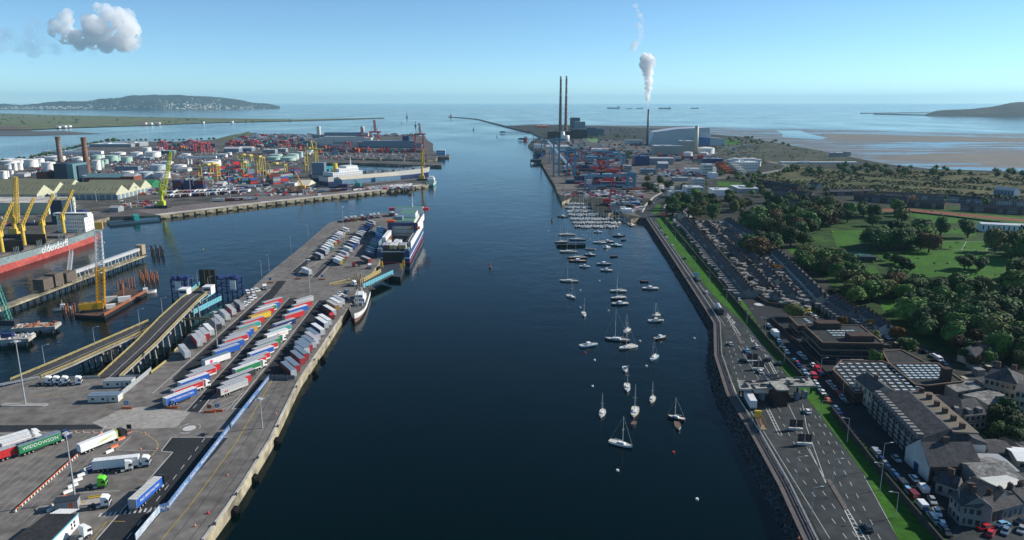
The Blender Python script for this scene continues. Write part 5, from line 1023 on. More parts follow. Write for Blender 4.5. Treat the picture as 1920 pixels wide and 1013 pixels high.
bpx('brick_hall', 158, 229, 343, 333, 30, BLK, TLC, 'long dark red brick hall with grey green roof beside the sheds', flat=False); bpx('brick_hall', 230, 252, 343, 331, 24, BLK, 'grey', 'tall brick gable block at the right end of the long hall', flat=False)
bpx('green_shed', 254, 286, 358, 345, 26, M('green_cladding', (.02, .16, .07), .5), 'green', 'dark green shed right of the triple gabled sheds', flat=False); bpx('pipe_store', 70, 90, 342, 323, 20, BLK, 'dark', 'dark brick block left of the boiler house')
bpx('long_warehouse', 168, 246, 276, 270.5, 60, GRC, WHR, 'very long white roofed warehouse by the far left shore'); bpx('long_warehouse', 240, 262, 275, 268.5, 50, GRC, WHR, 'right end bay of the white roofed warehouses by the shore')
bpx('long_warehouse', 80, 190, 289, 284, 12, 'white', WHR, 'long narrow white wall of sheds along the left shore'); bpx('office_block', 294, 326, 289, 283, 14, TLC, WHR, 'low green and white office among the tanks', win=(10, 1)); bpx('office_block', 215, 259, 320, 312.5, 12, 'bluegrey', GRC, 'long blue grey plant building among the tanks')
bpx('pipe_bridge', 332, 405, 297, 293.5, 6, 'white', WHR, 'long pale pipe gallery among the tanks', 'gallery'); bpx('shed', 420, 448, 286, 279, 25, 'bluegrey', 'silver', 'blue grey shed with sloping roof, left of two mid port', flat=False); bpx('shed', 447, 472, 284, 278, 25, 'bluegrey', 'silver', 'blue grey shed with sloping roof, right of two mid port', flat=False)
bpx('shed', 492, 516, 288, 281, 20, GRC, WHR, 'white flat shed behind the mint tanks, left one'); bpx('shed', 520, 536, 286, 279.5, 18, GRC, WHR, 'white flat shed behind the mint tanks, right one')
bpx('office_block', 533, 553, 355, 344, 14, 'offwhite', 'grey', 'white two storey office beside the scrap heap on the pier', win=(5, 2)); bpx('lean_to', 553, 578, 354, 349, 40, 'dark', 'cream', 'dark open sided shed with pale roof on the pier', flat=False)
t = bpx('transit_shed', 630, 762, 347.5, 338.5, 24, M('shed_blue', (.12, .25, .36), .6, .1, .05), M('cream_roof', (.55, .5, .4), .6, .05, .02), 'long light blue shed with cream roof on the pier', 'warehouse', flat=False, door=9)
p = t.location; t.rotation_euler.z = atan2(P(762, 336, 4).y-P(630, 347, 4).y, P(762, 336, 4).x-P(630, 347, 4).x); q_ = P(630, 347, 4).lerp(P(762, 337, 4), .5); t.location = (q_.x, q_.y, 4)
bpx('pilot_station', 818, 835, 292, 282, 12, 'lightblue', 'white', 'small pale blue station at the outermost pier tip', win=(4, 2)); bpx('scrap_shed', 205, 222, 398, 390, 12, GRC, 'grey', 'small grey shed at the quay near the blue barge', flat=False)
for i, (x0, x1, yb, yt) in enumerate(((288, 300, 282, 277), (330, 352, 322, 317), (376, 392, 331, 326), (405, 418, 350, 345), (150, 166, 300, 295), (176, 190, 297, 293), (260, 282, 300, 296), (30, 46, 332, 327), (60, 70, 330, 325), (300, 318, 309, 305), (440, 460, 306, 301), (540, 556, 300, 296), (470, 490, 276, 272), (560, 580, 292, 288))):
    bpx('shed', x0, x1, yb, yt, 18, ('grey', 'offwhite', 'bluegrey', 'silver')[i % 4], ('silver', 'grey', WHR)[i % 3], f"small {('grey', 'white', 'blue grey', 'silver')[i % 4]} industrial shed among the north port tanks and yards", group='small industrial sheds', flat=i % 2 == 0)
# mound with scrub on the shoreline
hm = M('scrub_green', (.03, .05, .02), .95, .35, .1, .5, .3, sc2=.5, col2=(.07, .08, .04))
mb = MB(); vs = []; q0, q1 = P(404, 264, 4), P(474, 254, 4)
for i in range(25):
    for j in range(9):
        s = q0.lerp(q1, i/24); y = j/8; hh = sin(pi*y)*(2+16*(i/24)**1.3)*min(1, (24-i)/3)+rr.uniform(-.6, 1.2)*(0 < j < 8); vs.append((s.x-(y-.5)*30, s.y+(y-.5)*150, 3.9+max(0, hh)))
mb.add(vs, [(i*9+j, (i+1)*9+j, (i+1)*9+j+1, i*9+j+1) for i in range(24) for j in range(8)]); o = struct('scrub_mound', mb, [hm])
# cranes
def lattice_crane(px, label, col, jib, tw_top, w_=4, base=True, rz=0, name='mobile_harbour_crane'):
    p = P(*px, ZN); t = thing(name, label, 'crane', p, rz); zt = ZT(p.y, tw_top)-4
    if base: mb = MB(); mb.box(-8, 8, -5, 5, 1.2, 3.2); [mb.cyl((x, y-1, 1), (x, y+1, 1), 1, n=8) for x in (-7, -4, 4, 7) for y in (-4.5, 4.5)]; part('undercarriage', mb, ['dark'], t)
    mb = MB(); mb.box(-5, 3, -2.5, 2.5, 3.2, 8); mb.cyl((0, 0, 3), (0, 0, zt), 1.9, 1.5, 10); mb.box(-2.2, 2.6, -1.8, 1.8, zt*.55, zt*.55+4); part('tower', mb, [col], t)
    j = P(jib[0], jib[1], 0); jx = XA(jib[0], p.y, 30)-p.x; jz = ZT(p.y, jib[1])-4
    mb = MB(); mb.lattice((2, 0, zt*.5), (jx, 0, jz), w_, w_*.5, 14, .5); part('jib', mb, [col], t); mb = MB(); mb.bar((0, 0, zt), (jx, 0, jz), .2); part('stay', mb, ['grey'], t); return t
ST = M('crane_lime', (.5, .55, .03), .5, .1, .3)
lattice_crane((305, 390), 'yellow green mobile harbour crane on the north quay', ST, (327, 284), 342); lattice_crane((30, 445), 'yellow lattice harbour crane behind the bulk carrier at left', YC, (38, 331), 392)
lattice_crane((792, 339), 'twin boomed yellow harbour crane at the pier tip', YC, (793, 279), 285); lattice_crane((673, 354), 'small teal crane on the long pier before the light blue shed', 'teal', (664, 337), 345, 1.5)
lattice_crane((569, 359), 'slim orange crane jib over the scrap heap on the pier', M('crane_orange', (.7, .36, .02)), (553, 322), 354, 1.4)
def portal(name, px0, px1, yb, yt, dy, col, label, boom=0, raised=None, group=None, t_=1.6, cat='gantry crane'):
    p = P((px0+px1)/2, yb, ZN); W = (XA(px1, p.y)-XA(px0, p.y))/2; h = ZT(p.y, yt)-4; t = thing(name, label, cat, p, 0, group)
    for x in (-W, W):
        for y in (0, dy): mb = MB(); mb.bar((x, y, 0), (x, y, h), t_); part('leg', mb, [col], t)
    mb = MB()
    for y in (0, dy): mb.bar((-W-boom*.3, y, h), (W+boom, y, h), t_, t_*1.3); mb.bar((-W, y, h*.35), (W, y, h*.35), t_*.6) if boom else None
    for x in (-W, W): mb.bar((x, 0, h), (x, dy, h), t_*.8); mb.bar((x, 0, h*.3), (x, dy, h*.3), t_*.6); mb.bar((x, 0, h*.3), (x, dy, h), t_*.4)
    part('portal_beam', mb, [col], t); bx('trolley', col, t, -W*.3, W*.1, 0, dy, h-1, h+3)
    if raised: mb = MB(); z = ZT(p.y, raised)-4; mb.lattice((W*.3, dy/2, h), (W*.1+raised*0, dy/2, z), t_*2, t_*1.6, 8, t_*.5); mb.bar((W, dy/2, h), (W*.2, dy/2, z*.8), t_*.4); mb.bar((-W, dy/2, h), (0, dy/2, z*.8), t_*.4); part('boom', mb, [col], t)
    return t
YG = M('gantry_yellow', (.55, .42, .1), .6, .15, .4); RC = M('crane_red', (.38, .06, .07), .5, .15, .2); BC = M('crane_blue', (.1, .24, .34), .5, .15, .2)
for k, (x0, x1, yb, yt) in enumerate(((373, 408, 338, 311), (442, 471, 305, 292), (453, 486, 326, 294), (483, 494, 332, 296), (502, 535, 335, 309), (395, 406, 332, 309), (456, 462, 324, 306))):
    portal('yard_gantry_crane', x0, x1, yb, yt, 12, YG, f"yellow straddling gantry crane over the containers, {ordw(k)} of seven", group='yellow yard gantry cranes', t_=1.1)
portal('quay_crane', 572, 592, 322, 280, 18, YG, 'tall yellow quay crane beside the grey container ship', 10, 264)
t = thing('quay_crane', 'yellow diagonal boomed quay crane next to the mint tanks', 'gantry crane', P(580, 316, 4)); mb = MB(); mb.lattice((-8, 0, 2), (14, 0, 36), 4, 3, 9, .6); mb.lattice((14, 0, 0), (14, 0, 48), 3, 1.5, 9, .5); part('boom', mb, [YG], t)
portal('quay_crane', 694, 709, 273, 248, 22, RC, 'tall red quay crane with raised boom, in the middle', 6, 225, t_=2.6); portal('quay_crane', 671, 686, 274, 255, 22, RC, 'red quay crane just left of the tallest red one', 6, 241, t_=2.2); portal('quay_crane', 778, 793, 280, 252, 22, RC, 'red quay crane at the outer end of the berths', 6, 231, t_=2)
for k, (x, y, h) in enumerate(((303, 286, 266), (357, 284, 264), (372, 288, 268), (384, 287, 270), (445, 276, 266), (476, 276, 264), (534, 277, 266), (650, 276, 268), (741, 276, 266), (686, 276, 268))): portal('yard_gantry_crane', x-5, x+6, y, h, 14, RC, f"red yard gantry crane in the distant container yard, {ordw(k)} of ten", group='red yard gantry cranes', t_=1.8)
# containers
CC = ['maroon', 'navy', 'bluegrey', 'red', 'teal', 'orange', 'offwhite', 'blue', 'green', 'silver', 'maroon', 'rust', 'navy']
def cont_mesh(c, L=12.2):
    def f():
        mb = MB(); mb.box(0, L, 0, 2.44, 0, 2.59)
        for k in range(1, 12): x = L*k/12; mb.box(x-.1, x+.1, -.05, 2.49, .15, 2.45)
        return mb.mesh('container', [M('cont_'+c, tuple(v*.8 for v in PAINT[c]), .6, .2, .4, sc2=2)])
    return cached(('cont', c, L), f)
NC = [0]
def stack(px, nx, ny, hmax, rz, group, desc, cols=CC, z=ZN, gapx=.5, gapy=.5, seed=1):
    r = random.Random(seed+int(px[0])); p = P(*px, z); small = NC[0] > 330
    for i in range(nx):
        for j in range(ny):
            h = r.choice([hmax, hmax, hmax-1, max(1, hmax-2)])
            for k in range(h):
                c = r.choice(cols); x = i*(12.2+gapx); y = j*(2.44+gapy)
                if not small and (k == h-1 or j == 0 or i in (0, nx-1)):
                    q = Vector((p.x+x*cos(rz)-y*sin(rz), p.y+x*sin(rz)+y*cos(rz), z+k*2.6)); o = link('shipping_container', cont_mesh(c), None, q, rz)
                    tag(o, f"{cn(c)} shipping container {desc}", 'container', f"{cn(c)} "+group); NC[0] += 1
                else: HID.append((Matrix.Translation((p.x, p.y, z)) @ Matrix.Rotation(rz, 4, 'Z') @ Matrix.Translation((x, y, k*2.6)), c))
HID = []
G_ = 'containers in the yellow crane yard'; D_ = 'in the stacks under the yellow gantry cranes'
for k, (x, y, nx, ny, h) in enumerate(((513, 346, 2, 6, 5), (497, 346, 1, 4, 3), (470, 345, 1, 5, 3), (455, 345, 1, 5, 3), (441, 343, 1, 4, 3), (428, 342, 1, 4, 3), (415, 344, 1, 3, 2), (537, 336, 1, 7, 4), (552, 328, 1, 7, 4))): stack((x, y), nx, ny, h, rad(50), G_, D_, seed=k)
for k, (x, y, nx, ny, h) in enumerate(((500, 328, 3, 6, 3), (470, 330, 3, 5, 2), (420, 335, 3, 4, 2), (385, 338, 2, 4, 2), (440, 322, 4, 4, 2), (530, 318, 3, 4, 3))): stack((x, y), nx, ny, h, rad(48), G_, D_, seed=k+20) if k < 4 else None
stack((324, 357), 1, 4, 5, 0, 'dark containers by the mobile crane', 'in the tall block right of the yellow green crane', ['navy', 'navy', 'maroon']); stack((344, 357), 1, 4, 5, 0, 'dark containers by the mobile crane', 'in the tall block right of the yellow green crane', ['navy', 'navy', 'bluegrey']); stack((365, 357), 1, 4, 5, 0, 'dark containers by the mobile crane', 'in the tall block right of the yellow green crane', ['navy', 'maroon'])
stack((616, 357.5), 2, 4, 3, rad(8), 'navy containers on the pier', 'in the block before the light blue shed', ['navy', 'navy', 'maroon'])
# trailers and vans parked in the north port
r_ = random.Random(12)
def far_trailer(px, rz, c, label, grp, z=ZN):
    k = ('ft', c)
    def f():
        mb = MB(); mb.box(0, 13.4, -1.25, 1.25, 1.1, 3.95, 0, 1); mb.box(.5, 12, -.5, .5, .5, 1.1, 2)
        for x in (1.6, 2.9, 4.2, 11): mb.box(x-.45, x+.45, -1.2, 1.2, 0, .9, 2)
        return mb.mesh('trailer', [c, 'silver' if c not in ('white',) else 'white', 'black'])
    tag(link('semi_trailer', cached(k, f), None, P(*px, z), rz), label, 'trailer', grp)
TC = ['navy', 'white', 'offwhite', 'maroon', 'bluegrey', 'white', 'navy', 'brown', 'silver']
for row, (x0, x1, y0, y1, n, a, nm) in enumerate(((312, 470, 372, 362, 26, rad(96), 'quay road row'), (300, 460, 366, 358, 20, rad(92), 'second row back'), (406, 500, 356, 350, 7, rad(8), 'row below the container stacks'), (398, 470, 378.5, 375, 10, rad(12), 'row nearest the quay edge'), (268, 300, 362, 350, 6, rad(60), 'row by the green shed'), (590, 640, 361, 359, 5, rad(20), 'row before the long shed'))):
    for k in range(n): c = r_.choice(TC); far_trailer((x0+(x1-x0)*k/n+r_.uniform(-.6, .6), y0+(y1-y0)*k/n+r_.uniform(-.5, .5)), a, c, f"{cn(c)} north port trailer, {ordw(k)} from left in the {nm}", 'trailers parked in the north port')
# distant trailer park and yards too numerous to count, one object each
def bulk(name, label, cat, regions, mats, dims, z=ZN, seed=3):
    r = random.Random(seed); mb = MB()
    for pts, n, ang in regions:
        for _ in range(n):
            a, b, c, d = pts; u, v = r.random(), r.random(); x = (a[0]*(1-u)+b[0]*u)*(1-v)+(d[0]*(1-u)+c[0]*u)*v; y = (a[1]*(1-u)+b[1]*u)*(1-v)+(d[1]*(1-u)+c[1]*u)*v
            p = P(x, y, z); L, W, H_ = (q*r.uniform(.8, 1.2) for q in dims); h = H_*r.choice((1, 1, 1, 2)) if dims[2] > 2 else H_; mi = r.randrange(len(mats)); mb.obox(p.x, p.y, L, W, z, z+h, ang+r.choice((0, 0, pi/2)), mi)
    o = solo(name, mb, mats, label, cat); o['kind'] = 'stuff'; return o
RG = lambda x0, x1, y0, y1: [(x0, y0), (x1, y0), (x1, y1), (x0, y1)]
bulk('distant_trailers', 'dense mass of tiny trailers on the far trailer park', 'trailers', [(RG(455, 585, 253.5, 262), 420, .3), (RG(585, 640, 254, 258), 60, .3), (RG(440, 470, 256, 262), 40, .3), (RG(690, 790, 253, 256), 60, .2)], ['white', 'offwhite', 'orange', 'white', 'silver', 'red', 'bluegrey', 'teal'], (12, 3, 3.6))
bulk('distant_containers', 'dense mass of dark and red containers across the north port', 'containers', [(RG(425, 520, 268, 277), 260, .1), (RG(560, 640, 276, 292), 60, .1), (RG(310, 400, 272, 284), 130, .1), (RG(300, 350, 270, 276), 60, 0), (RG(635, 790, 283.5, 287), 110, .05), (RG(520, 620, 266, 276), 80, .1), (RG(380, 470, 312, 336), 80, .8), (RG(640, 700, 282, 287), 40, 0)], ['maroon', 'navy', 'teal', 'bluegrey', 'maroon', 'orange', 'red', 'dark'], (12.2, 2.6, 4.2), seed=5)
bulk('distant_vehicles', 'scattered parked vehicles and plant across the north port yards', 'vehicles', [(RG(200, 580, 286, 312), 620, .2), (RG(230, 460, 345, 366), 300, .4), (RG(60, 300, 290, 330), 380, .2), (RG(590, 800, 287, 299), 320, .1), (RG(440, 640, 262, 284), 260, .1), (RG(300, 470, 318, 345), 260, .5), (RG(225, 300, 378, 390), 40, .3), (RG(480, 600, 352, 368), 90, .5), (RG(640, 775, 351, 356), 110, .3), (RG(560, 640, 262, 275), 80, .1), (RG(-50, 90, 385, 425), 40, .2)], ['white', 'offwhite', 'dark', 'red', 'silver', 'bluegrey', 'rust', 'tan'], (5, 2.2, 1.8), seed=6)
bulk('scrap_heap', 'brown scrap metal heap on the pier beside the white office', 'scrap heap', [(RG(528, 578, 356, 363), 330, .5)], ['brown', 'rust', 'dark', 'grey', 'tan'], (3.2, 1.6, 2.4), seed=8)
bulk('piled_pipes', 'white bags and pipes laid along the outer pier edge', 'stacked goods', [([(664, 357), (770, 350), (770, 346), (664, 353)], 160, .75)], ['white', 'offwhite', 'silver'], (6, 1.5, 1.2), seed=9)
# hidden inner containers of the blocks
def hid():
    mb = MB()
    for Mx, c in HID:
        mb.add([Mx @ Vector(v) for v in ((0, 0, 0), (12.2, 0, 0), (12.2, 2.44, 0), (0, 2.44, 0), (0, 0, 2.59), (12.2, 0, 2.59), (12.2, 2.44, 2.59), (0, 2.44, 2.59))], ((0, 1, 5, 4), (1, 2, 6, 5), (2, 3, 7, 6), (3, 0, 4, 7), (4, 5, 6, 7)), CC.index(c) % 13)
    o = solo('inner_containers', mb, ['cont_'+c if 0 else M('cont_'+c, tuple(v*.8 for v in PAINT[c]), .6, .2, .4, sc2=2) for c in CC], 'remaining stacked containers further inside the container yards', 'containers'); o['kind'] = 'stuff'
# lamp masts across the north port
for k, (x, yb, yt) in enumerate(((38, 300, 275), (67, 300, 270), (92, 285, 268), (208, 270, 257), (232, 271, 258), (358, 366, 322), (388, 368, 335), (432, 372, 320), (181, 378, 355), (438, 262, 250), (560, 256, 240), (478, 256, 241), (612, 255, 238), (748, 318, 304), (258, 378, 351), (322, 262, 252), (600, 262, 245), (535, 330, 300))):
    p = P(x, yb, 4); h = ZT(p.y, yt)-4; t = thing('lighting_mast', f"slim lighting mast in the north port, {ordw(k)} listed", 'light mast', p, 0, 'lighting masts in the north port'); t['label'] = 'slim grey lighting mast standing in the north port'; mb = MB(); mb.cyl((0, 0, 0), (0, 0, h), .35, .2, 6); part('pole', mb, [STEEL], t); mb = MB(); mb.box(-1.6, 1.6, -.5, .5, h-.4, h+.3); part('lamp_head', mb, ['silver'], t)
# navigation marks and boats in the open water
for k, (x, y, h) in enumerate(((763, 221, 9), (779, 237, 9), (753, 232, 4), (919, 502, 3), (845, 222, 5), (888, 244, 6), (932, 257, 5), (1035, 415, 2.5))):
    p = P(x, y, 0); hh = h*MPP(p) if y < 300 else 5; t = thing('navigation_buoy', f"dark channel marker in the open water, {('behind the north berths, tallest', 'off the outer berth', 'left of the pair off the outer berth', 'alone in mid river', 'below the lighthouse', 'off the timber jetties', 'nearest the dolphin jetty', 'red, beside the marina')[k]}", 'buoy', p)
    mb = MB(); mb.cyl((0, 0, -1), (0, 0, hh*.25), hh*.2, n=10); part('float', mb, ['rust' if k in (3, 7) else 'dark'], t); mb = MB(); mb.cyl((0, 0, hh*.25), (0, 0, hh), hh*.09, hh*.05, 8); part('tower', mb, ['rust' if k in (3, 7) else 'dark'], t)
# settlements of the far island and headland
for k, (x, y, w_, c) in enumerate(((268, 233, 10, 'white'), (281, 233.5, 6, 'white'), (294, 233, 9, 'offwhite'), (118, 239, 8, 'white'), (128, 238.5, 5, 'white'), (434, 230.5, 4, 'white'), (108, 240, 5, 'offwhite'), (380, 231.5, 3, 'white'))):
    bpx('clubhouse', x-w_/2, x+w_/2, y, y-2.6, 20, c, 'red' if k == 0 else 'silver', f"small white building on the low green island, {ordw(k)} of eight", 'house', z0=2.6, flat=False, group='island buildings')
from mathutils.bvhtree import BVHTree
HT = BVHTree.FromPolygons([v.co for v in HILL.data.vertices], [tuple(p.vertices) for p in HILL.data.polygons])
r_ = random.Random(31); mb = MB()
for _ in range(420):
    x = r_.choice((r_.uniform(0, 180), r_.uniform(310, 480), r_.uniform(-20, 520))); y = 204.5-r_.random()**1.5*(5 if x < 160 else 14)*(1 if x < 420 else .5); q = HT.ray_cast(Vector((0, 0, H)), (P(x, y, 0) if y > 194 else P(x, 195, 0)+Vector((0, 0, (195-y)*130)))-Vector((0, 0, H)))[0]
    if q is None: continue
    w_ = r_.uniform(6, 20); mb.box(q.x-w_, q.x+w_, q.y-14, q.y+12, max(q.z-6, 0), q.z+6)
o = solo('hillside_houses', mb, ['offwhite'], 'tiny white houses scattered over the distant headland', 'houses'); o['kind'] = 'stuff'
t = thing('footbridge', 'long wooden footbridge on piles at the far left shore', 'bridge', (0, 0, 0)); a, b = P(-60, 243.5, 5), P(56, 243, 5); mb = MB(); mb.bar(a, b, 6, 1.2); part('deck', mb, ['brown'], t); mb = MB()
for k in range(24): p = a.lerp(b, k/23); mb.bar(p, p-Vector((0, 0, 7)), 2)
part('piles', mb, ['brown'], t)
for k, (x, y, n) in enumerate(((655, 303, 7), (720, 303, 7), (760, 303, 7))): bx('timber_dolphin', 'dark', None, 0, 0.01, 0, .01, 0, .01) if 0 else None
# ---------------------------------------------------------------- power stations and container port on the south side
def sbx(*a, **k): k.setdefault('z0', ZS); return bpx(*a, **k)
def chim(px, yt, r0, r1, label, mats, bands=0, name='power_station_chimney', cat='chimney'):
    p = P(*px, ZS); h = ZT(p.y, yt)-ZS; t = thing(name, label, cat, p); mb = MB(); n = max(1, bands)
    for k in range(n):
        z0, z1 = h*k/n, h*(k+1)/n; mb.cyl((0, 0, z0), (0, 0, z1), r0+(r1-r0)*k/n, r0+(r1-r0)*(k+1)/n, 20, 0 if n == 1 or k < n*.55 or k % 2 else 1, caps=k == n-1)
    part('shaft', smooth(mb.mesh('shaft', mats)), None, t)
    if bands:
        mb = MB()
        for k in range(1, n): z = h*k/n; r = r0+(r1-r0)*k/n; mb.cyl((0, 0, z-.5), (0, 0, z+.5), r+.8, n=14)
        part('platform_ring', mb, ['dark'], t)
    return t
CP = M('chimney_faded_red', (.2, .1, .08), .8, .3, .03, sc2=.1, col2=(.34, .2, .17)); CPW = M('chimney_faded_white', (.34, .3, .28), .8, .2, .03)
chim((1050, 257), 143, 5.8, 3.0, 'tall red and white banded chimney, left of the twin stacks', [CP, CPW], 15); chim((1060.5, 257), 142.5, 5.8, 3.0, 'tall red and white banded chimney, right of the twin stacks', [CP, CPW], 15)
PB = M('power_brick', (.05, .03, .03), .9, .2, .02); PG = M('power_grey', (.1, .13, .16), .7, .15, .02)
sbx('turbine_hall', 1028, 1072, 260, 247, 60, PB, 'dark', 'long dark brick turbine hall below the twin chimneys', win=(14, 1)); sbx('turbine_hall', 1072.5, 1101, 260, 243, 60, PB, 'dark', 'dark brick boiler hall right of the long turbine hall', win=(9, 1))
sbx('boiler_house', 1070, 1087, 252, 221, 50, PG, 'bluegrey', 'tall blue grey boiler house beside the twin chimneys'); sbx('boiler_house', 1078, 1097, 254, 228.5, 20, M('power_pale', (.2, .25, .29), .7), 'silver', 'paler grey boiler block before the tallest one'); sbx('turbine_hall', 1101, 1118, 256, 239, 40, PG, 'bluegrey', 'grey hall right of the dark boiler hall'); sbx('turbine_hall', 1118.5, 1132, 254, 241, 40, PG, 'bluegrey', 'small grey hall at the power station right end')
chim((1055, 266), 247, 6, 6, 'pale cement silo before the dark turbine hall, left', [TW], name='silo', cat='silo'); chim((1062, 267), 254, 9, 9, 'wide pale cement silo before the dark turbine hall', [TW], name='silo', cat='silo'); sbx('canopy', 1008, 1028, 240, 236.5, 80, 'orange', 'orange', 'low orange roofed structure left of the twin chimneys')
IW = M('incinerator_cladding', (.42, .46, .48), .45, .05, .01, sc2=.3); IB = M('incinerator_blue', (.06, .17, .36), .5)
y0 = P(1270, 273, ZS).y; t = thing('incinerator', 'huge pale blue grey incinerator with sloping sides and blue panel', 'incinerator', (0, y0, ZS))
def ipr(pts, dep, mat, nm='wall', yo=0, inset=10):
    v0 = [(XA(x, y0), yo, max(0, ZT(y0, y)-ZS)) for x, y in pts]; cx = sum(v[0] for v in v0)/len(v0); v1 = [(cx+(v[0]-cx)*.92, yo+dep, v[2]) for v in v0]; n = len(v0); mb = MB()
    mb.add(v0+v1, [tuple(range(n-1, -1, -1)), tuple(range(n, 2*n))]+[(i, (i+1) % n, n+(i+1) % n, n+i) for i in range(n)]); return part(nm, mb, [mat], t)
ipr([(1217, 273), (1336, 273), (1328, 239.5), (1273, 241.5), (1225, 248)], 90, IW); ipr([(1300, 273), (1358, 273), (1353, 259.5), (1330, 257.5), (1300, 256)], 40, IW, 'wing', -14); ipr([(1306, 273), (1328, 273), (1328, 258), (1306, 256.5)], 1, IB, 'panel', -14.6)
mb = MB()
for k in range(9): x = XA(1232+k*9, y0); z = ZT(y0, 249-k*.9)-ZS; mb.box(x-7, x+7, 10+k, 24, z-1, z+1.5)
part('roof_vent', mb, ['silver'], t)
chim((1213.5, 273), 205, 3.4, 2.8, 'slim dark incinerator stack giving off the white steam plume', [M('stack_dark', (.09, .12, .15), .5)], 0)
sbx('power_hall', 1227, 1280, 291, 274, 40, M('pale_olive_cladding', (.27, .29, .26), .6), 'silver', 'long pale grey gas power hall before the incinerator'); sbx('power_hall', 1277, 1301, 290, 265, 40, M('pale_olive_cladding'), 'silver', 'taller pale grey block at the right end of the gas power hall', win=None)
chim((1304, 289), 236, 5.2, 4.4, 'thick cream chimney beside the pale gas power hall', [M('chimney_cream', (.42, .42, .34), .6)], 0)
for k, (x, yb, hw, yt) in enumerate(((1291.5, 295, 8.5, 285.5), (1321.5, 294, 8, 286), (1327, 289, 16, 277.5), (1308, 288, 5, 280), (1381, 309, 8, 297), (1398, 308, 8, 297), (1412, 309, 8, 297), (1423, 312, 5, 299), (1371, 305, 6, 299))): tank(x, yb, hw, yt, TW, f"pale storage tank on the south side, {('left of the cream chimney', 'right of the cream chimney', 'largest, behind the cream chimney', 'half hidden by the cream chimney', 'first of the group by the road', 'second of the group by the road', 'third of the group by the road', 'right end of the group by the road', 'left end behind the stepped stacks')[k]}", ZS)
for a in ((1190, 1217, 311, 293.5, 30, 'navy', 'navy', 'block of stacked dark blue containers left of the grey offices'), (1218, 1262, 309, 297, 12, GRC, 'silver', 'long grey framed building behind the gabled store'), (1234, 1253, 317, 307, 20, 'bluegrey', 'silver', 'grey gabled store in the middle of the southern yards'), (1202, 1230, 327, 318, 16, 'bluegrey', 'bluegrey', 'flat grey glass office on the left of the southern yards'), (1169, 1184, 326, 311, 14, 'grey', 'silver', 'grey office tower at the blue crane yard corner'), (1317, 1336, 330, 309, 18, 'offwhite', 'silver', 'white stepped office beside the glass sloped hall'), (1330, 1343, 328, 315, 12, 'white', 'silver', 'white office wing by the stepped containers'), (1385, 1420, 321, 305, 30, 'white', WHR, 'big white block with dark window bands by the road'), (1331, 1345, 335, 325, 16, 'white', WHR, 'small white block before the stepped container stacks'), (1287, 1318, 373, 352, 22, 'offwhite', 'silver', 'large white flour mill main block among trees'), (1257, 1286, 372, 361, 20, 'offwhite', 'grey', 'lower left wing of the white flour mill'), (1299, 1321, 353, 336, 16, 'offwhite', 'grey', 'rear tower of the white flour mill'), (1283, 1292, 366, 350, 14, 'white', 'silver', 'white stair tower of the flour mill'), (1337, 1374, 368, 357, 26, 'white', WHR, 'long white roofed works right of the flour mill'), (1385, 1424, 362, 354, 40, 'grey', WHR, 'large flat grey roofed hall among the trees'), (1160, 1184, 391, 384, 18, 'dark', 'dark', 'dark roofed boatyard shed behind the marina'), (1166, 1185, 399.5, 393, 10, 'white', 'white', 'white boat store beside the marina'), (1175, 1201, 387, 380.5, 12, 'blue', 'bluegrey', 'blue walled shed behind the boatyard'), (1024, 1044, 280, 275, 24, 'offwhite', 'silver', 'white gabled warehouse by the south quay, left'), (1050, 1066, 280, 275, 24, 'offwhite', 'silver', 'white gabled warehouse by the south quay, right'), (1110, 1141, 288, 280, 30, 'offwhite', WHR, 'white warehouse behind the blue cranes'), (1172, 1206, 270, 263, 16, 'offwhite', 'silver', 'pale low plant building left of the incinerator stack'), (1010, 1030, 272, 267, 20, 'tan', 'tan', 'tan roofed quay shed on the south side'), (1559, 1582, 294, 287, 14, GRC, 'silver', 'lone pale pumping station by the strand, left part'), (1584, 1595, 293, 285, 12, GRC, 'silver', 'lone pale pumping station by the strand, right part'), (1263, 1300, 300, 294, 30, 'maroon', 'dark', 'dark red roofed stores behind the containers'), (1320, 1356, 306, 298, 20, 'navy', 'bluegrey', 'dark blue sheds before the largest pale tank'), (1466, 1608, 307.5, 304.5, 14, 'offwhite', WHR, 'very long low white roofed shed near the strand'), (1147, 1160, 398, 389, 12, 'grey', 'dark', 'grey gabled boathouse behind the marina pontoons'), (1262, 1290, 340, 334, 14, 'grey', 'grey', 'low grey depot by the curving road'), (1285, 1312, 324, 317, 20, 'white', 'silver', 'row of white vans and sheds in the southern yard')):
    w_ = {352: (9, 4), 361: (8, 2), 305: (12, 4), 336: (5, 3), 318: (9, 2), 309: (6, 3), 311: (6, 4)}.get(a[3]); sbx('industrial_block' if a[6] != 'dark' else 'shed', *a, win=w_, flat='gable' not in a[7])
# stepped container blocks and yard stacks
SD = 'in the stacks of the blue crane yard'; SG = 'containers in the blue crane yard'; SC_ = ['maroon', 'navy', 'rust', 'bluegrey', 'red', 'orange', 'silver', 'navy', 'offwhite']
for k, (x, y, nx, ny, h) in enumerate(((1103, 356, 3, 3, 2), (1128, 352, 3, 4, 3), (1156, 353, 2, 4, 3), (1061, 345, 2, 4, 4), (1088, 352, 1, 5, 2), (1116, 362, 4, 1, 1), (1168, 357, 2, 3, 2))): stack((x, y), nx, ny, h, .02, SG, SD, SC_, ZS, seed=50+k)
for k in range(6): stack((1345+k*4.4, 322+k*1.0), 1, 4, 6-k, .1, 'stepped red containers', 'in the stepped red and orange stack by the road', ['maroon', 'orange', 'rust'], ZS, seed=k) if k < 5 else None
for k in range(5): stack((1370+k*4.6, 323+k*1.2), 1, 4, 6-k, .1, 'stepped white containers', 'in the stepped white stack by the road', ['offwhite'], ZS, seed=k)
print('containers', NC[0])
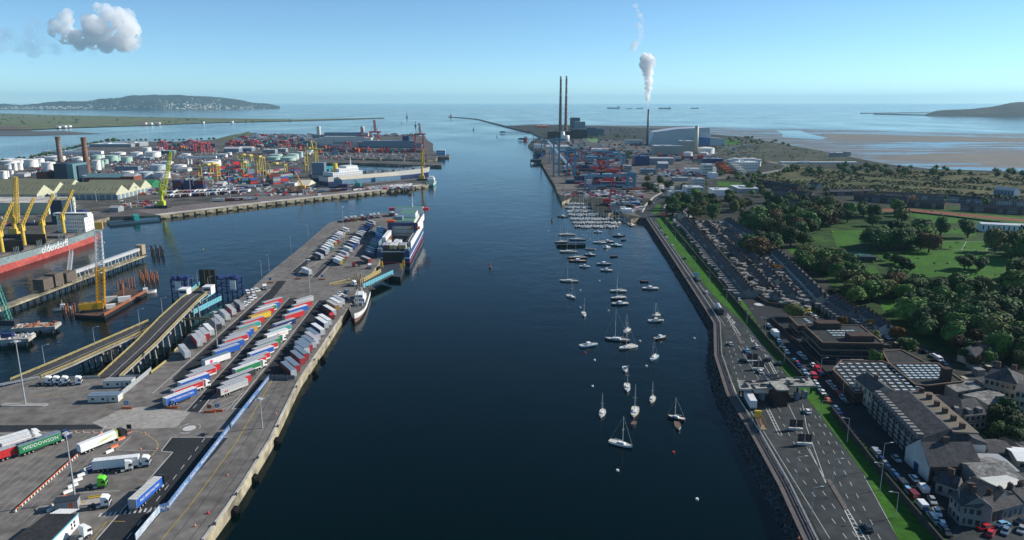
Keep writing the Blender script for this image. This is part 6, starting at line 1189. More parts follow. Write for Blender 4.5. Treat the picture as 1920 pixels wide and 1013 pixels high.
bulk('container_rows', 'rows of mixed containers in the yard between the blue gantry cranes', 'containers', [(RG(1058, 1175, 296, 330), 420, 0), (RG(1090, 1185, 335, 350), 60, 0), (RG(1235, 1350, 296, 304), 60, 0), (RG(1060, 1150, 282, 294), 80, 0)], ['maroon', 'navy', 'silver', 'orange', 'red', 'bluegrey', 'offwhite', 'dark'], (12.2, 2.6, 4.6), ZS, 21)
bulk('yard_clutter', 'parked vehicles, stores and plant over the southern port yards', 'vehicles', [(RG(1210, 1330, 318, 332), 110, .2), (RG(1120, 1250, 262, 292), 200, .2), (RG(1010, 1100, 262, 275), 120, .2), (RG(1110, 1200, 362, 372), 70, .1), (RG(1145, 1205, 372, 398), 90, .2), (RG(1060, 1140, 364, 370), 60, .3), (RG(1240, 1420, 262, 300), 150, .2), (RG(1110, 1190, 242, 256), 90, 0), (RG(1210, 1260, 345, 362), 50, .5)], ['white', 'offwhite', 'dark', 'red', 'silver', 'bluegrey', 'tan', 'dark'], (6, 2.6, 2.2), ZS, 22)
hid()
for a in ((1038, 1048, 331, 262, 10, 'tall blue quay crane with raised boom above the container ship', 10, None, 'quay_crane', 2.0), (1064, 1078, 332, 280, 12, 'blue quay crane inland leg beside the container stacks', 6, None, 'quay_crane', 1.7), (1015, 1035, 300, 266, 12, 'blue quay crane further down the south quay', 8, None, 'quay_crane', 1.4), (1098, 1190, 357, 331, 14, 'widest blue gantry crane spanning the nearest stacks', 4, None, 'yard_gantry_crane', 1.2), (1062, 1168, 320, 297, 14, 'long blue gantry crane across the middle stacks', 4, None, 'yard_gantry_crane', 1.2), (1096, 1160, 306, 285, 14, 'blue gantry crane at the back of the stacks', 4, None, 'yard_gantry_crane', 1.1), (1030, 1085, 309, 285, 12, 'blue gantry crane along the quay side stacks', 4, None, 'yard_gantry_crane', 1.1), (1140, 1172, 322, 290, 16, 'tall blue framed crane leg at the right of the middle stacks', 0, None, 'yard_gantry_crane', 1.6)):
    portal(a[8], a[0], a[1], a[2], a[3], a[4], BC, a[5], a[6], a[7], t_=a[9])
t = thing('crane_boom', 'long pale blue crane boom slanting down over the quay stacks', 'crane boom'); p, q = P(1060, 320, 4), Vector((0, 0, 0)); y = p.y; mb = MB(); mb.lattice((XA(1075, y-20), y-20, ZT(y-20, 321)), (XA(1026, y+20), y+20, ZT(y+20, 265)), 3.4, 2.4, 16, .6); part('boom', mb, [M('boom_pale', (.35, .5, .6), .5)], t)
portal('yard_gantry_crane', 1177, 1190, 357, 326, 10, BC, 'pale blue A frame end of the widest gantry crane', 0, t_=2.6)
t = lattice_crane((1138, 386), 'red lattice crane leaning over the boatyard', 'red', (1150, 330), 384, 1.8); lattice_crane((1001, 268), 'grey harbour crane on the south quay near the red sterned ship', 'silver', (993, 238), 258, 2)
# sea wall and lighthouse
WM = M('wall_granite', (.07, .07, .065), .9); mb = MB(); e = [P(x, y, 2) for x, y in ((841, 219), (890, 223.3), (900, 225), (948, 237.5), (992, 248))]; mb.path(e, 11, 5); solo('sea_wall', mb, [WM], 'long curved stone sea wall running out to the red lighthouse', 'sea wall')
mb = MB(); p = P(845.5, 219.5, 4); t = thing('lighthouse', 'small dark red lighthouse at the tip of the sea wall', 'lighthouse', p); mb.cyl((0, 0, 0), (0, 0, 20), 6, 4.5, 14); mb.cyl((0, 0, 20), (0, 0, 26), 3, 2.5, 12); part('tower', mb, [M('lighthouse_red', (.16, .035, .03), .6)], t); mb = MB(); mb.cyl((0, 0, -4), (0, 0, 0), 14, n=14); part('base', mb, [WM], t)
for k, (x0, x1, y) in enumerate(((937, 998, 248), (972, 1015, 261), (1000, 1012, 291), (995, 1008, 302))):
    a, b = P(x0, y, 5), P(x1, y-.6, 5); t = thing('timber_jetty', f"dark timber jetty on the south shore, {('farthest', 'second farthest', 'second nearest', 'nearest')[k]}", 'jetty'); mb = MB(); mb.bar(a, b, 8 if k > 1 else 3, 1.4); part('deck', mb, ['dark'], t); mb = MB(); n = int((b-a).length/9)+1
    for j in range(n): q = a.lerp(b, j/n); mb.bar(q, q-Vector((0, 0, 6)), 1.2)
    mb.box(a.x, a.x+22, a.y-6, a.y+10, 3, 8); part('piles', mb, ['dark'], t)
# stone river piers in front of the northern berths already stand in port_land; small dolphins between them
for k, (x, y) in enumerate(((681, 303.5), (713, 303.5), (757, 303.5))): mb = MB(); mb.cyl((0, 0, 0), (0, 0, 8), 2, n=10); solo('mooring_dolphin', mb, ['tan'], f"tan mooring post between the two thin piers, {ordw(k)} from left", 'mooring post', P(x, y, 0))
# ---------------------------------------------------------------- steam plume and clouds
def vol_mat(name, dens, col, sc, lo, hi, aniso=.2):
    m = bpy.data.materials.new(name); m.use_nodes = True; t = m.node_tree; t.nodes.remove(t.nodes['Principled BSDF']); L = t.links.new
    v = t.nodes.new('ShaderNodeVolumePrincipled'); v.inputs['Color'].default_value = (*col, 1); v.inputs['Anisotropy'].default_value = aniso
    tc = t.nodes.new('ShaderNodeTexCoord'); n = t.nodes.new('ShaderNodeTexNoise'); n.inputs['Scale'].default_value = sc; n.inputs['Detail'].default_value = 4; n.inputs['Roughness'].default_value = .6; L(tc.outputs['Object'], n.inputs[0])
    r = t.nodes.new('ShaderNodeMapRange'); r.inputs[1].default_value = lo; r.inputs[2].default_value = hi; r.inputs[3].default_value = 0; r.inputs[4].default_value = dens; L(n.outputs[0], r.inputs[0]); L(r.outputs[0], v.inputs['Density'])
    L(v.outputs[0], t.nodes['Material Output'].inputs['Volume']); m.cycles.volume_step_rate = 1.0 if hasattr(m, 'cycles') else 1; return m
def puff(name, blobs, mat, label, cat, vox, dis, dsc, seed=0):
    """one closed billowing skin round a set of overlapping balls"""
    import bmesh
    bm = bmesh.new()
    for x, y, z, r in blobs: bmesh.ops.create_icosphere(bm, subdivisions=3, radius=r, matrix=Matrix.Translation((x, y, z)))
    me = bpy.data.meshes.new(name); bm.to_mesh(me); bm.free(); o = bpy.data.objects.new(name, me); COL.objects.link(o)
    md = o.modifiers.new('r', 'REMESH'); md.mode = 'VOXEL'; md.voxel_size = vox
    me2 = bpy.data.meshes.new_from_object(o.evaluated_get(C.evaluated_depsgraph_get())); bpy.data.objects.remove(o)
    for v in me2.vertices:
        p = v.co; f = mn.fractal(Vector((p.x/dsc+seed, p.y/dsc, p.z/dsc)), .9, 2.1, 4); g = mn.fractal(Vector((p.x/dsc*.9+50+seed, p.y/dsc, p.z/dsc+9)), .9, 2.1, 4)
        v.co = p+v.normal*dis*(f+.25*abs(g)*2)
    me2.materials.clear(); me2.materials.append(mat); smooth(me2); o = link(name, me2); return tag(o, label, cat)
p = P(1213.5, 273, ZS); yy = p.y; bl = []; rr = random.Random(5)
def PX(x, y, d): return (XA(x, d, ZT(d, y)), d, ZT(d, y))
for x, y, r in ((1213.6, 201, 1.6), (1213.8, 195, 2.4), (1214, 188, 3.6), (1214.5, 181, 4.6), (1215, 173, 5.6), (1216, 165, 6.6), (1216.5, 156, 7.6), (1216, 147, 8.4), (1215, 138, 9.5), (1213, 129, 11), (1213, 120, 12), (1216, 114, 11), (1210, 108, 8), (1218, 106, 7), (1209, 112, 9), (1222, 124, 6), (1205, 122, 7)):
    q = PX(x, y, yy); bl.append((q[0], q[1], q[2], r*1.35)); bl.append((q[0]+rr.uniform(-.5, .5)*r, q[1]+rr.uniform(-4, 4), q[2]+rr.uniform(-3, 3), r*1.1))
VS = vol_mat('steam_volume', .22, (1, 1, 1), .045, .25, .45, .0)
puff('steam_plume', bl, VS, 'white steam plume rising from the slim incinerator stack', 'steam', 1.6, 6, 12)
bl = []
for x, y, r in ((1187, 94, 5), (1190, 86, 7), (1184, 90, 4), (1196, 78, 5), (1201, 68, 6), (1203, 58, 6.5), (1200, 48, 7), (1203, 40, 5), (1198, 74, 4), (1199, 30, 5), (1196, 20, 4), (1192, 9, 5)): q = PX(x, y, yy); bl.append((q[0], q[1], q[2], r*1.4))
puff('steam_wisp', bl, vol_mat('wisp_volume', .06, (1, 1, 1), .05, .4, .62, 0), 'thin torn wisp of steam drifting above the main plume', 'steam', 2.5, 5, 14, 4)
D = 13500.0
def cl(pts, k=1): return [(lambda q: (q[0], q[1]+rr.uniform(-1, 1)*r*5, q[2], r*D/F*k))(PX(x, y, D)) for x, y, r in pts]
CV = vol_mat('cloud_volume', .008, (1, 1, 1), .0032, .28, .46, 0)
puff('white_cloud', cl([(108, 55, 15), (122, 62, 18), (125, 36, 14), (130, 24, 9), (150, 75, 18), (170, 70, 20), (190, 52, 24), (196, 22, 12), (184, 14, 6), (215, 40, 24), (235, 60, 22), (250, 50, 14), (225, 78, 20), (245, 80, 16), (200, 80, 18), (240, 30, 12), (172, 40, 12), (160, 30, 6)], .97), CV, 'bright white cumulus cloud with a flat base at the upper left', 'cloud', 26, 80, 190)
GV = vol_mat('grey_cloud_volume', .0016, (.62, .76, .95), .003, .38, .6, .1)
puff('grey_cloud', cl([(18, 62, 14), (40, 78, 18), (62, 92, 14), (80, 86, 16), (98, 92, 10), (60, 60, 14), (75, 50, 12), (58, 40, 9), (-10, 75, 20), (110, 94, 8), (140, 96, 6), (170, 98, 5), (200, 98, 4)], 1.1), GV, 'ragged blue grey cloud left of the bright white one', 'cloud', 34, 90, 260, 7)
puff('cloud_streak', [(XA(60+k*22, D+3000, 900), D+3000, ZT(D+3000, 119+(k % 2)*1.5+k*.9), 70) for k in range(12)], vol_mat('streak_volume', .0006, (.7, .8, .95), .002, .3, .6), 'faint thin cloud streak below the white cloud', 'cloud', 30, 30, 200, 3)
# ---------------------------------------------------------------- trees
LEAF = {}
def leaf_mat(name, c, c2):
    m = M('foliage_'+name, c, .75, .3, .16, col2=c2, sc2=.9); t = m.node_tree; b = t.nodes['Principled BSDF']; L = t.links.new
    oi = t.nodes.new('ShaderNodeObjectInfo'); mr = t.nodes.new('ShaderNodeMapRange'); mr.inputs[3].default_value = .5; mr.inputs[4].default_value = 1.9; L(oi.outputs['Random'], mr.inputs[0])
    src = b.inputs['Base Color'].links[0].from_socket; mx = t.nodes.new('ShaderNodeMix'); mx.data_type = 'RGBA'; mx.blend_type = 'MULTIPLY'; mx.inputs[0].default_value = 1; L(src, mx.inputs[6]); L(mr.outputs[0], mx.inputs[7]); L(mx.outputs[2], b.inputs['Base Color'])
    b.inputs['Specular IOR Level'].default_value = .2; LEAF[name] = m
leaf_mat('dark', (0.014, 0.039, 0.012), (0.046, 0.094, 0.023)); leaf_mat('green', (0.026, 0.068, 0.013), (0.078, 0.150, 0.029)); leaf_mat('olive', (0.046, 0.058, 0.016), (0.117, 0.124, 0.036)); leaf_mat('russet', (.05, .035, .012), (.12, .07, .025)); leaf_mat('orange', (.17, .085, .015), (.36, .17, .03)); leaf_mat('light', (.035, .075, .012), (.1, .16, .03))
BARK = M('tree_bark', (.05, .04, .03), .9, .3, 2)
def crown_mesh(v, col, n=2000):
    r = random.Random(100+v); mb = MB(); lobes = []
    for k in range(11+v % 3*3):
        a = r.uniform(0, 2*pi); d = r.uniform(.0, .62); z = r.uniform(-.32, .6); lobes.append((cos(a)*d*(1-abs(z)*.35), sin(a)*d*(1-abs(z)*.35), z, r.uniform(.34, .5)))
    if v >= 6: lobes = [(x*.55, y*.55, z*1.5, q*.8) for x, y, z, q in lobes]
    for x, y, z, q in lobes:                          # dark twiggy mass inside each limb's foliage
        k = q*.72; ico = [(0, 0, k), (k*.9, 0, .2*k), (.2*k, k*.9, .2*k), (-.8*k, .4*k, 0), (-.4*k, -.8*k, .1*k), (.5*k, -.7*k, -.1*k), (0, 0, -k*.8)]
        mb.add([(x+a_, y+b_, z+c_) for a_, b_, c_ in ico], ((0, 1, 2), (0, 2, 3), (0, 3, 4), (0, 4, 5), (0, 5, 1), (6, 2, 1), (6, 3, 2), (6, 4, 3), (6, 5, 4), (6, 1, 5)))
    for k in range(n):
        x, y, z, q = r.choice(lobes); d = Vector((r.gauss(0, 1), r.gauss(0, 1), r.gauss(.25, 1))).normalized(); p = Vector((x, y, z))+d*q*r.uniform(.8, 1.06)**1
        nrm = (d+Vector((r.uniform(-.8, .8), r.uniform(-.8, .8), r.uniform(-.4, .9)))).normalized(); u = nrm.orthogonal().normalized(); w_ = nrm.cross(u); s = r.uniform(.05, .1)
        a = r.uniform(0, pi); u, w_ = u*cos(a)+w_*sin(a), w_*cos(a)-u*sin(a); mb.add((p-u*s-w_*s*.6, p+u*s-w_*s*.5, p+u*s*.8+w_*s*.7, p-u*s*.7+w_*s*.6), ((0, 1, 2, 3),))
    return mb.mesh('crown', [LEAF[col]])
def trunk_mesh():
    mb = MB(); mb.cyl((0, 0, 0), (0, 0, .5), .045, .03, 7)
    for k in range(5): a = k*1.3; mb.cyl((0, 0, .3+k*.04), (cos(a)*.3, sin(a)*.3, .62+k*.05), .022, .008, 5)
    return mb.mesh('trunk', [BARK])
TCOL = dict(dark='dark green', green='green', olive='olive brown', russet='russet', orange='orange', light='light green')
def tree(p, h, col, label, group=None, v=None, w_=1.0, name='tree'):
    v = RN.randrange(6) if v is None else v; s = h*.5
    t = tag(link(name, None, None, p, RN.uniform(0, 6.28)), label, 'tree', group)
    c = part('crown', cached(('cr', v, col), lambda: crown_mesh(v, col)), None, t, (0, 0, h*.5)); k_ = RN.uniform(.85, 1.3); c.scale = (s*w_*k_, s*w_*RN.uniform(.9, 1.25), s*RN.uniform(.85, 1.15))
    k = part('trunk', cached('trunk', trunk_mesh), None, t); k.scale = (h, h, h)
    return t
def inside(x, y, pts):
    r = False; j = len(pts)-1
    for i in range(len(pts)):
        (a, b), (c, d) = pts[i], pts[j]
        if (b > y) != (d > y) and x < (c-a)*(y-b)/(d-b)+a: r = not r
        j = i
    return r
TPOS = []; FAR = []
def grove(pts, n, h0, h1, cols, where, mind=6, w_=1.1, far=False):
    n = int(n*.89) if not far else n
    q = [P(x, y, ZS) for x, y in pts]; w = [(a.x, a.y) for a in q]; x0, x1 = min(a[0] for a in w), max(a[0] for a in w); y0, y1 = min(a[1] for a in w), max(a[1] for a in w); k = tr = 0
    while k < n and tr < n*60:
        tr += 1; x, y = RN.uniform(x0, x1), RN.uniform(y0, y1)
        if not inside(x, y, w) or any((x-a)**2+(y-b)**2 < mind**2 for a, b in TPOS[-200:]): continue
        TPOS.append((x, y)); c = RN.choice(cols); h = RN.uniform(h0, h1); k += 1
        if far: FAR.append((Vector((x, y, ZS)), h, w_, c)); continue
        tree(Vector((x, y, ZS)), h, c, f"{TCOL[c]} tree {where}", f"{TCOL[c]} trees {where}", w_=w_)
MX = ['dark', 'green', 'dark', 'olive', 'dark', 'green', 'green', 'dark', 'green', 'russet']; DK_ = ['dark', 'dark', 'green', 'olive']
grove([(1395, 470), (1400, 415), (1450, 400), (1560, 395), (1570, 430), (1520, 460), (1480, 470), (1450, 480)], 46, 13, 20, MX, 'in the wood left of the park', 9)
grove([(1250, 408), (1262, 378), (1330, 372), (1420, 378), (1400, 410), (1340, 415), (1290, 410)], 38, 11, 16, ['dark', 'dark', 'olive', 'green', 'green'], 'around the flour mill gardens', 8)
grove([(1420, 378), (1560, 385), (1590, 400), (1500, 400), (1420, 400)], 20, 10, 15, MX, 'behind the brick terraces', 8)
grove([(1570, 400), (1690, 398), (1700, 430), (1620, 425), (1575, 420)], 14, 12, 17, DK_, 'along the upper park edge', 9)
grove([(1625, 465), (1720, 445), (1745, 450), (1740, 474), (1640, 474)], 15, 15, 20, ['dark', 'green', 'light', 'dark'], 'in the tall clump in mid park', 8)
grove([(1500, 478), (1560, 490), (1610, 520), (1610, 548), (1540, 530), (1500, 505)], 18, 10, 15, ['olive', 'green', 'dark', 'green'], 'between white terrace and park', 8)
grove([(1580, 545), (1620, 540), (1740, 545), (1850, 560), (1830, 572), (1740, 560), (1650, 568), (1600, 575)], 26, 10, 15, ['dark', 'green', 'olive', 'green', 'light', 'russet'], 'along the middle park avenue', 8)
grove([(1700, 580), (1900, 590), (1960, 640), (1940, 690), (1850, 680), (1780, 650), (1700, 625)], 44, 11, 16, MX+['dark', 'dark'], 'in the dense grove at the right edge', 8)
grove([(1850, 470), (1930, 450), (1960, 600), (1900, 600), (1895, 500)], 20, 13, 20, ['light', 'green', 'olive', 'dark'], 'at the right edge of the playing field', 9)
grove([(1655, 485), (1710, 505), (1712, 512), (1665, 492)], 9, 6, 8, ['dark'], 'in the short dark row on the field edge', 4); grove([(1800, 500), (1850, 503), (1850, 512), (1800, 508)], 5, 8, 11, ['dark'], 'in the dark bush clump on the big field', 5)
grove([(1480, 318), (1600, 312), (1700, 322), (1720, 330), (1600, 328), (1500, 328)], 26, 9, 13, DK_, 'in the belt beyond the heath', 10, 1.4, far=True)
grove([(1650, 312), (1760, 318), (1925, 325), (1925, 338), (1780, 334), (1680, 325)], 30, 8, 12, DK_, 'along the strand side path', 10, 1.3, far=True)
grove([(1345, 262), (1400, 258), (1470, 268), (1480, 276), (1420, 275), (1370, 268)], 22, 7, 10, DK_, 'on the bank right of the incinerator', 14, 1.8, far=True)
grove([(1330, 325), (1420, 330), (1480, 318), (1470, 335), (1400, 345), (1345, 338)], 20, 8, 11, ['olive', 'green', 'dark'], 'beside the curving far road', 10, 1.3, far=True)
grove([(1500, 350), (1640, 360), (1760, 372), (1900, 380), (1900, 390), (1760, 385), (1600, 376), (1500, 362)], 26, 7, 11, ['olive', 'dark', 'green', 'orange'], 'among the terraces at the heath edge', 9, 1.2, far=True)
grove([(1195, 352), (1220, 340), (1290, 342), (1330, 350), (1250, 360), (1215, 368)], 14, 7, 11, ['dark', 'olive', 'russet'], 'near the curving coast road', 7, 1.2)
grove([(1090, 256), (1190, 252), (1200, 262), (1110, 262)], 9, 8, 12, DK_, 'behind the power station field', 14, 1.6, far=True); grove([(1150, 292), (1190, 288), (1195, 300), (1160, 302)], 6, 9, 12, ['dark'], 'left of the blue containers', 8, 1.3, far=True)
grove([(1390, 345), (1450, 350), (1440, 372), (1385, 368)], 14, 8, 12, MX, 'around the flat grey roofed hall', 8)
for k, (x, y, h, c, lab, w_) in enumerate(((1763, 441, 17, 'dark', 'lone dense dark tree, left of a pair on the playing fields', .9), (1814, 446, 16, 'dark', 'lone dense dark tree, right of a pair on the playing fields', .9), (1741, 474, 15, 'russet', 'wide russet tree at the end of the tall park clump', 1.2), (1487, 598, 9, 'olive', 'round olive tree at the corner junction before the offices', 1.5), (1577, 612, 6, 'orange', 'small orange tree behind the glass office block', 1), (1634, 622, 6.5, 'orange', 'orange tree by the white houses behind the office roof', 1.2), (1680, 636, 6.5, 'orange', 'round orange tree right of the white houses', 1.3), (1456, 512, 7, 'orange', 'yellow orange tree among the back gardens', 1.1), (1397, 420, 9, 'orange', 'bright orange tree in the left wood', 1.1), (1508, 492, 10, 'orange', 'orange crowned tree behind the long white terrace', 1.3),
   (1420, 482, 16, 'russet', 'large russet tree among the back gardens', 1.3), (1410, 476, 15, 'dark', 'large dark tree beside the russet garden tree', 1.2), (1530, 425, 19, 'light', 'large light green tree in the left wood', 1.5), (1505, 428, 17, 'light', 'second light green tree left of the largest one', 1.4), (1640, 690, 9, 'green', 'slim green tree before the glass office corner', .8), (1795, 662, 9, 'russet', 'round russet tree beyond the skylight roof', 1.3), (1700, 662, 7, 'green', 'green tree right of the glass office block', 1.3), (1825, 688, 6, 'russet', 'small russet tree by the side street', 1.2), (1700, 560, 10, 'olive', 'olive tree by the lower park lawn', 1.2), (1880, 812, 7, 'dark', 'dark tree right of the half timbered houses, lower one', 1.2), (1900, 820, 8, 'green', 'green tree at the right edge by the car park', 1.2), (1862, 800, 8, 'dark', 'dark tree right of the half timbered houses, upper one', 1.1), (1828, 860, 6, 'dark', 'dark bushy tree between white gable wall and chapel', 1.4), (1867, 680, 7, 'olive', 'olive tree between the two white houses', 1.2), (1905, 668, 9, 'green', 'green tree behind the gabled white house', 1.3), (1855, 618, 10, 'russet', 'russet tree in the right hand grove', 1.2), (1218, 388, 8, 'olive', 'slim tree on the small green by the road bend', 1), (1640, 640, 6, 'olive', 'olive bush tree beside the glass office', 1.2), (1780, 560, 8, 'russet', 'orange brown tree by the middle park path', 1.2), (1560, 560, 8, 'dark', 'dark tree at the end of the white terrace', 1.2))):
    tree(P(x, y, ZS), h, c, lab, None, w_=w_)
grove([(1780, 640), (1925, 655), (1925, 690), (1860, 700), (1800, 680)], 12, 7, 10, MX, 'among the upper right villas', 6); grove([(1860, 770), (1925, 800), (1925, 850), (1860, 820)], 7, 6, 9, DK_, 'behind the half timbered pair', 5)
q = [P(x, y, ZS+.1) for x, y in WALL]; pts = resample(q, 75)
bm_ = cached('shr', lambda: crown_mesh(2, 'dark', 500))
for k, p in enumerate(pts[3:56]):
    if k % 6 == 5: continue
    t = tag(link('shrub', bm_, None, (p.x+.9, p.y, p.z+1.1), k), 'dark evergreen shrub along the verge wall', 'shrub', 'dark shrubs along the verge wall'); t.scale = (1.2, 1.2, 1.3)
q = resample([P(x, y, 4) for x, y in ((-60, 318), (20, 303), (60, 297), (110, 286), (180, 269), (240, 264.5), (330, 264.5), (402, 262))], 70)
for k, p in enumerate(q): c = RN.choice(('dark', 'green', 'olive')); FAR.append((p+Vector((RN.uniform(-5, 5), RN.uniform(-6, 2), 0)), RN.uniform(6, 9) if k not in (50, 51, 52) else 14, 1.7, c))
for c in set(f[3] for f in FAR):                     # the distant belts read as one mass each
    src = crown_mesh(1, c, 170); V = [v.co.copy() for v in src.vertices]; Fc = [tuple(p.vertices) for p in src.polygons]; mb = MB()
    for p, h, w_, cc in FAR:
        if cc == c: s = h*.55; a = RN.uniform(0, 6); mb.add([(p.x+(v.x*cos(a)-v.y*sin(a))*s*w_, p.y+(v.x*sin(a)+v.y*cos(a))*s*w_, p.z+h*.42+v.z*s) for v in V], Fc)
    o = solo('distant_woodland', mb, [LEAF[c]], f"{TCOL[c]} trees in the distant belts beyond the heath and along the shores", 'woodland'); o['kind'] = 'stuff'
def scatter(name, pts, n, s0, s1, col, z, label, cat):
    q = [P(x, y, z) for x, y in pts]; w = [(a.x, a.y) for a in q]; x0, x1 = min(a[0] for a in w), max(a[0] for a in w); y0, y1 = min(a[1] for a in w), max(a[1] for a in w); mb = MB(); r = random.Random(n)
    for _ in range(n):
        x, y = r.uniform(x0, x1), r.uniform(y0, y1)
        if not inside(x, y, w) or mn.noise(Vector((x/60, y/60, 3))) < -.12: continue
        s = r.uniform(s0, s1)
        for _ in range(5):
            d = Vector((r.uniform(-1, 1), r.uniform(-1, 1), r.uniform(.1, .9)))*s; u = Vector((r.uniform(-1, 1), r.uniform(-1, 1), r.uniform(-.5, .5))).normalized()*s*.8; v = Vector((-u.y, u.x, s*.5)); mb.add([Vector((x, y, z))+d+a for a in (-u, v*.6, u, -v*.6)], ((0, 1, 2, 3),))
    o = solo(name, mb, [LEAF[col]], label, cat); o['kind'] = 'stuff'
HE = [(1420, 332), (1480, 316), (1620, 324), (1760, 322), (1925, 333), (1925, 384), (1760, 376), (1640, 370), (1500, 352)]
scatter('heath_scrub', HE, 5200, .8, 2.2, 'olive', ZS, 'low olive scrub over the rough heath', 'scrub'); scatter('heath_bushes', HE, 1300, 1.2, 3.4, 'dark', ZS, 'dark bushes over the rough heath', 'bushes')
scatter('park_scrub', [(1490, 470), (1500, 420), (1620, 395), (1950, 390), (1960, 690), (1700, 640), (1560, 560)], 500, .6, 1.5, 'green', ZS, 'rough tufts and bushes across the park', 'undergrowth')
scatter('garden_bushes', [(1300, 415), (1400, 415), (1480, 480), (1600, 600), (1490, 600), (1420, 550)], 900, .7, 1.8, 'green', ZS, 'garden bushes and hedges among the cottages', 'garden bushes')
scatter('yard_bushes', [(1740, 830), (1925, 770), (1925, 950), (1840, 930), (1750, 900)], 330, .5, 1.3, 'green', ZS, 'shrubs in the yards at the lower right', 'garden bushes'); scatter('waste_bushes', [(1210, 262), (1467, 270), (1600, 300), (1420, 325), (1210, 300)], 700, 1.2, 3, 'dark', ZS, 'bushes on the waste ground right of the incinerator', 'bushes'); scatter('island_bushes', [(-60, 235), (0, 216), (320, 221), (560, 226), (262, 234)], 260, 4, 12, 'green', 2.6, 'bushes on the low green island', 'bushes')
# ---------------------------------------------------------------- houses
SLATE = M('roof_slate', (.035, .037, .042), .8, .25, .4, sc2=2, col2=(.085, .085, .09)); FLAT = M('flat_roof_grey', (.1, .1, .1), .85, .3, .2, sc2=.8, col2=(.25, .25, .24)); RW = M('render_white', (.42, .42, .4), .8, .12, .2); RB = M('render_brick', (.1, .065, .052), .85, .2, .5); RG_ = M('render_grey', (.2, .2, .19), .85, .15, .3); RC_ = M('render_cream', (.36, .33, .26), .8, .12, .2)
def house_mesh(W, D, h, rt, wall, rear):
    """front on local y=0 facing -y, ridge along x"""
    out = {}; mb = MB(); mb.box(0, W, 0, D, 0, h); mb.add([(0, 0, h), (0, D, h), (0, D/2, h+rt), (W, 0, h), (W, D, h), (W, D/2, h+rt)], ((0, 2, 1), (3, 4, 5))); out['wall'] = mb.mesh('wall', [wall])
    mb = MB(); e = .25
    mb.add([(0, -e, h-.08), (W, -e, h-.08), (W, D/2, h+rt+.08), (0, D/2, h+rt+.08), (0, D+e, h-.08), (W, D+e, h-.08)], ((0, 1, 2, 3), (4, 3, 2, 5))); out['roof'] = mb.mesh('roof', [SLATE])
    mb = MB(); mb.box(-.35, .35, D/2-.7, D/2+.7, h, h+rt+1.3); [mb.cyl((0, D/2+k, h+rt+1.3), (0, D/2+k, h+rt+1.7), .13, n=6) for k in (-.4, 0, .4)]; out['chimney'] = mb.mesh('chimney', [RB])
    mb = MB(); WP = []
    for z in ([.9] if h < 4 else [.9, 3.5]):
        for x in ((.28*W, .74*W) if z > 3 else (.3*W,)):
            WP.append((x, -.01, z)); WP.append((x, D+.01, z))
    mb.box(-.5, .5, -.03, .03, 0, 1.3); out['window'] = (cached('hwin', lambda: mb.mesh('window', [GL])), WP); mb = MB(); mb.box(W*.7, W*.7+.95, -.05, .02, 0, 2.1); out['door'] = mb.mesh('door', ['navy'])
    if rear: mb = MB(); mb.box(W*.1, W*.55, D, D+rear, 0, h*.62); out['extension'] = mb.mesh('extension', [RG_]); mb = MB(); mb.box(W*.05, W*.6, D-.05, D+rear+.2, h*.62, h*.62+.18); mb.box(W*.2, W*.4, D+rear*.3, D+rear*.6, h*.62+.18, h*.62+.3); out['extension_roof'] = mb.mesh('extension_roof', [FLAT])
    return out
def house(p, rz, W, D, h, rt, wall, rear, label, group, name='terraced_house'):
    t = thing(name, label, 'house', p, rz, group); ms = cached(('h', W, D, h, rt, wall.name, rear), lambda: house_mesh(W, D, h, rt, wall, rear)); r = None
    for k, m in ms.items():
        if k == 'chimney': part(k, m, None, r)
        elif k == 'window': [part(k, m[0], None, t, q) for q in (m[1] if p.y < 900 else m[1][::2])]
        else:
            o = part(k, m, None, t)
            if k == 'roof': r = o
    return t
WN = {RW: 'white', RB: 'brick', RG_: 'grey', RC_: 'cream'}
def terrace(px, n, D, h, rt, walls, rear, row, seed=1, skip=0, gap=0, z=ZS):
    q = [P(x, y, z) for x, y in px]; pts = resample(q, n+1); r = random.Random(seed)
    for k in range(n):
        if r.random() < skip: continue
        a, b = pts[k], pts[k+1]; rz = atan2(b.y-a.y, b.x-a.x); W = round((b-a).length-gap, 1); w_ = r.choice(walls); hh = h+r.choice((0, 0, .3)); rr_ = r.choice((rear, rear, rear*.6, rear*1.3)) if rear else 0
        house(a, rz, W, D, hh, rt, w_, round(rr_, 1), f"{WN[w_]} house, {nth(k, n)} from the near end of {row}", row)
# seen from the water the fronts face left, so the row runs from the near end away, houses to the right of it
terrace([(1421, 560), (1412, 552), (1340, 470), (1291, 420)], 44, 8, 4.6, 2.2, [RG_, RB, RW, RG_, RB], 6, 'the waterside cottage row'); terrace([(1470, 566), (1400, 490), (1330, 424)], 34, 6.5, 3.2, 1.8, [RG_, RB, RG_], 4, 'the second cottage row', 2, skip=.45)
terrace([(1510, 572), (1440, 505), (1370, 440)], 26, 7, 3.2, 2, [RG_, RG_, RC_], 4, 'the third cottage row', 3, skip=.45); terrace([(1345, 425), (1390, 462), (1452, 520), (1486, 555)], 22, 6, 3, 1.5, [RG_, RB], 3, 'the lane cottage row', 4, skip=.45)
terrace([(1559, 578), (1500, 518), (1446, 468)], 17, 8.5, 5.4, 2.6, [RW, RW, RC_], 6, 'the long white terrace by the park', 5, gap=0); terrace([(1434, 458), (1400, 440), (1372, 422)], 9, 8, 5.2, 2.4, [RG_, RW], 5, 'the upper white terrace by the wood', 6)
terrace([(1618, 606), (1575, 578)], 6, 9, 5.4, 2.6, [RG_, RW], 5, 'the grey terrace below the long white one', 7); terrace([(1678, 634), (1626, 598)], 7, 8, 5.2, 2.5, [RW], 4, 'the white terrace by the orange trees', 8)
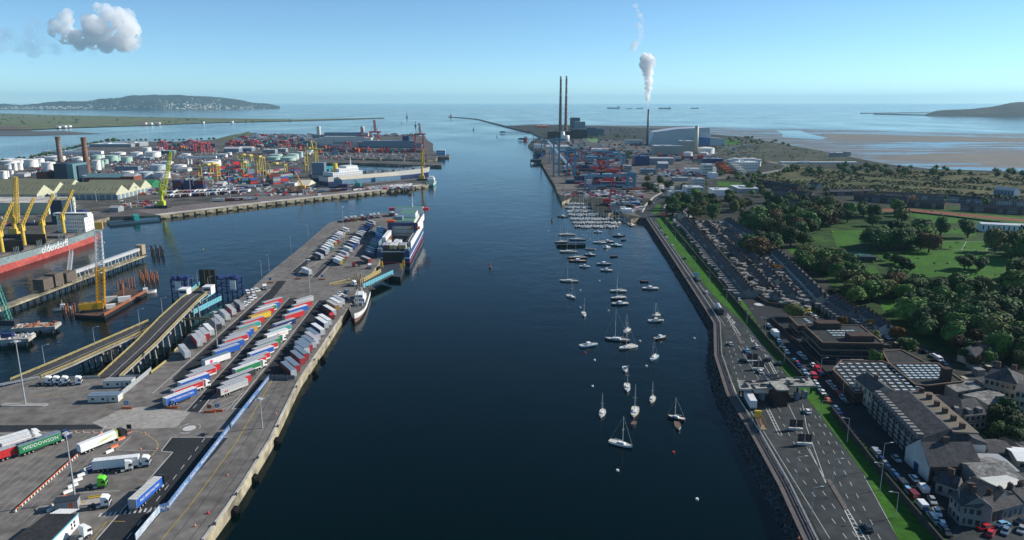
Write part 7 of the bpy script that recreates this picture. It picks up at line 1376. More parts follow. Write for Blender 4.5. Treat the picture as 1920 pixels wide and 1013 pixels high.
terrace([(1287, 414), (1292, 408), (1305, 405)], 3, 9, 6, 3, [RW, RC_], 4, 'the far avenue villas', 9)
for k, (a, b, n, w_, nm) in enumerate((((1432, 350), (1494, 359), 10, [RB], 'the far brick terrace'), ((1478, 370), (1520, 374), 7, [RB, RW], 'the second brick terrace below the heath'), ((1490, 379), (1536, 382), 8, [RB], 'the third brick terrace below the heath'), ((1450, 384), (1510, 390), 9, [RG_, RW], 'the grey terrace behind the wood'), ((1445, 364), (1478, 368), 5, [RG_], 'the short grey row'), ((1556, 368), (1640, 366), 12, [RB, RG_], 'the terrace at the heath edge, left'), ((1600, 376), (1700, 384), 14, [RB, RG_], 'the middle left heath terrace'), ((1645, 372), (1770, 378), 16, [RG_, RW], 'the long terrace below the heath, middle'), ((1700, 388), (1770, 393), 9, [RG_, RB], 'the long terrace above the running track'), ((1775, 378), (1850, 384), 10, [RG_, RW], 'the terrace below the heath, right'), ((1800, 396), (1925, 404), 14, [RG_, RB], 'the terrace above the right track'), ((1840, 384), (1925, 388), 9, [RW, RG_], 'the upper terrace at the right edge'), ((1515, 352), (1530, 356), 2, [RW], 'the white pair by the far brick terrace'), ((1535, 392), (1548, 388), 2, [RW], 'the small white pair behind the wood'))):
    terrace([a, b], n, 9, 5.4, 2.8, w_, 0, nm, 30+k)
# clutter of sheds and yard walls behind the cottages
r_ = random.Random(77); mb = MB(); yard_ = [P(x, y, ZS) for x, y in ((1300, 418), (1370, 418), (1440, 462), (1560, 580), (1500, 590), (1425, 556))]; w = [(a.x, a.y) for a in yard_]; x0, x1 = min(a[0] for a in w), max(a[0] for a in w); y0, y1 = min(a[1] for a in w), max(a[1] for a in w)
for _ in range(1000):
    x, y = r_.uniform(x0, x1), r_.uniform(y0, y1)
    if inside(x, y, w): s = r_.random(); mb.obox(x, y, r_.uniform(2, 5), r_.uniform(1.8, 3.5) if s > .35 else .25, ZS, ZS+(r_.uniform(2, 3.6) if s > .35 else 1.8), 2.3+r_.choice((0, pi/2)), r_.choice((0, 1, 1, 2)), r_.choice((3, 3, 5, 4, 1)))
o = solo('garden_sheds', mb, [RG_, RG_, SLATE, FLAT, SLATE, M('pale_felt', (.3, .31, .31), .85, .2)], 'jumble of garden sheds and yard walls behind the cottages', 'sheds'); o['kind'] = 'stuff'
r_ = random.Random(78); mb = MB()
for x0, x1, y0, y1, n in ((1760, 1920, 862, 900, 26), (1850, 1925, 905, 950, 26), (1790, 1900, 690, 735, 14), (1885, 1925, 790, 850, 10), (1560, 1720, 640, 690, 16)):
    for _ in range(n): p = P(r_.uniform(x0, x1), r_.uniform(y0, y1), ZS); s = r_.random(); mb.obox(p.x, p.y, r_.uniform(2, 6), r_.uniform(1.5, 3.5) if s > .4 else .3, ZS, ZS+(r_.uniform(1.5, 3) if s > .4 else 1.6), r_.choice((0, .1, pi/2)), r_.choice((0, 1, 1, 2)), r_.choice((3, 1, 4, 2)))
o = solo('back_yard_sheds', mb, [RB, RG_, RC_, FLAT, SLATE], 'small sheds and yard walls between the lower right buildings', 'sheds'); o['kind'] = 'stuff'
# ---------------------------------------------------------------- large buildings near right
def roofed(name, px, zr, wall, roof, label, cat='building', par=.5):
    q = [P(x, y, zr) for x, y in px]; t = thing(name, label, cat, (0, 0, 0)); mb = MB(); mb.prism([a[:2] for a in q], ZS, zr-.4, bottom=False); part('wall', mb, [wall], t)
    mb = MB(); mb.prism([a[:2] for a in q], zr-.4, zr-.02); part('roof', mb, [roof], t); mb = MB()
    for a, b in zip(q, q[1:]+q[:1]): mb.bar(a+Vector((0, 0, par*.3)), b+Vector((0, 0, par*.3)), .55, par)
    part('parapet', mb, [M('parapet_tan', (.17, .12, .09), .8)], t); return t, q
RF = M('dark_felt_roof', (.022, .025, .027), .85, .25, .1, sc2=.9, col2=(.045, .05, .05)); DW = M('dark_brick', (.06, .04, .035), .9, .2, .4)
def bands(t, q, sides, levels, n, zt):
    for i in sides:
        a, b = q[i], q[(i+1) % len(q)]; d = (b-a).normalized(); c = sum(q, Vector())/len(q); o = Vector((d.y, -d.x, 0)); o = o if (a+o-c).length > (a-o-c).length else -o; L = (b-a).length
        for z, h in levels:
            for k in range(n):
                mb = MB(); p0, p1 = a+d*L*(k+.06)/n+o*.08, a+d*L*(k+.94)/n+o*.08; m = Vector((0, 0, z+h/2-a.z)); mb.bar(p0+m, p1+m, .12, h); part('window', mb, [GL], t)
            mb = MB(); m = Vector((0, 0, z-.35-a.z)); mb.bar(a+o*.12+m, b+o*.12+m, .2, .5); part('sill_band', mb, [M('band_tan', (.2, .16, .13), .8)], t)
t, q = roofed('office_block', [(1506, 609), (1542.6, 643), (1657, 645), (1613, 611)], 13.2, DW, RF, 'dark flat roofed office block with three bands of glass')
bands(t, q, (0, 1), ((10.3, 1.7), (7.4, 1.7), (4.9, 1.4)), 6, 13); a = sum(q, Vector())/4
for dx, dy, w_, h in ((-3, 10, 11, 3), (4, -9, 11, 2.8)): bx('plant_room', DW, t, a.x+dx-w_/2, a.x+dx+w_/2, a.y+dy-3, a.y+dy+3, 13.2, 13.2+h)
def skylights(t, x0, x1, y0, y1, nx, ny, z, sk=0, test=None):
    me = cached('skyl', lambda: (lambda m: (m.box(-.85, .85, -.6, .6, 0, .35), m)[1])(MB()).mesh('skylight', [M('skylight_glass', (.5, .56, .56), .2)]))
    for i in range(nx):
        for j in range(ny):
            p = P(x0+(x1-x0)*(i+.5)/nx+sk*j, y0+(y1-y0)*(j+.5)/ny, z)
            if not test or inside(p.x, p.y, [(v.x, v.y) for v in test]): part('skylight', me, None, t, p)
skylights(t, 1550, 1602, 619, 632, 6, 3, 13.25, 5)
t, q = roofed('office_block', [(1480, 595), (1497, 612), (1541, 609), (1527, 595)], 10.5, DW, RF, 'smaller flat roofed wing left of the glass office block'); bands(t, q, (0, 1), ((8, 1.5), (5.4, 1.5)), 4, 10); skylights(t, 1505, 1515, 598, 607, 1, 3, 10.5, 4)
t, q = roofed('sorting_hall', [(1562, 694), (1604, 737), (1732, 735), (1684, 692), (1655, 678), (1578, 676)], 9, DW, RF, 'low dark hall roof dotted with rows of white skylights'); skylights(t, 1556, 1690, 680, 735, 9, 9, 9.05, 5.5, q)
t, q2 = roofed('sorting_hall', [(1668, 683), (1758, 682), (1806, 716), (1738, 724), (1716, 722)], 9.6, DW, RF, 'second dark hall roof with white skylights and tall chimney'); skylights(t, 1680, 1760, 684, 712, 7, 6, 9.65, 4.5, q2)
p = P(1769, 734, 5); bx('chimney_stack', DW, t, p.x-1.6, p.x+1.6, p.y-1.5, p.y+1.5, ZS, ZT(p.y, 690))
t, q = roofed('link_block', [(1655, 660), (1690, 657), (1740, 683), (1668, 684)], 8, DW, RF, 'low dark flat roof between the office block and skylight hall')
def gabled(name, a, b, dep, h, rt, wall, roof, label, chim_=0, dorm=0, hip=0, win=(6, 2), cat='house', trim=None):
    """a->b front eaves foot line in photo pixels, building behind it (to the left hand of b-a)"""
    a, b = P(*a, ZS), P(*b, ZS); L = (b-a).length; rz = atan2(b.y-a.y, b.x-a.x); t = thing(name, label, cat, a, rz)
    mb = MB(); mb.box(0, L, 0, dep, 0, h)
    if not hip: mb.add([(0, 0, h), (0, dep, h), (0, dep/2, h+rt), (L, 0, h), (L, dep, h), (L, dep/2, h+rt)], ((0, 2, 1), (3, 4, 5)))
    part('wall', mb, [wall], t); mb = MB(); e = .4; k = hip*dep/2; mb.add([(-e, -e, h), (L+e, -e, h), (L+e, dep+e, h), (-e, dep+e, h), (k, dep/2, h+rt+.1), (L-k, dep/2, h+rt+.1)], ((0, 1, 5, 4), (2, 3, 4, 5), (1, 2, 5), (3, 0, 4)) if hip else ((0, 1, 5, 4), (2, 3, 4, 5))); r = part('roof', mb, [roof], t)
    for k in range(chim_): x = L*(k+.5)/chim_; mb = MB(); mb.box(x-.9, x+.9, dep/2-.5, dep/2+.5, h+rt-.6, h+rt+1.8); part('chimney', mb, [RB], r)
    n, rows = win; dz = h/rows
    for j in range(rows):
        for k in range(n): x = L*(k+.5)/n; mb = MB(); mb.box(x-.55, x+.55, -.06, .03, j*dz+dz*.3, j*dz+dz*.78); part('window', mb, [GL], t)
    for k in range(dorm): x = L*(k+.5)/dorm; mb = MB(); mb.box(x-.7, x+.7, .3, 2.4, h+.3, h+2); part('dormer', mb, [RG_], t)
    if trim:
        mb = MB()
        for k in range(7): x = L*k/6; mb.box(x-.1, x+.1, -.05, .02, h*.5, h)
        mb.box(0, L, -.05, .02, h*.48, h*.53); part('timber', mb, ['brown'], t)
    return t
# long apartment block: front faces the road
a, b = P(1714, 862, ZS), P(1633, 772, ZS); L = (a-b).length; rz = atan2(a.y-b.y, a.x-b.x); he = ZT(a.y, 826)-ZS
t = gabled('apartment_block', (1633, 772), (1714, 862), 22, he, 3.4, RG_, SLATE, 'long grey apartment block with dark slate roof, dormers and balconies', 0, 15, .25, (16, 4), 'building'); L = (P(1714, 862, ZS)-P(1633, 772, ZS)).length
bx('end_wall', 'offwhite', t, L, L+.3, .5, 21.5, 0, he-.4)
for j in range(4):
    for k in range(8): mb = MB(); x = L*(k+.5)/8; z = he*(j+.2)/4; mb.box(x-1.5, x+1.5, -1.5, 0, z, z+.15); mb.box(x-1.5, x+1.5, -1.5, -1.4, z, z+1); part('balcony', mb, [RG_], t)
for k in range(6): x = L*(k+.6)/6.3; bx('chimney', RB, t, x-.8, x+.8, 15, 16.4, he+1.5, he+5)
mb = MB(); mb.box(3, L-1, 11.5, 19.5, he+2.6, he+3.2); part('roof_walk', mb, [M('roof_tan', (.16, .14, .11), .85)], t)
roofed('flat_annex', [(1700, 745), (1760, 742), (1832, 770), (1745, 790)], 9, RG_, M('grey_lead_roof', (.12, .13, .135), .5, .2, .1, sc2=.6, col2=(.2, .21, .215)), 'grey metal roofed annex behind the apartment block')
t = gabled('white_house', (1600, 742), (1632, 770), 9, 7.4, 2.6, RC_, SLATE, 'cream corner house with a red sign, left of the apartment block', 1, 0, 0, (4, 2)); bx('sign_board', 'red', t, 3, 8, -.14, -.06, 4.4, 5.2)
gabled('half_timbered_house', (1757, 800), (1800, 806), 12, 6, 4, RC_, SLATE, 'half timbered house with black beams, left one of the pair', 0, 2, 0, (4, 2), trim=1); gabled('half_timbered_house', (1806, 807), (1846, 803), 12, 5.6, 3.6, RC_, SLATE, 'half timbered house with black beams, right one of the pair', 0, 2, 0, (4, 2), trim=1)
t = gabled('chapel', (1739, 903), (1836, 903), 13, 5.2, 5, M('dark_stone', (.1, .08, .07), .9), SLATE, 'long dark roofed chapel with a white front gable', 1, 0, 0, (6, 1), 'chapel')
mb = MB(); mb.add([(-.25, -.5, 0), (-.25, 13.5, 0), (-.25, 13.5, 5.2), (-.25, 6.5, 11), (-.25, -.5, 5.2)], ((0, 4, 3, 2, 1),)); mb.add([(0, -.5, 0), (0, -.5, 5.2), (0, 6.5, 11), (0, 13.5, 5.2), (0, 13.5, 0)], ((0, 1, 2, 3, 4),)); part('front_gable', mb, [RW], t); bx('door', 'navy', t, -.32, -.25, 5.2, 7.8, 0, 3)
gabled('yard_building', (1840, 868), (1900, 866), 9, 3.6, 1.5, RG_, SLATE, 'slate roofed outbuilding behind the chapel', 0, 0, 0, (3, 1), 'workshop'); gabled('cottage', (1752, 925), (1790, 938), 7, 3.8, 2.4, RG_, SLATE, 'small slate roofed cottage below the chapel', 1, 0, 0, (2, 1)); gabled('yard_building', (1838, 950), (1880, 944), 7, 3.4, 1.4, RG_, SLATE, 'slate lean-to between chapel and bottom terrace', 0, 0, 0, (2, 1), 'workshop')
gabled('villa', (1905, 640), (1960, 650), 12, 6, 3.5, RW, SLATE, 'white slate roofed villa among trees at the right edge', 2, 0, 0, (4, 2)); gabled('villa', (1858, 840), (1905, 832), 8, 5, 2.5, RC_, SLATE, 'cream house behind the small car court', 1, 0, 0, (3, 2)) if 0 else None
gabled('corner_house', (1797, 985), (1838, 992), 9, 6.2, 3.2, RG_, SLATE, 'stone corner house with slate gable at the lower right', 1, 0, 0, (3, 2)); gabled('corner_house', (1777, 962), (1798, 986), 8, 6, 3, RG_, SLATE, 'grey gabled house left of the stone corner house', 1, 0, 0, (3, 2))
terrace([(1838, 986), (1925, 962), (2010, 940)], 9, 9, 3.6, 2.2, [RG_, RB, RW], 0, 'the bottom right corner terrace', 60)
gabled('yard_building', (1838, 930), (1915, 925), 14, 4.6, 2, RG_, FLAT, 'grey sheet roofed workshop behind the bottom right terrace', 0, 0, 0, (4, 1), 'workshop'); gabled('yard_building', (1800, 938), (1860, 968), 9, 4.8, 2, RG_, SLATE, 'dark sloping roofed workshop behind the corner house', 0, 0, 0, (3, 1), 'workshop')
gabled('yard_building', (1835, 903), (1905, 905), 11, 4, .6, RG_, 'grey', 'flat grey workshop right of the stone hall', 0, 0, 0, (4, 1), 'workshop'); gabled('yard_building', (1868, 958), (1930, 950), 10, 5, 1, RC_, 'offwhite', 'white roofed store behind the bottom right terrace', 0, 0, 0, (3, 1), 'workshop'); gabled('yard_building', (1905, 885), (1960, 890), 10, 4, .6, RC_, 'white', 'white flat roofed store at the right edge', 0, 0, 0, (3, 1), 'workshop')
gabled('white_house', (1828, 690), (1868, 686), 10, 4.5, 4, RC_, SLATE, 'white gabled house among trees at the upper right', 1, 1, 0, (4, 2)); gabled('white_house', (1842, 738), (1902, 752), 13, 7, 4, RC_, SLATE, 'large white hipped roofed house at the right', 2, 0, .9, (6, 2)); gabled('flat_block', (1897, 778), (1960, 792), 14, 10, .6, RC_, SLATE, 'pale three storey block cut by the right edge', 0, 0, 0, (6, 3))
gabled('yard_building', (1792, 752), (1840, 744), 10, 4, .6, RC_, FLAT, 'low white flat roofed building by the tall chimney', 0, 0, 0, (4, 1)); gabled('yard_building', (1850, 775), (1895, 765), 10, 3.6, .8, RC_, FLAT, 'low grey roofed outbuilding right of the timbered houses', 0, 0, 0, (3, 1)); gabled('pavilion', (1700, 655), (1745, 662), 8, 4, .5, RC_, FLAT, 'low pale pavilion in the grove beyond the halls', 0, 0, 0, (3, 1)) if 0 else None
gabled('pavilion', (1838, 434), (1925, 438), 12, 7, .6, 'white', WHR, 'white sports pavilion above the pitch at the right edge', 0, 0, 0, (9, 1)); gabled('boathouse_gallery', (1862, 366), (1900, 370), 14, 8, 3, 'bluegrey', 'bluegrey', 'pale blue hall beyond the terraces at right', 0, 0, 0, (6, 1)); gabled('changing_hut', (1610, 491), (1642, 492), 6, 4, .5, 'dark', 'dark', 'small dark hut between the sports courts', 0, 0, 0, (2, 1))
# verge wall and other walls
def wall(px, h, th, mat, label, z=ZS, name='boundary_wall'):
    mb = MB(); q = [P(x, y, z) for x, y in px]; mb.path([a+Vector((0, 0, h/2)) for a in q], th, h); return solo(name, mb, [mat], label, 'wall')
wall(WALL[:5], 2.2, .5, M('dark_wall', (.045, .04, .038), .9, .3, .3), 'long dark verge wall running down the avenue, upper stretch'); wall(WALL[5:], 2.4, .5, M('dark_wall'), 'dark verge wall between grass strips near the camera')
wall([(1640, 770), (1668, 803), (1688, 812)], 1.2, .4, RC_, 'low white front wall of the apartment block, upper part'); wall([(1690, 822), (1734, 882)], 1.2, .4, RC_, 'low white front wall of the apartment block, lower part')
wall([(1445, 600), (1500, 650), (1560, 715), (1600, 760)], 1.6, .4, DW, 'brick wall between the avenue and the office blocks'); wall([(1834, 880), (1925, 888)], 2, .4, RG_, 'grey garden wall right of the stone hall'); wall([(1700, 398), (1790, 408), (1925, 425)], 1.6, .3, 'dark', 'dark fence along the far side of the running track'); wall([(1412, 556), (1440, 572), (1492, 580)], 1.8, .4, RB, 'brick wall at the junction end of the cottages')
p = [P(x, y, ZS) for x, y in SH[2:]]; t = thing('sea_railing', 'thin grey railing along the top of the rock shore', 'railing', (0, 0, 0)); guardrail(t, p[:-1], p[1:], mat=STEEL, ps=6, nm='rail')
# ---------------------------------------------------------------- boats
def bhull(L, B, hc, kind):
    out = {}; mb = MB(); hull(mb, L, B, [-.3, .25, .95], [1, 0], bow=.55, tran=.7 if kind != 'row' else .5, sheer=.25, n=12, deck=2, full=.8); out['hull'] = mb.mesh('hull', [hc, 'navy', M('boat_deck', (.5, .48, .42), .7) if kind != 'row' else 'brown'])
    if kind == 'sail':
        mb = MB(); mb.box(-B*.26, B*.26, L*.36, L*.7, .8, 1.35, tx=.12, ty=.3); out['cabin'] = mb.mesh('cabin', ['white']); mb = MB(); mb.box(-B*.26-.02, B*.26+.02, L*.4, L*.64, 1.0, 1.18); out['window'] = mb.mesh('window', [GL])
        mb = MB(); mb.box(-B*.22, B*.22, L*.08, L*.32, .62, .66); out['cockpit'] = mb.mesh('cockpit', ['tan'])
        mb = MB(); mh = L*1.25; mb.cyl((0, L*.58, .9), (0, L*.58, mh), .12, .07, 6); mb.cyl((0, L*.57, 1.9), (0, L*.22, 1.9), .14, n=6); mb.bar((-B*.3, L*.58, mh*.55), (B*.3, L*.58, mh*.55), .08); mb.bar((0, L*.58, mh), (0, L, 1.1), .035); mb.bar((0, L*.58, mh), (0, .1, 1), .035); out['mast'] = mb.mesh('mast', ['offwhite'])
    elif kind == 'motor':
        mb = MB(); mb.box(-B*.36, B*.36, L*.36, L*.62, .75, 2.0, tx=.15, ty=.35); out['cabin'] = mb.mesh('cabin', ['white']); mb = MB(); mb.box(-B*.32, B*.32, L*.38, L*.6, 1.3, 1.7); mb.box(-B*.28, B*.28, L*.6, L*.63, 1.2, 1.7); out['window'] = mb.mesh('window', [GL]); mb = MB(); mb.box(-B*.3, B*.3, .1, L*.32, .6, .66); out['cockpit'] = mb.mesh('cockpit', ['tan'])
    elif kind == 'row': mb = MB(); [mb.box(-B*.42, B*.42, L*k, L*k+.3, .62, .7) for k in (.25, .45, .65)]; out['thwart'] = mb.mesh('thwart', ['tan'])
    return out
def boat(px, L, hd, kind, hc, label, group=None, xy=None):
    p = P(*px, 0) if px else xy; t = thing({'sail': 'sailing_boat', 'motor': 'motor_boat', 'row': 'rowing_boat'}[kind], label, 'boat', p, hd, group)
    for k, m in cached(('b', L, hc, kind), lambda: bhull(L, L*(.31 if kind == 'sail' else .36), hc, kind)).items(): part(k, m, None, t, (0, -L/2, 0))
    return t
BT = [(1164, 835, 9, -125, 'sail', 'white', 'nearest white yacht, low in the frame'), (1188, 797, 4.5, 150, 'row', 'dark', 'small dark dinghy below the tall cream yacht'), (1190, 775, 10, 165, 'sail', 'cream', 'tall masted cream yacht left of middle'), (1129, 778, 7.5, 165, 'sail', 'white', 'small white yacht furthest left among the near boats'), (1223, 752, 7, 160, 'sail', 'cream', 'small cream yacht with yellow waterline'), (1271, 801, 6.5, 175, 'row', 'offwhite', 'open grey white dinghy below the pair of dark boats'), (1268, 786, 7, 60, 'sail', 'dark', 'dark small yacht on a raft near the right shore'), (1176, 729, 9, 172, 'sail', 'white', 'white yacht with red waterline in the middle column'), (1172, 695, 6.5, 175, 'motor', 'white', 'white motor boat just above the red lined yacht'),
 (1104, 649, 10, -70, 'motor', 'lightblue', 'pale blue motor boat on the left of the moorings'), (1157, 638, 13, 75, 'sail', 'bluegrey', 'long grey yacht with the tallest mast'), (1177, 653, 11, 120, 'sail', 'white', 'white yacht touching the long grey one'), (1175, 622, 8, 150, 'sail', 'offwhite', 'small yacht behind the long grey one'), (1226, 673, 9, 150, 'sail', 'lightblue', 'pale turquoise yacht on the right column'), (1238, 635, 8, -60, 'motor', 'black', 'black hulled fishing boat near the shore'), (1230, 603, 9, -85, 'motor', 'offwhite', 'grey motor boat right column'), (1230, 593, 6.5, 130, 'sail', 'offwhite', 'small yacht just above the grey motor boat'), (1095, 591, 8.5, 178, 'sail', 'white', 'lone white yacht with thin mast at left'),
 (1162, 571, 11, 100, 'motor', 'bluegrey', 'grey motor cruiser, lowest of three in a column'), (1159, 560, 11, 110, 'sail', 'bluegrey', 'grey yacht, middle of three in a column'), (1159, 547, 11, 95, 'sail', 'offwhite', 'pale yacht, highest of three in a column'), (1219, 542, 11, 95, 'motor', 'offwhite', 'long grey launch near the rocks'), (1208, 529, 6, 90, 'row', 'dark', 'tiny dark dinghy near the rocks'), (1071, 558, 9, -150, 'sail', 'white', 'bright white yacht at far left column'), (1067, 528, 13, 85, 'sail', 'offwhite', 'pale yacht above the bright white one'), (1096, 501, 8, 90, 'motor', 'white', 'small white launch between columns'), (1137, 508, 9, 85, 'motor', 'offwhite', 'low white launch, lower of two'), (1132, 496, 12, 100, 'motor', 'bluegrey', 'grey motor cruiser, upper of two'), (1083, 490, 14, 88, 'motor', 'maroon', 'red hulled barge like boat'), (1082, 484, 16, 95, 'sail', 'dark', 'dark yacht behind the red hull'),
 (1106, 479, 9, 80, 'motor', 'dark', 'dark hulled launch with white cabin'), (1151, 482, 7, 110, 'row', 'dark', 'small dark open boat by itself'), (1066, 473, 15, 90, 'sail', 'offwhite', 'pale yacht below the dark lighter'), (1137, 465, 8, 130, 'motor', 'white', 'white motor boat right of the dark lighter'), (1155, 461, 11, 80, 'motor', 'teal', 'green hulled launch near the marina'), (1107, 468, 9, 88, 'row', 'white', 'low white open boat'), (1124, 456, 12, 85, 'sail', 'white', 'white yacht without sails in the middle'), (1139, 454, 11, 95, 'motor', 'bluegrey', 'grey cruiser beside the white yacht'), (1160, 443, 12, 105, 'motor', 'navy', 'navy hulled cruiser nearest the shore bend'), (1169, 451, 6, 120, 'row', 'dark', 'small dark dinghy by the navy cruiser'), (1052, 455, 12, 110, 'sail', 'dark', 'dark yacht far left by the channel'), (1063, 441, 16, 95, 'sail', 'offwhite', 'long pale yacht near the marina corner'), (1083, 450, 15, 92, 'sail', 'bluegrey', 'grey yacht right of the long pale one'), (1121, 436, 8, 80, 'motor', 'white', 'small white boat just off the marina'), (1055, 407, 12, 80, 'motor', 'dark', 'dark workboat at the marina outer corner')]
for x, y, L, hd, k, c, lb in BT: boat((x, y), L, rad(hd), k, c, lb)
p = P(1071, 462, 0); t = thing('old_lighter', 'dark old wooden lighter with a mast among the moorings', 'barge', p, pi/2+.1); mb = MB(); hull(mb, 25, 6, [-.5, 2], [0], bow=.15, tran=.9, deck=0); part('hull', mb, ['black'], t, (0, -12, 0)); mb = MB(); mb.cyl((0, 6, 2), (0, 6, 16), .25, .12, 6); part('mast', mb, ['maroon'], t)
for k, (x, y, c) in enumerate(((1097, 662, 'red'), (1115, 676, 'white'), (1212, 687, 'white'), (1111, 725, 'white'), (1263, 849, 'red'), (1158, 883, 'white'), (1307, 937, 'white'), (1302, 635, 'white'), (1141, 583, 'white'), (1088, 577, 'white'), (1124, 527, 'white'), (1088, 545, 'white'), (1200, 640, 'white'), (1094, 440, 'white'), (1106, 448, 'white'), (1028, 433, 'white'), (195, 455, 'white'), (381, 468, 'yellow'))): mb = MB(); mb.cyl((0, 0, -.2), (0, 0, .5), .55, .45, 10); solo('mooring_buoy', mb, [c], f"{c} mooring buoy on the open water" if k < 16 else f"{c} buoy in the left dock basin", 'buoy', P(x, y, 0), group=f"{c} mooring buoys")
r_ = random.Random(17); MG = 'boats packed in the marina'; nb = 0
for row, (x0, x1, y, n) in enumerate(((1056, 1100, 383, 11), (1060, 1108, 390, 12), (1064, 1116, 397, 13), (1066, 1122, 404, 13), (1070, 1150, 412, 15), (1074, 1156, 419, 15), (1078, 1158, 426, 14))):
    a, b = P(x0-1, y+1.5, 0), P(x1+1, y+1.5, 0); mb = MB(); mb.bar(a+Vector((0, 4, .35)), b+Vector((0, 4, .35)), 2, .6); solo('pontoon', mb, ['tan'], f"floating wooden pontoon of the marina, {ordw(row)} from the back", 'pontoon')
    for k in range(n):
        x = x0+(x1-x0)*(k+.5)/n+r_.uniform(-.5, .5); q = P(x, y+r_.uniform(-.6, .6), 0); c = r_.choice(('white', 'white', 'offwhite', 'white', 'navy', 'bluegrey')); kd = r_.choice(('sail', 'sail', 'sail', 'motor')); boat(None, r_.choice((9, 11)), r_.choice((0, pi))+r_.uniform(-.15, .15), kd, c, f"{cn(c)} hulled {'yacht' if kd == 'sail' else 'motor boat'} berthed in the crowded marina", f"{cn(c)} hulled {kd} boats in the marina", q)
for k, (x, y) in enumerate(((1163, 412), (1171, 414), (1178, 418), (1184, 423), (1160, 419))): boat((x, y), 9, rad(70+k*20), 'motor' if k % 2 else 'sail', 'offwhite', f"pale boat on the small pontoon by the shore, {ordw(k)} from left" if k < 4 else 'pale yacht at the inner end of the small pontoon')
mb = MB(); mb.bar(P(1141, 406, 1.6), P(1198, 404, 3), 2, .5); mb.bar(P(1160, 408, .5), P(1186, 424, .5), 2.5, .6); solo('gangway', mb, ['tan'], 'long narrow gangway from the boatyard to the small pontoon', 'gangway')
# ---------------------------------------------------------------- cars
def car_meshes(col, van):
    L, W = (4.9, 1.95) if van else (4.3, 1.76); mb = MB()
    pr = [(-L/2, .35), (L/2, .35), (L/2, .8), (L/2-.6, 1.15), (L/2-1.3, 1.95), (-L/2+.05, 2.0)] if van else [(-L/2, .32), (L/2, .3), (L/2, .66), (L/2-.25, .78), (L/2-1.25, .92), (-L/2+.5, .96), (-L/2+.05, .88)]
    mb.yprism(pr, -W/2, W/2, 0); o = {}
    if van: o['body'] = mb.mesh('body', [col]); mb = MB(); mb.add([(L/2-.62, -W/2+.1, 1.2), (L/2-.62, W/2-.1, 1.2), (L/2-1.25, W/2-.15, 1.9), (L/2-1.25, -W/2+.15, 1.9)], ((0, 1, 2, 3),)); mb.box(.5, 1.1, -W/2-.02, W/2+.02, 1.2, 1.7)
    else:
        v = [(-L/2+.35, -W/2+.08, .93), (L/2-1.2, -W/2+.08, .9), (L/2-1.2, W/2-.08, .9), (-L/2+.35, W/2-.08, .93), (-L/2+.75, -W/2+.25, 1.44), (.55, -W/2+.25, 1.46), (.55, W/2-.25, 1.46), (-L/2+.75, W/2-.25, 1.44)]; mb.add(v[4:], ((0, 1, 2, 3),)); mb.box(-L/2+.8, .5, -W/2+.27, W/2-.27, 1.44, 1.475); o['body'] = mb.mesh('body', [col]); mb = MB(); mb.add(v, ((0, 1, 5, 4), (1, 2, 6, 5), (2, 3, 7, 6), (3, 0, 4, 7)))
    o['windows'] = mb.mesh('windows', [GL]); return o, L, W
def car(p, rz, col, label, group=None, van=False):
    o, L, W = cached(('car', col, van), lambda: car_meshes(M('carpaint_'+col, PAINT[col], .22, .03, .3), van)); t = thing('van' if van else 'car', label, 'van' if van else 'car', p, rz, group)
    for k, m in o.items(): part(k, m, None, t)
    wm = cached('carwheel', lambda: (lambda q: (wheel(q, 0, 0, .32, .2), q)[1])(MB()).mesh('wheel', [TYRE, 'silver']))
    for x in (-L*.31, L*.31):
        for y in (-W*.44, W*.44): part('wheel', wm, None, t, (x, y, 0))
    return t
hr = atan2((P(1590, 1000)-P(1450, 780)).y, (P(1590, 1000)-P(1450, 780)).x)
def hd(a, b): v = P(*b)-P(*a); return atan2(v.y, v.x)
RD = [(1370, 647, 'silver', 'silver car in the left lane above the toll plaza'), (1401, 660, 'lightblue', 'pale blue car nearing the toll plaza'), (1419, 653, 'silver', 'silver car in the right lanes above the toll plaza'), (1395, 677, 'dark', 'dark car left of the twin sign boards'), (1440, 676, 'dark', 'dark grey car right of the twin sign boards'), (1461, 684, 'black', 'black car at the edge of the verge shadow'), (1426, 699, 'white', 'white car just above the toll canopies'), (1514, 774, 'white', 'white car just below the toll canopies'), (1626, 993, 'dark', 'dark car beside the hatched marking near the camera'), (1324.5, 550, 'white', 'white car on the far stretch, nearest the tanker'), (1284, 486, 'dark', 'dark car halfway along the far stretch'), (1261, 462, 'white', 'white car in the left lane of the far stretch'), (1250, 447.5, 'white', 'second white car of the far stretch'), (1241, 435.5, 'silver', 'silver car near the far road bend'), (1247, 441, 'black', 'black car near the far road bend'), (1238, 428, 'dark', 'dark car farthest along the straight road'), (1226, 383, 'white', 'white van like car on the road bend'), (1243, 367, 'white', 'white car on the curving coast road'), (1256, 357, 'silver', 'silver car farthest on the curving coast road'), (1233, 375, 'dark', 'dark car on the curving coast road')]
for x, y, c, lb in RD: a = (x-6, y-8) if y > 560 else (x-7, y-10); car(P(x, y, ZS+.08), hd((x, y), a), c, lb)
KR = random.Random(41); KC = ['silver', 'white', 'lightblue', 'dark', 'navy', 'white', 'bluegrey', 'black', 'silver', 'maroon', 'white', 'grey']
def carline(line, n, grp, off=0, fix={}, skip=.12, ang=0):
    pts = resample([P(x, y, ZS+.14) for x, y in line], n)
    for k in range(n):
        if KR.random() < skip: continue
        d = pts[min(k+1, n-1)]-pts[max(k-1, 0)]; c = fix.get(k, KR.choice(KC)); van = KR.random() < .1
        car(pts[k]+Vector((KR.uniform(-.2, .2), KR.uniform(-.4, .4), 0)), atan2(d.y, d.x)+ang+KR.choice((0, pi)), c, f"{cn(c)} {'van' if van else 'car'}, {nth(k, n)} from the near end of {grp}", 'cars in '+grp, van)
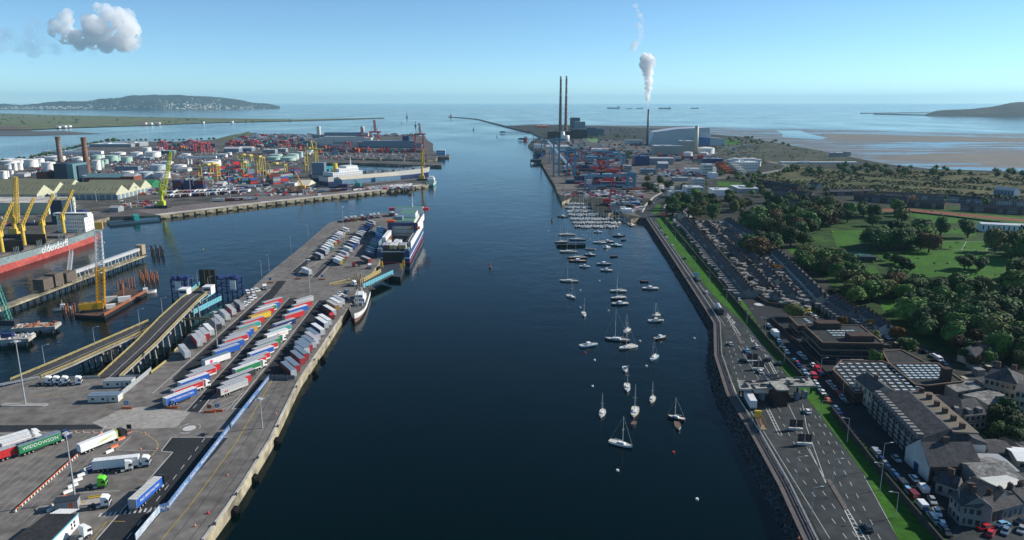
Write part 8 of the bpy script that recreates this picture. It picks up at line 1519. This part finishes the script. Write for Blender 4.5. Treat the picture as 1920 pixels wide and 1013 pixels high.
carline([(1772, 1000), (1728, 950), (1672, 888), (1640, 850)], 18, 'the line beside the lower verge wall'); carline([(1765, 985), (1745, 937), (1716, 902), (1681, 864)], 7, 'the sparse line opposite the lower verge wall'); carline([(1572, 775), (1552, 752), (1530, 722), (1500, 690), (1470, 655), (1440, 612)], 30, 'the middle line along the avenue verge', fix={9: 'red', 14: 'red', 3: 'orange'})
carline([(1586, 757), (1562, 727), (1540, 702), (1500, 665)], 12, 'the line by the brick wall', fix={2: 'red', 7: 'red'}, skip=.2); carline([(1405, 556), (1345, 487), (1296, 427)], 44, 'the cottage side line of the avenue', skip=.1); carline([(1392, 572), (1372, 545), (1350, 522)], 8, 'the grass side line near the junction', skip=.3); carline([(1272, 424), (1262, 412)], 5, 'the far grass side group'); carline([(1310, 455), (1330, 477)], 4, 'the far middle group', skip=.3)
carline([(1846, 993), (1880, 988), (1915, 981)], 3, 'the corner car park row', fix={0: 'red'}, skip=0); carline([(1858, 1004), (1915, 996)], 3, 'the second corner car park row', fix={0: 'red'}, skip=0, ang=.6); carline([(1815, 835), (1832, 824)], 3, 'the small court row', skip=0); carline([(1892, 845), (1918, 848)], 2, 'the court entrance row', fix={0: 'red'}, skip=0); carline([(1716, 655), (1745, 666), (1772, 684)], 5, 'the side street row', skip=0); carline([(1655, 633), (1690, 643)], 4, 'the row behind the office block', skip=0); carline([(1500, 575), (1528, 596)], 5, 'the lane row by the corner tree', fix={2: 'yellow'}, skip=0); carline([(1480, 540), (1440, 505)], 8, 'the back lane row', skip=.2)
# cars and vans on the quay
for k, (x, y, v) in enumerate(((840, 370, 1), (875, 345, 0), (900, 318, 1), (935, 295, 1), (862, 240, 1), (918, 232, 1), (962, 218, 1), (985, 212, 0), (825, 385, 0))): car(P(320+x/5.96, 510+y/5.96, ZQ+.03), rad(-58), 'white', f"white {'van' if v else 'car'}, {ordw(k)} listed in the group beyond the ramp side trailers".replace(' listed', ''), 'vans parked on the quay', bool(v))
for k, (x, y, c) in enumerate(((325, 437, 'white'), (290, 462, 'white'), (385, 480, 'white'), (405, 515, 'navy'), (425, 415, 'bluegrey'), (360, 545, 'maroon'))): car(P(600+x/8.44, 500+y/8.44, ZQ+.03), rad(-50), c, f"{cn(c)} car by the small moored ship, {ordw(k)} of six", 'cars by the moored ship', k == 4)
# lorries on the road and the toll plaza
def rtr(px, a, side, roof, door, label, cab='white', L=12): t = thing('articulated_lorry', label, 'lorry', P(*px, ZS+.08), hd(px, a)); trailer_parts(t, side, roof, door, L=L, small=True); cab_parts(t, cab, L-2.6); return t
t = thing('tanker_lorry', 'white tanker lorry driving by the rocks above the toll plaza', 'lorry', P(1345, 579, ZS+.08), hd((1345, 579), (1356, 598))); mb = MB(); mb.cyl((0, 0, 2.4), (10, 0, 2.4), 1.2, n=16); part('tank', mb, ['silver'], t); mb = MB(); mb.box(0, 10, -.9, .9, .6, 1.3); part('chassis', mb, ['dark'], t); cab_parts(t, 'dark', 7.6)
t = thing('flatbed_lorry', 'flatbed lorry with blue cab on the far stretch of road', 'lorry', P(1310, 528, ZS+.08), hd((1310, 528), (1301, 515))); bx('bed', 'dark', t, -2, 8, -1.2, 1.2, .9, 1.5); cab_parts(t, 'lightblue', 5.6)
t = thing('box_lorry', 'white trailer leaving the left toll lane under the canopy', 'lorry', P(1412, 770, ZS+.08), hd((1412, 770), (1400, 748))); trailer_parts(t, 'white', 'white', 'white', L=13, small=True)
t = thing('flatbed_lorry', 'yellow green cab lorry loaded with steel frames below the toll', 'lorry', P(1431, 812, ZS+.08), hd((1431, 812), (1421, 788))); bx('bed', 'tan', t, 0, 9, -1.2, 1.2, .9, 1.3); mb = MB(); mb.lattice((0, 0, 2), (9, 0, 2), 1.8, 1.8, 7, .2); part('steel_frames', mb, ['brown'], t); cab_parts(t, 'yellow', 7)
t = thing('box_lorry', 'small orange truck at the far road end', 'lorry', P(1245, 405, ZS+.08), 2.2); bx('body', 'orange', t, -3.5, 3, -1.2, 1.2, .8, 3.6); bx('cab', 'gold', t, 3, 4.8, -1.1, 1.1, .6, 2.6)
t = thing('box_lorry', 'white box lorry parked on the avenue among the cars', 'lorry', P(1453, 632, ZS+.1), hd((1453, 632), (1440, 618))); bx('body', 'white', t, -3.2, 2.6, -1.2, 1.2, .8, 3.6); bx('cab', 'white', t, 2.7, 4.3, -1.1, 1.1, .5, 2.6)
car(P(1526, 708, ZS+.1), hr, 'red', 'red and white minibus on the avenue beside the toll plaza', None, True)
zc = ZS+6; CN = M('canopy_weathered', (.2, .2, .18), .8, .3, .15, sc2=.8, col2=(.34, .34, .31)); mt = P(1455, 750, ZS); t = thing('toll_canopy', 'weathered grey toll plaza canopies with dark control building', 'toll plaza', (0, 0, 0))
for q in ([(1381.6, 713), (1387.5, 730), (1453, 727), (1448, 714)], [(1459, 708), (1467, 724), (1530, 723.5), (1518, 708)], [(1434, 703), (1440, 714), (1460, 714), (1453, 702)]):
    w = [P(x, y, zc) for x, y in q]; mb = MB(); mb.prism([a[:2] for a in w], zc-.7, zc); 
    part('canopy', mb, [CN], t); mb = MB(); r_ = random.Random(int(q[0][0]))
    for k in range(14): a = w[0].lerp(w[3], r_.random()).lerp(w[1].lerp(w[2], r_.random()), r_.random()); mb.obox(a.x, a.y, r_.uniform(1, 5), .5, zc, zc+r_.uniform(.2, .7), r_.choice((0, .02, 1.57)))
    part('roof_plant', mb, ['dark'], t)
for x, y in ((1386, 742), (1392, 752), (1414, 748), (1444, 742), (1473, 744), (1494, 742), (1520, 738), (1470, 760)): a = P(x, y, ZS); bx('column', 'dark', t, a.x-.3, a.x+.3, a.y-.3, a.y+.3, ZS, zc-.6)
a, b = P(1455, 763, ZS), P(1476, 763, ZS); bx('control_building', DW, t, a.x, b.x, a.y, a.y+9, ZS, ZS+6.6); bx('control_roof', CN, t, a.x-.3, b.x+.3, a.y-.3, a.y+9.3, ZS+6.6, ZS+7.1)
for x, y in ((1400, 752), (1428, 750), (1493, 750), (1508, 746)): a = P(x, y, ZS); bx('toll_booth', 'bluegrey', t, a.x-.7, a.x+.7, a.y-1.3, a.y+1.3, ZS+.2, ZS+3)
mb = MB(); mb.box(-2.4, 2.4, -.06, .06, 0, 1.2); solo('height_board', mb, ['offwhite'], 'pale height board hanging under the left toll canopy', 'sign', (P(1423, 752, ZS).x, P(1423, 752, ZS).y, ZS+3.4))
for k, (x, y, lb) in enumerate(((1410, 679, 'dark twin sign board above the toll, left one'), (1422, 693, 'dark twin sign board above the toll, right one'), (1492, 806, 'dark twin sign board below the toll, upper one'), (1508, 834, 'dark twin sign board below the toll, lower one'))):
    t = thing('lane_sign_board', lb, 'sign', P(x, y, ZS+.2), -.12); bx('plinth', 'offwhite', t, -2.4, 2.4, -.5, .5, 0, .7)
    for s in (-1.25, 1.25): bx('board', 'dark', t, s-1.05, s+1.05, -.08, .08, 1.1, 4); mb = MB(); mb.cyl((s, -.1, 2.9), (s, -.12, 2.9), .45, n=12); part('road_sign_disc', mb, ['maroon'], t)
    bx('post', 'grey', t, -.12, .12, .1, .3, 0, 4)
for k, (x, y, rz, z) in enumerate([(1493, 907, 0, 9), (1521, 968, 0, 9), (1560, 912, 0, 9), (1588, 830, pi, 9), (1650, 920, pi, 9), (1679, 972, pi, 8), (1653, 880, 0, 9), (1504, 760, pi, 8), (1470, 682, pi, 8), (1434, 628, pi, 9), (1400, 607, 0, 8), (1362, 568, pi, 8), (1330, 533, pi, 8), (1303, 502, pi, 8), (1283, 476, pi, 8), (1266, 452, pi, 8), (1250, 430, pi, 8), (1538, 790, 0, 8), (1375, 520, pi, 8), (1345, 490, pi, 8), (1318, 462, pi, 8), (1295, 436, pi, 8), (1580, 742, 0, 8), (1538, 705, 0, 8), (1620, 640, 0, 9), (1540, 590, 0, 9)]): lamp((x, y), z, f"grey street lamp along the coast road, {ordw(k)} in the count from the near left", ZS, rz)['label'] = 'grey street lamp along the coast road and avenue'
cone((1498, 1010), 'orange cone at the bottom road edge', ZS+.1)
# ---------------------------------------------------------------- tell look-alikes apart by their order across the view
SETS = {}
for o in COL.objects:
    if not o.parent and o.get('label') and o.get('category') in ('tree', 'light mast', 'street lamp', 'boat', 'buoy', 'pile', 'house', 'crane', 'container', 'trailer'): SETS.setdefault(o['label'], []).append(o)
for lb, L in SETS.items():
    if len(L) > 1 and len(lb.split()) <= 12:
        if L[0]['category'] == 'container' and len(L) > 12: continue
        L.sort(key=lambda o: o.location.x/o.location.y)
        for k, o in enumerate(L): o['label'] = lb+', '+('leftmost' if k == 0 else 'rightmost' if k == len(L)-1 else ordw(k)+' from left')
# ---------------------------------------------------------------- haze
m = bpy.data.materials.new('sea_haze'); m.use_nodes = True; t = m.node_tree; t.nodes.remove(t.nodes['Principled BSDF'])
pv = t.nodes.new('ShaderNodeVolumePrincipled'); pv.inputs['Color'].default_value = (.45, .8, 1, 1); pv.inputs['Density'].default_value = 2.7e-5; pv.inputs['Anisotropy'].default_value = .1
t.links.new(pv.outputs[0], t.nodes['Material Output'].inputs['Volume'])
mb = MB(); mb.box(-30000, 30000, -450, 60000, -8, 640); o = link('haze', mb.mesh('haze', [m])); o['kind'] = 'stuff'
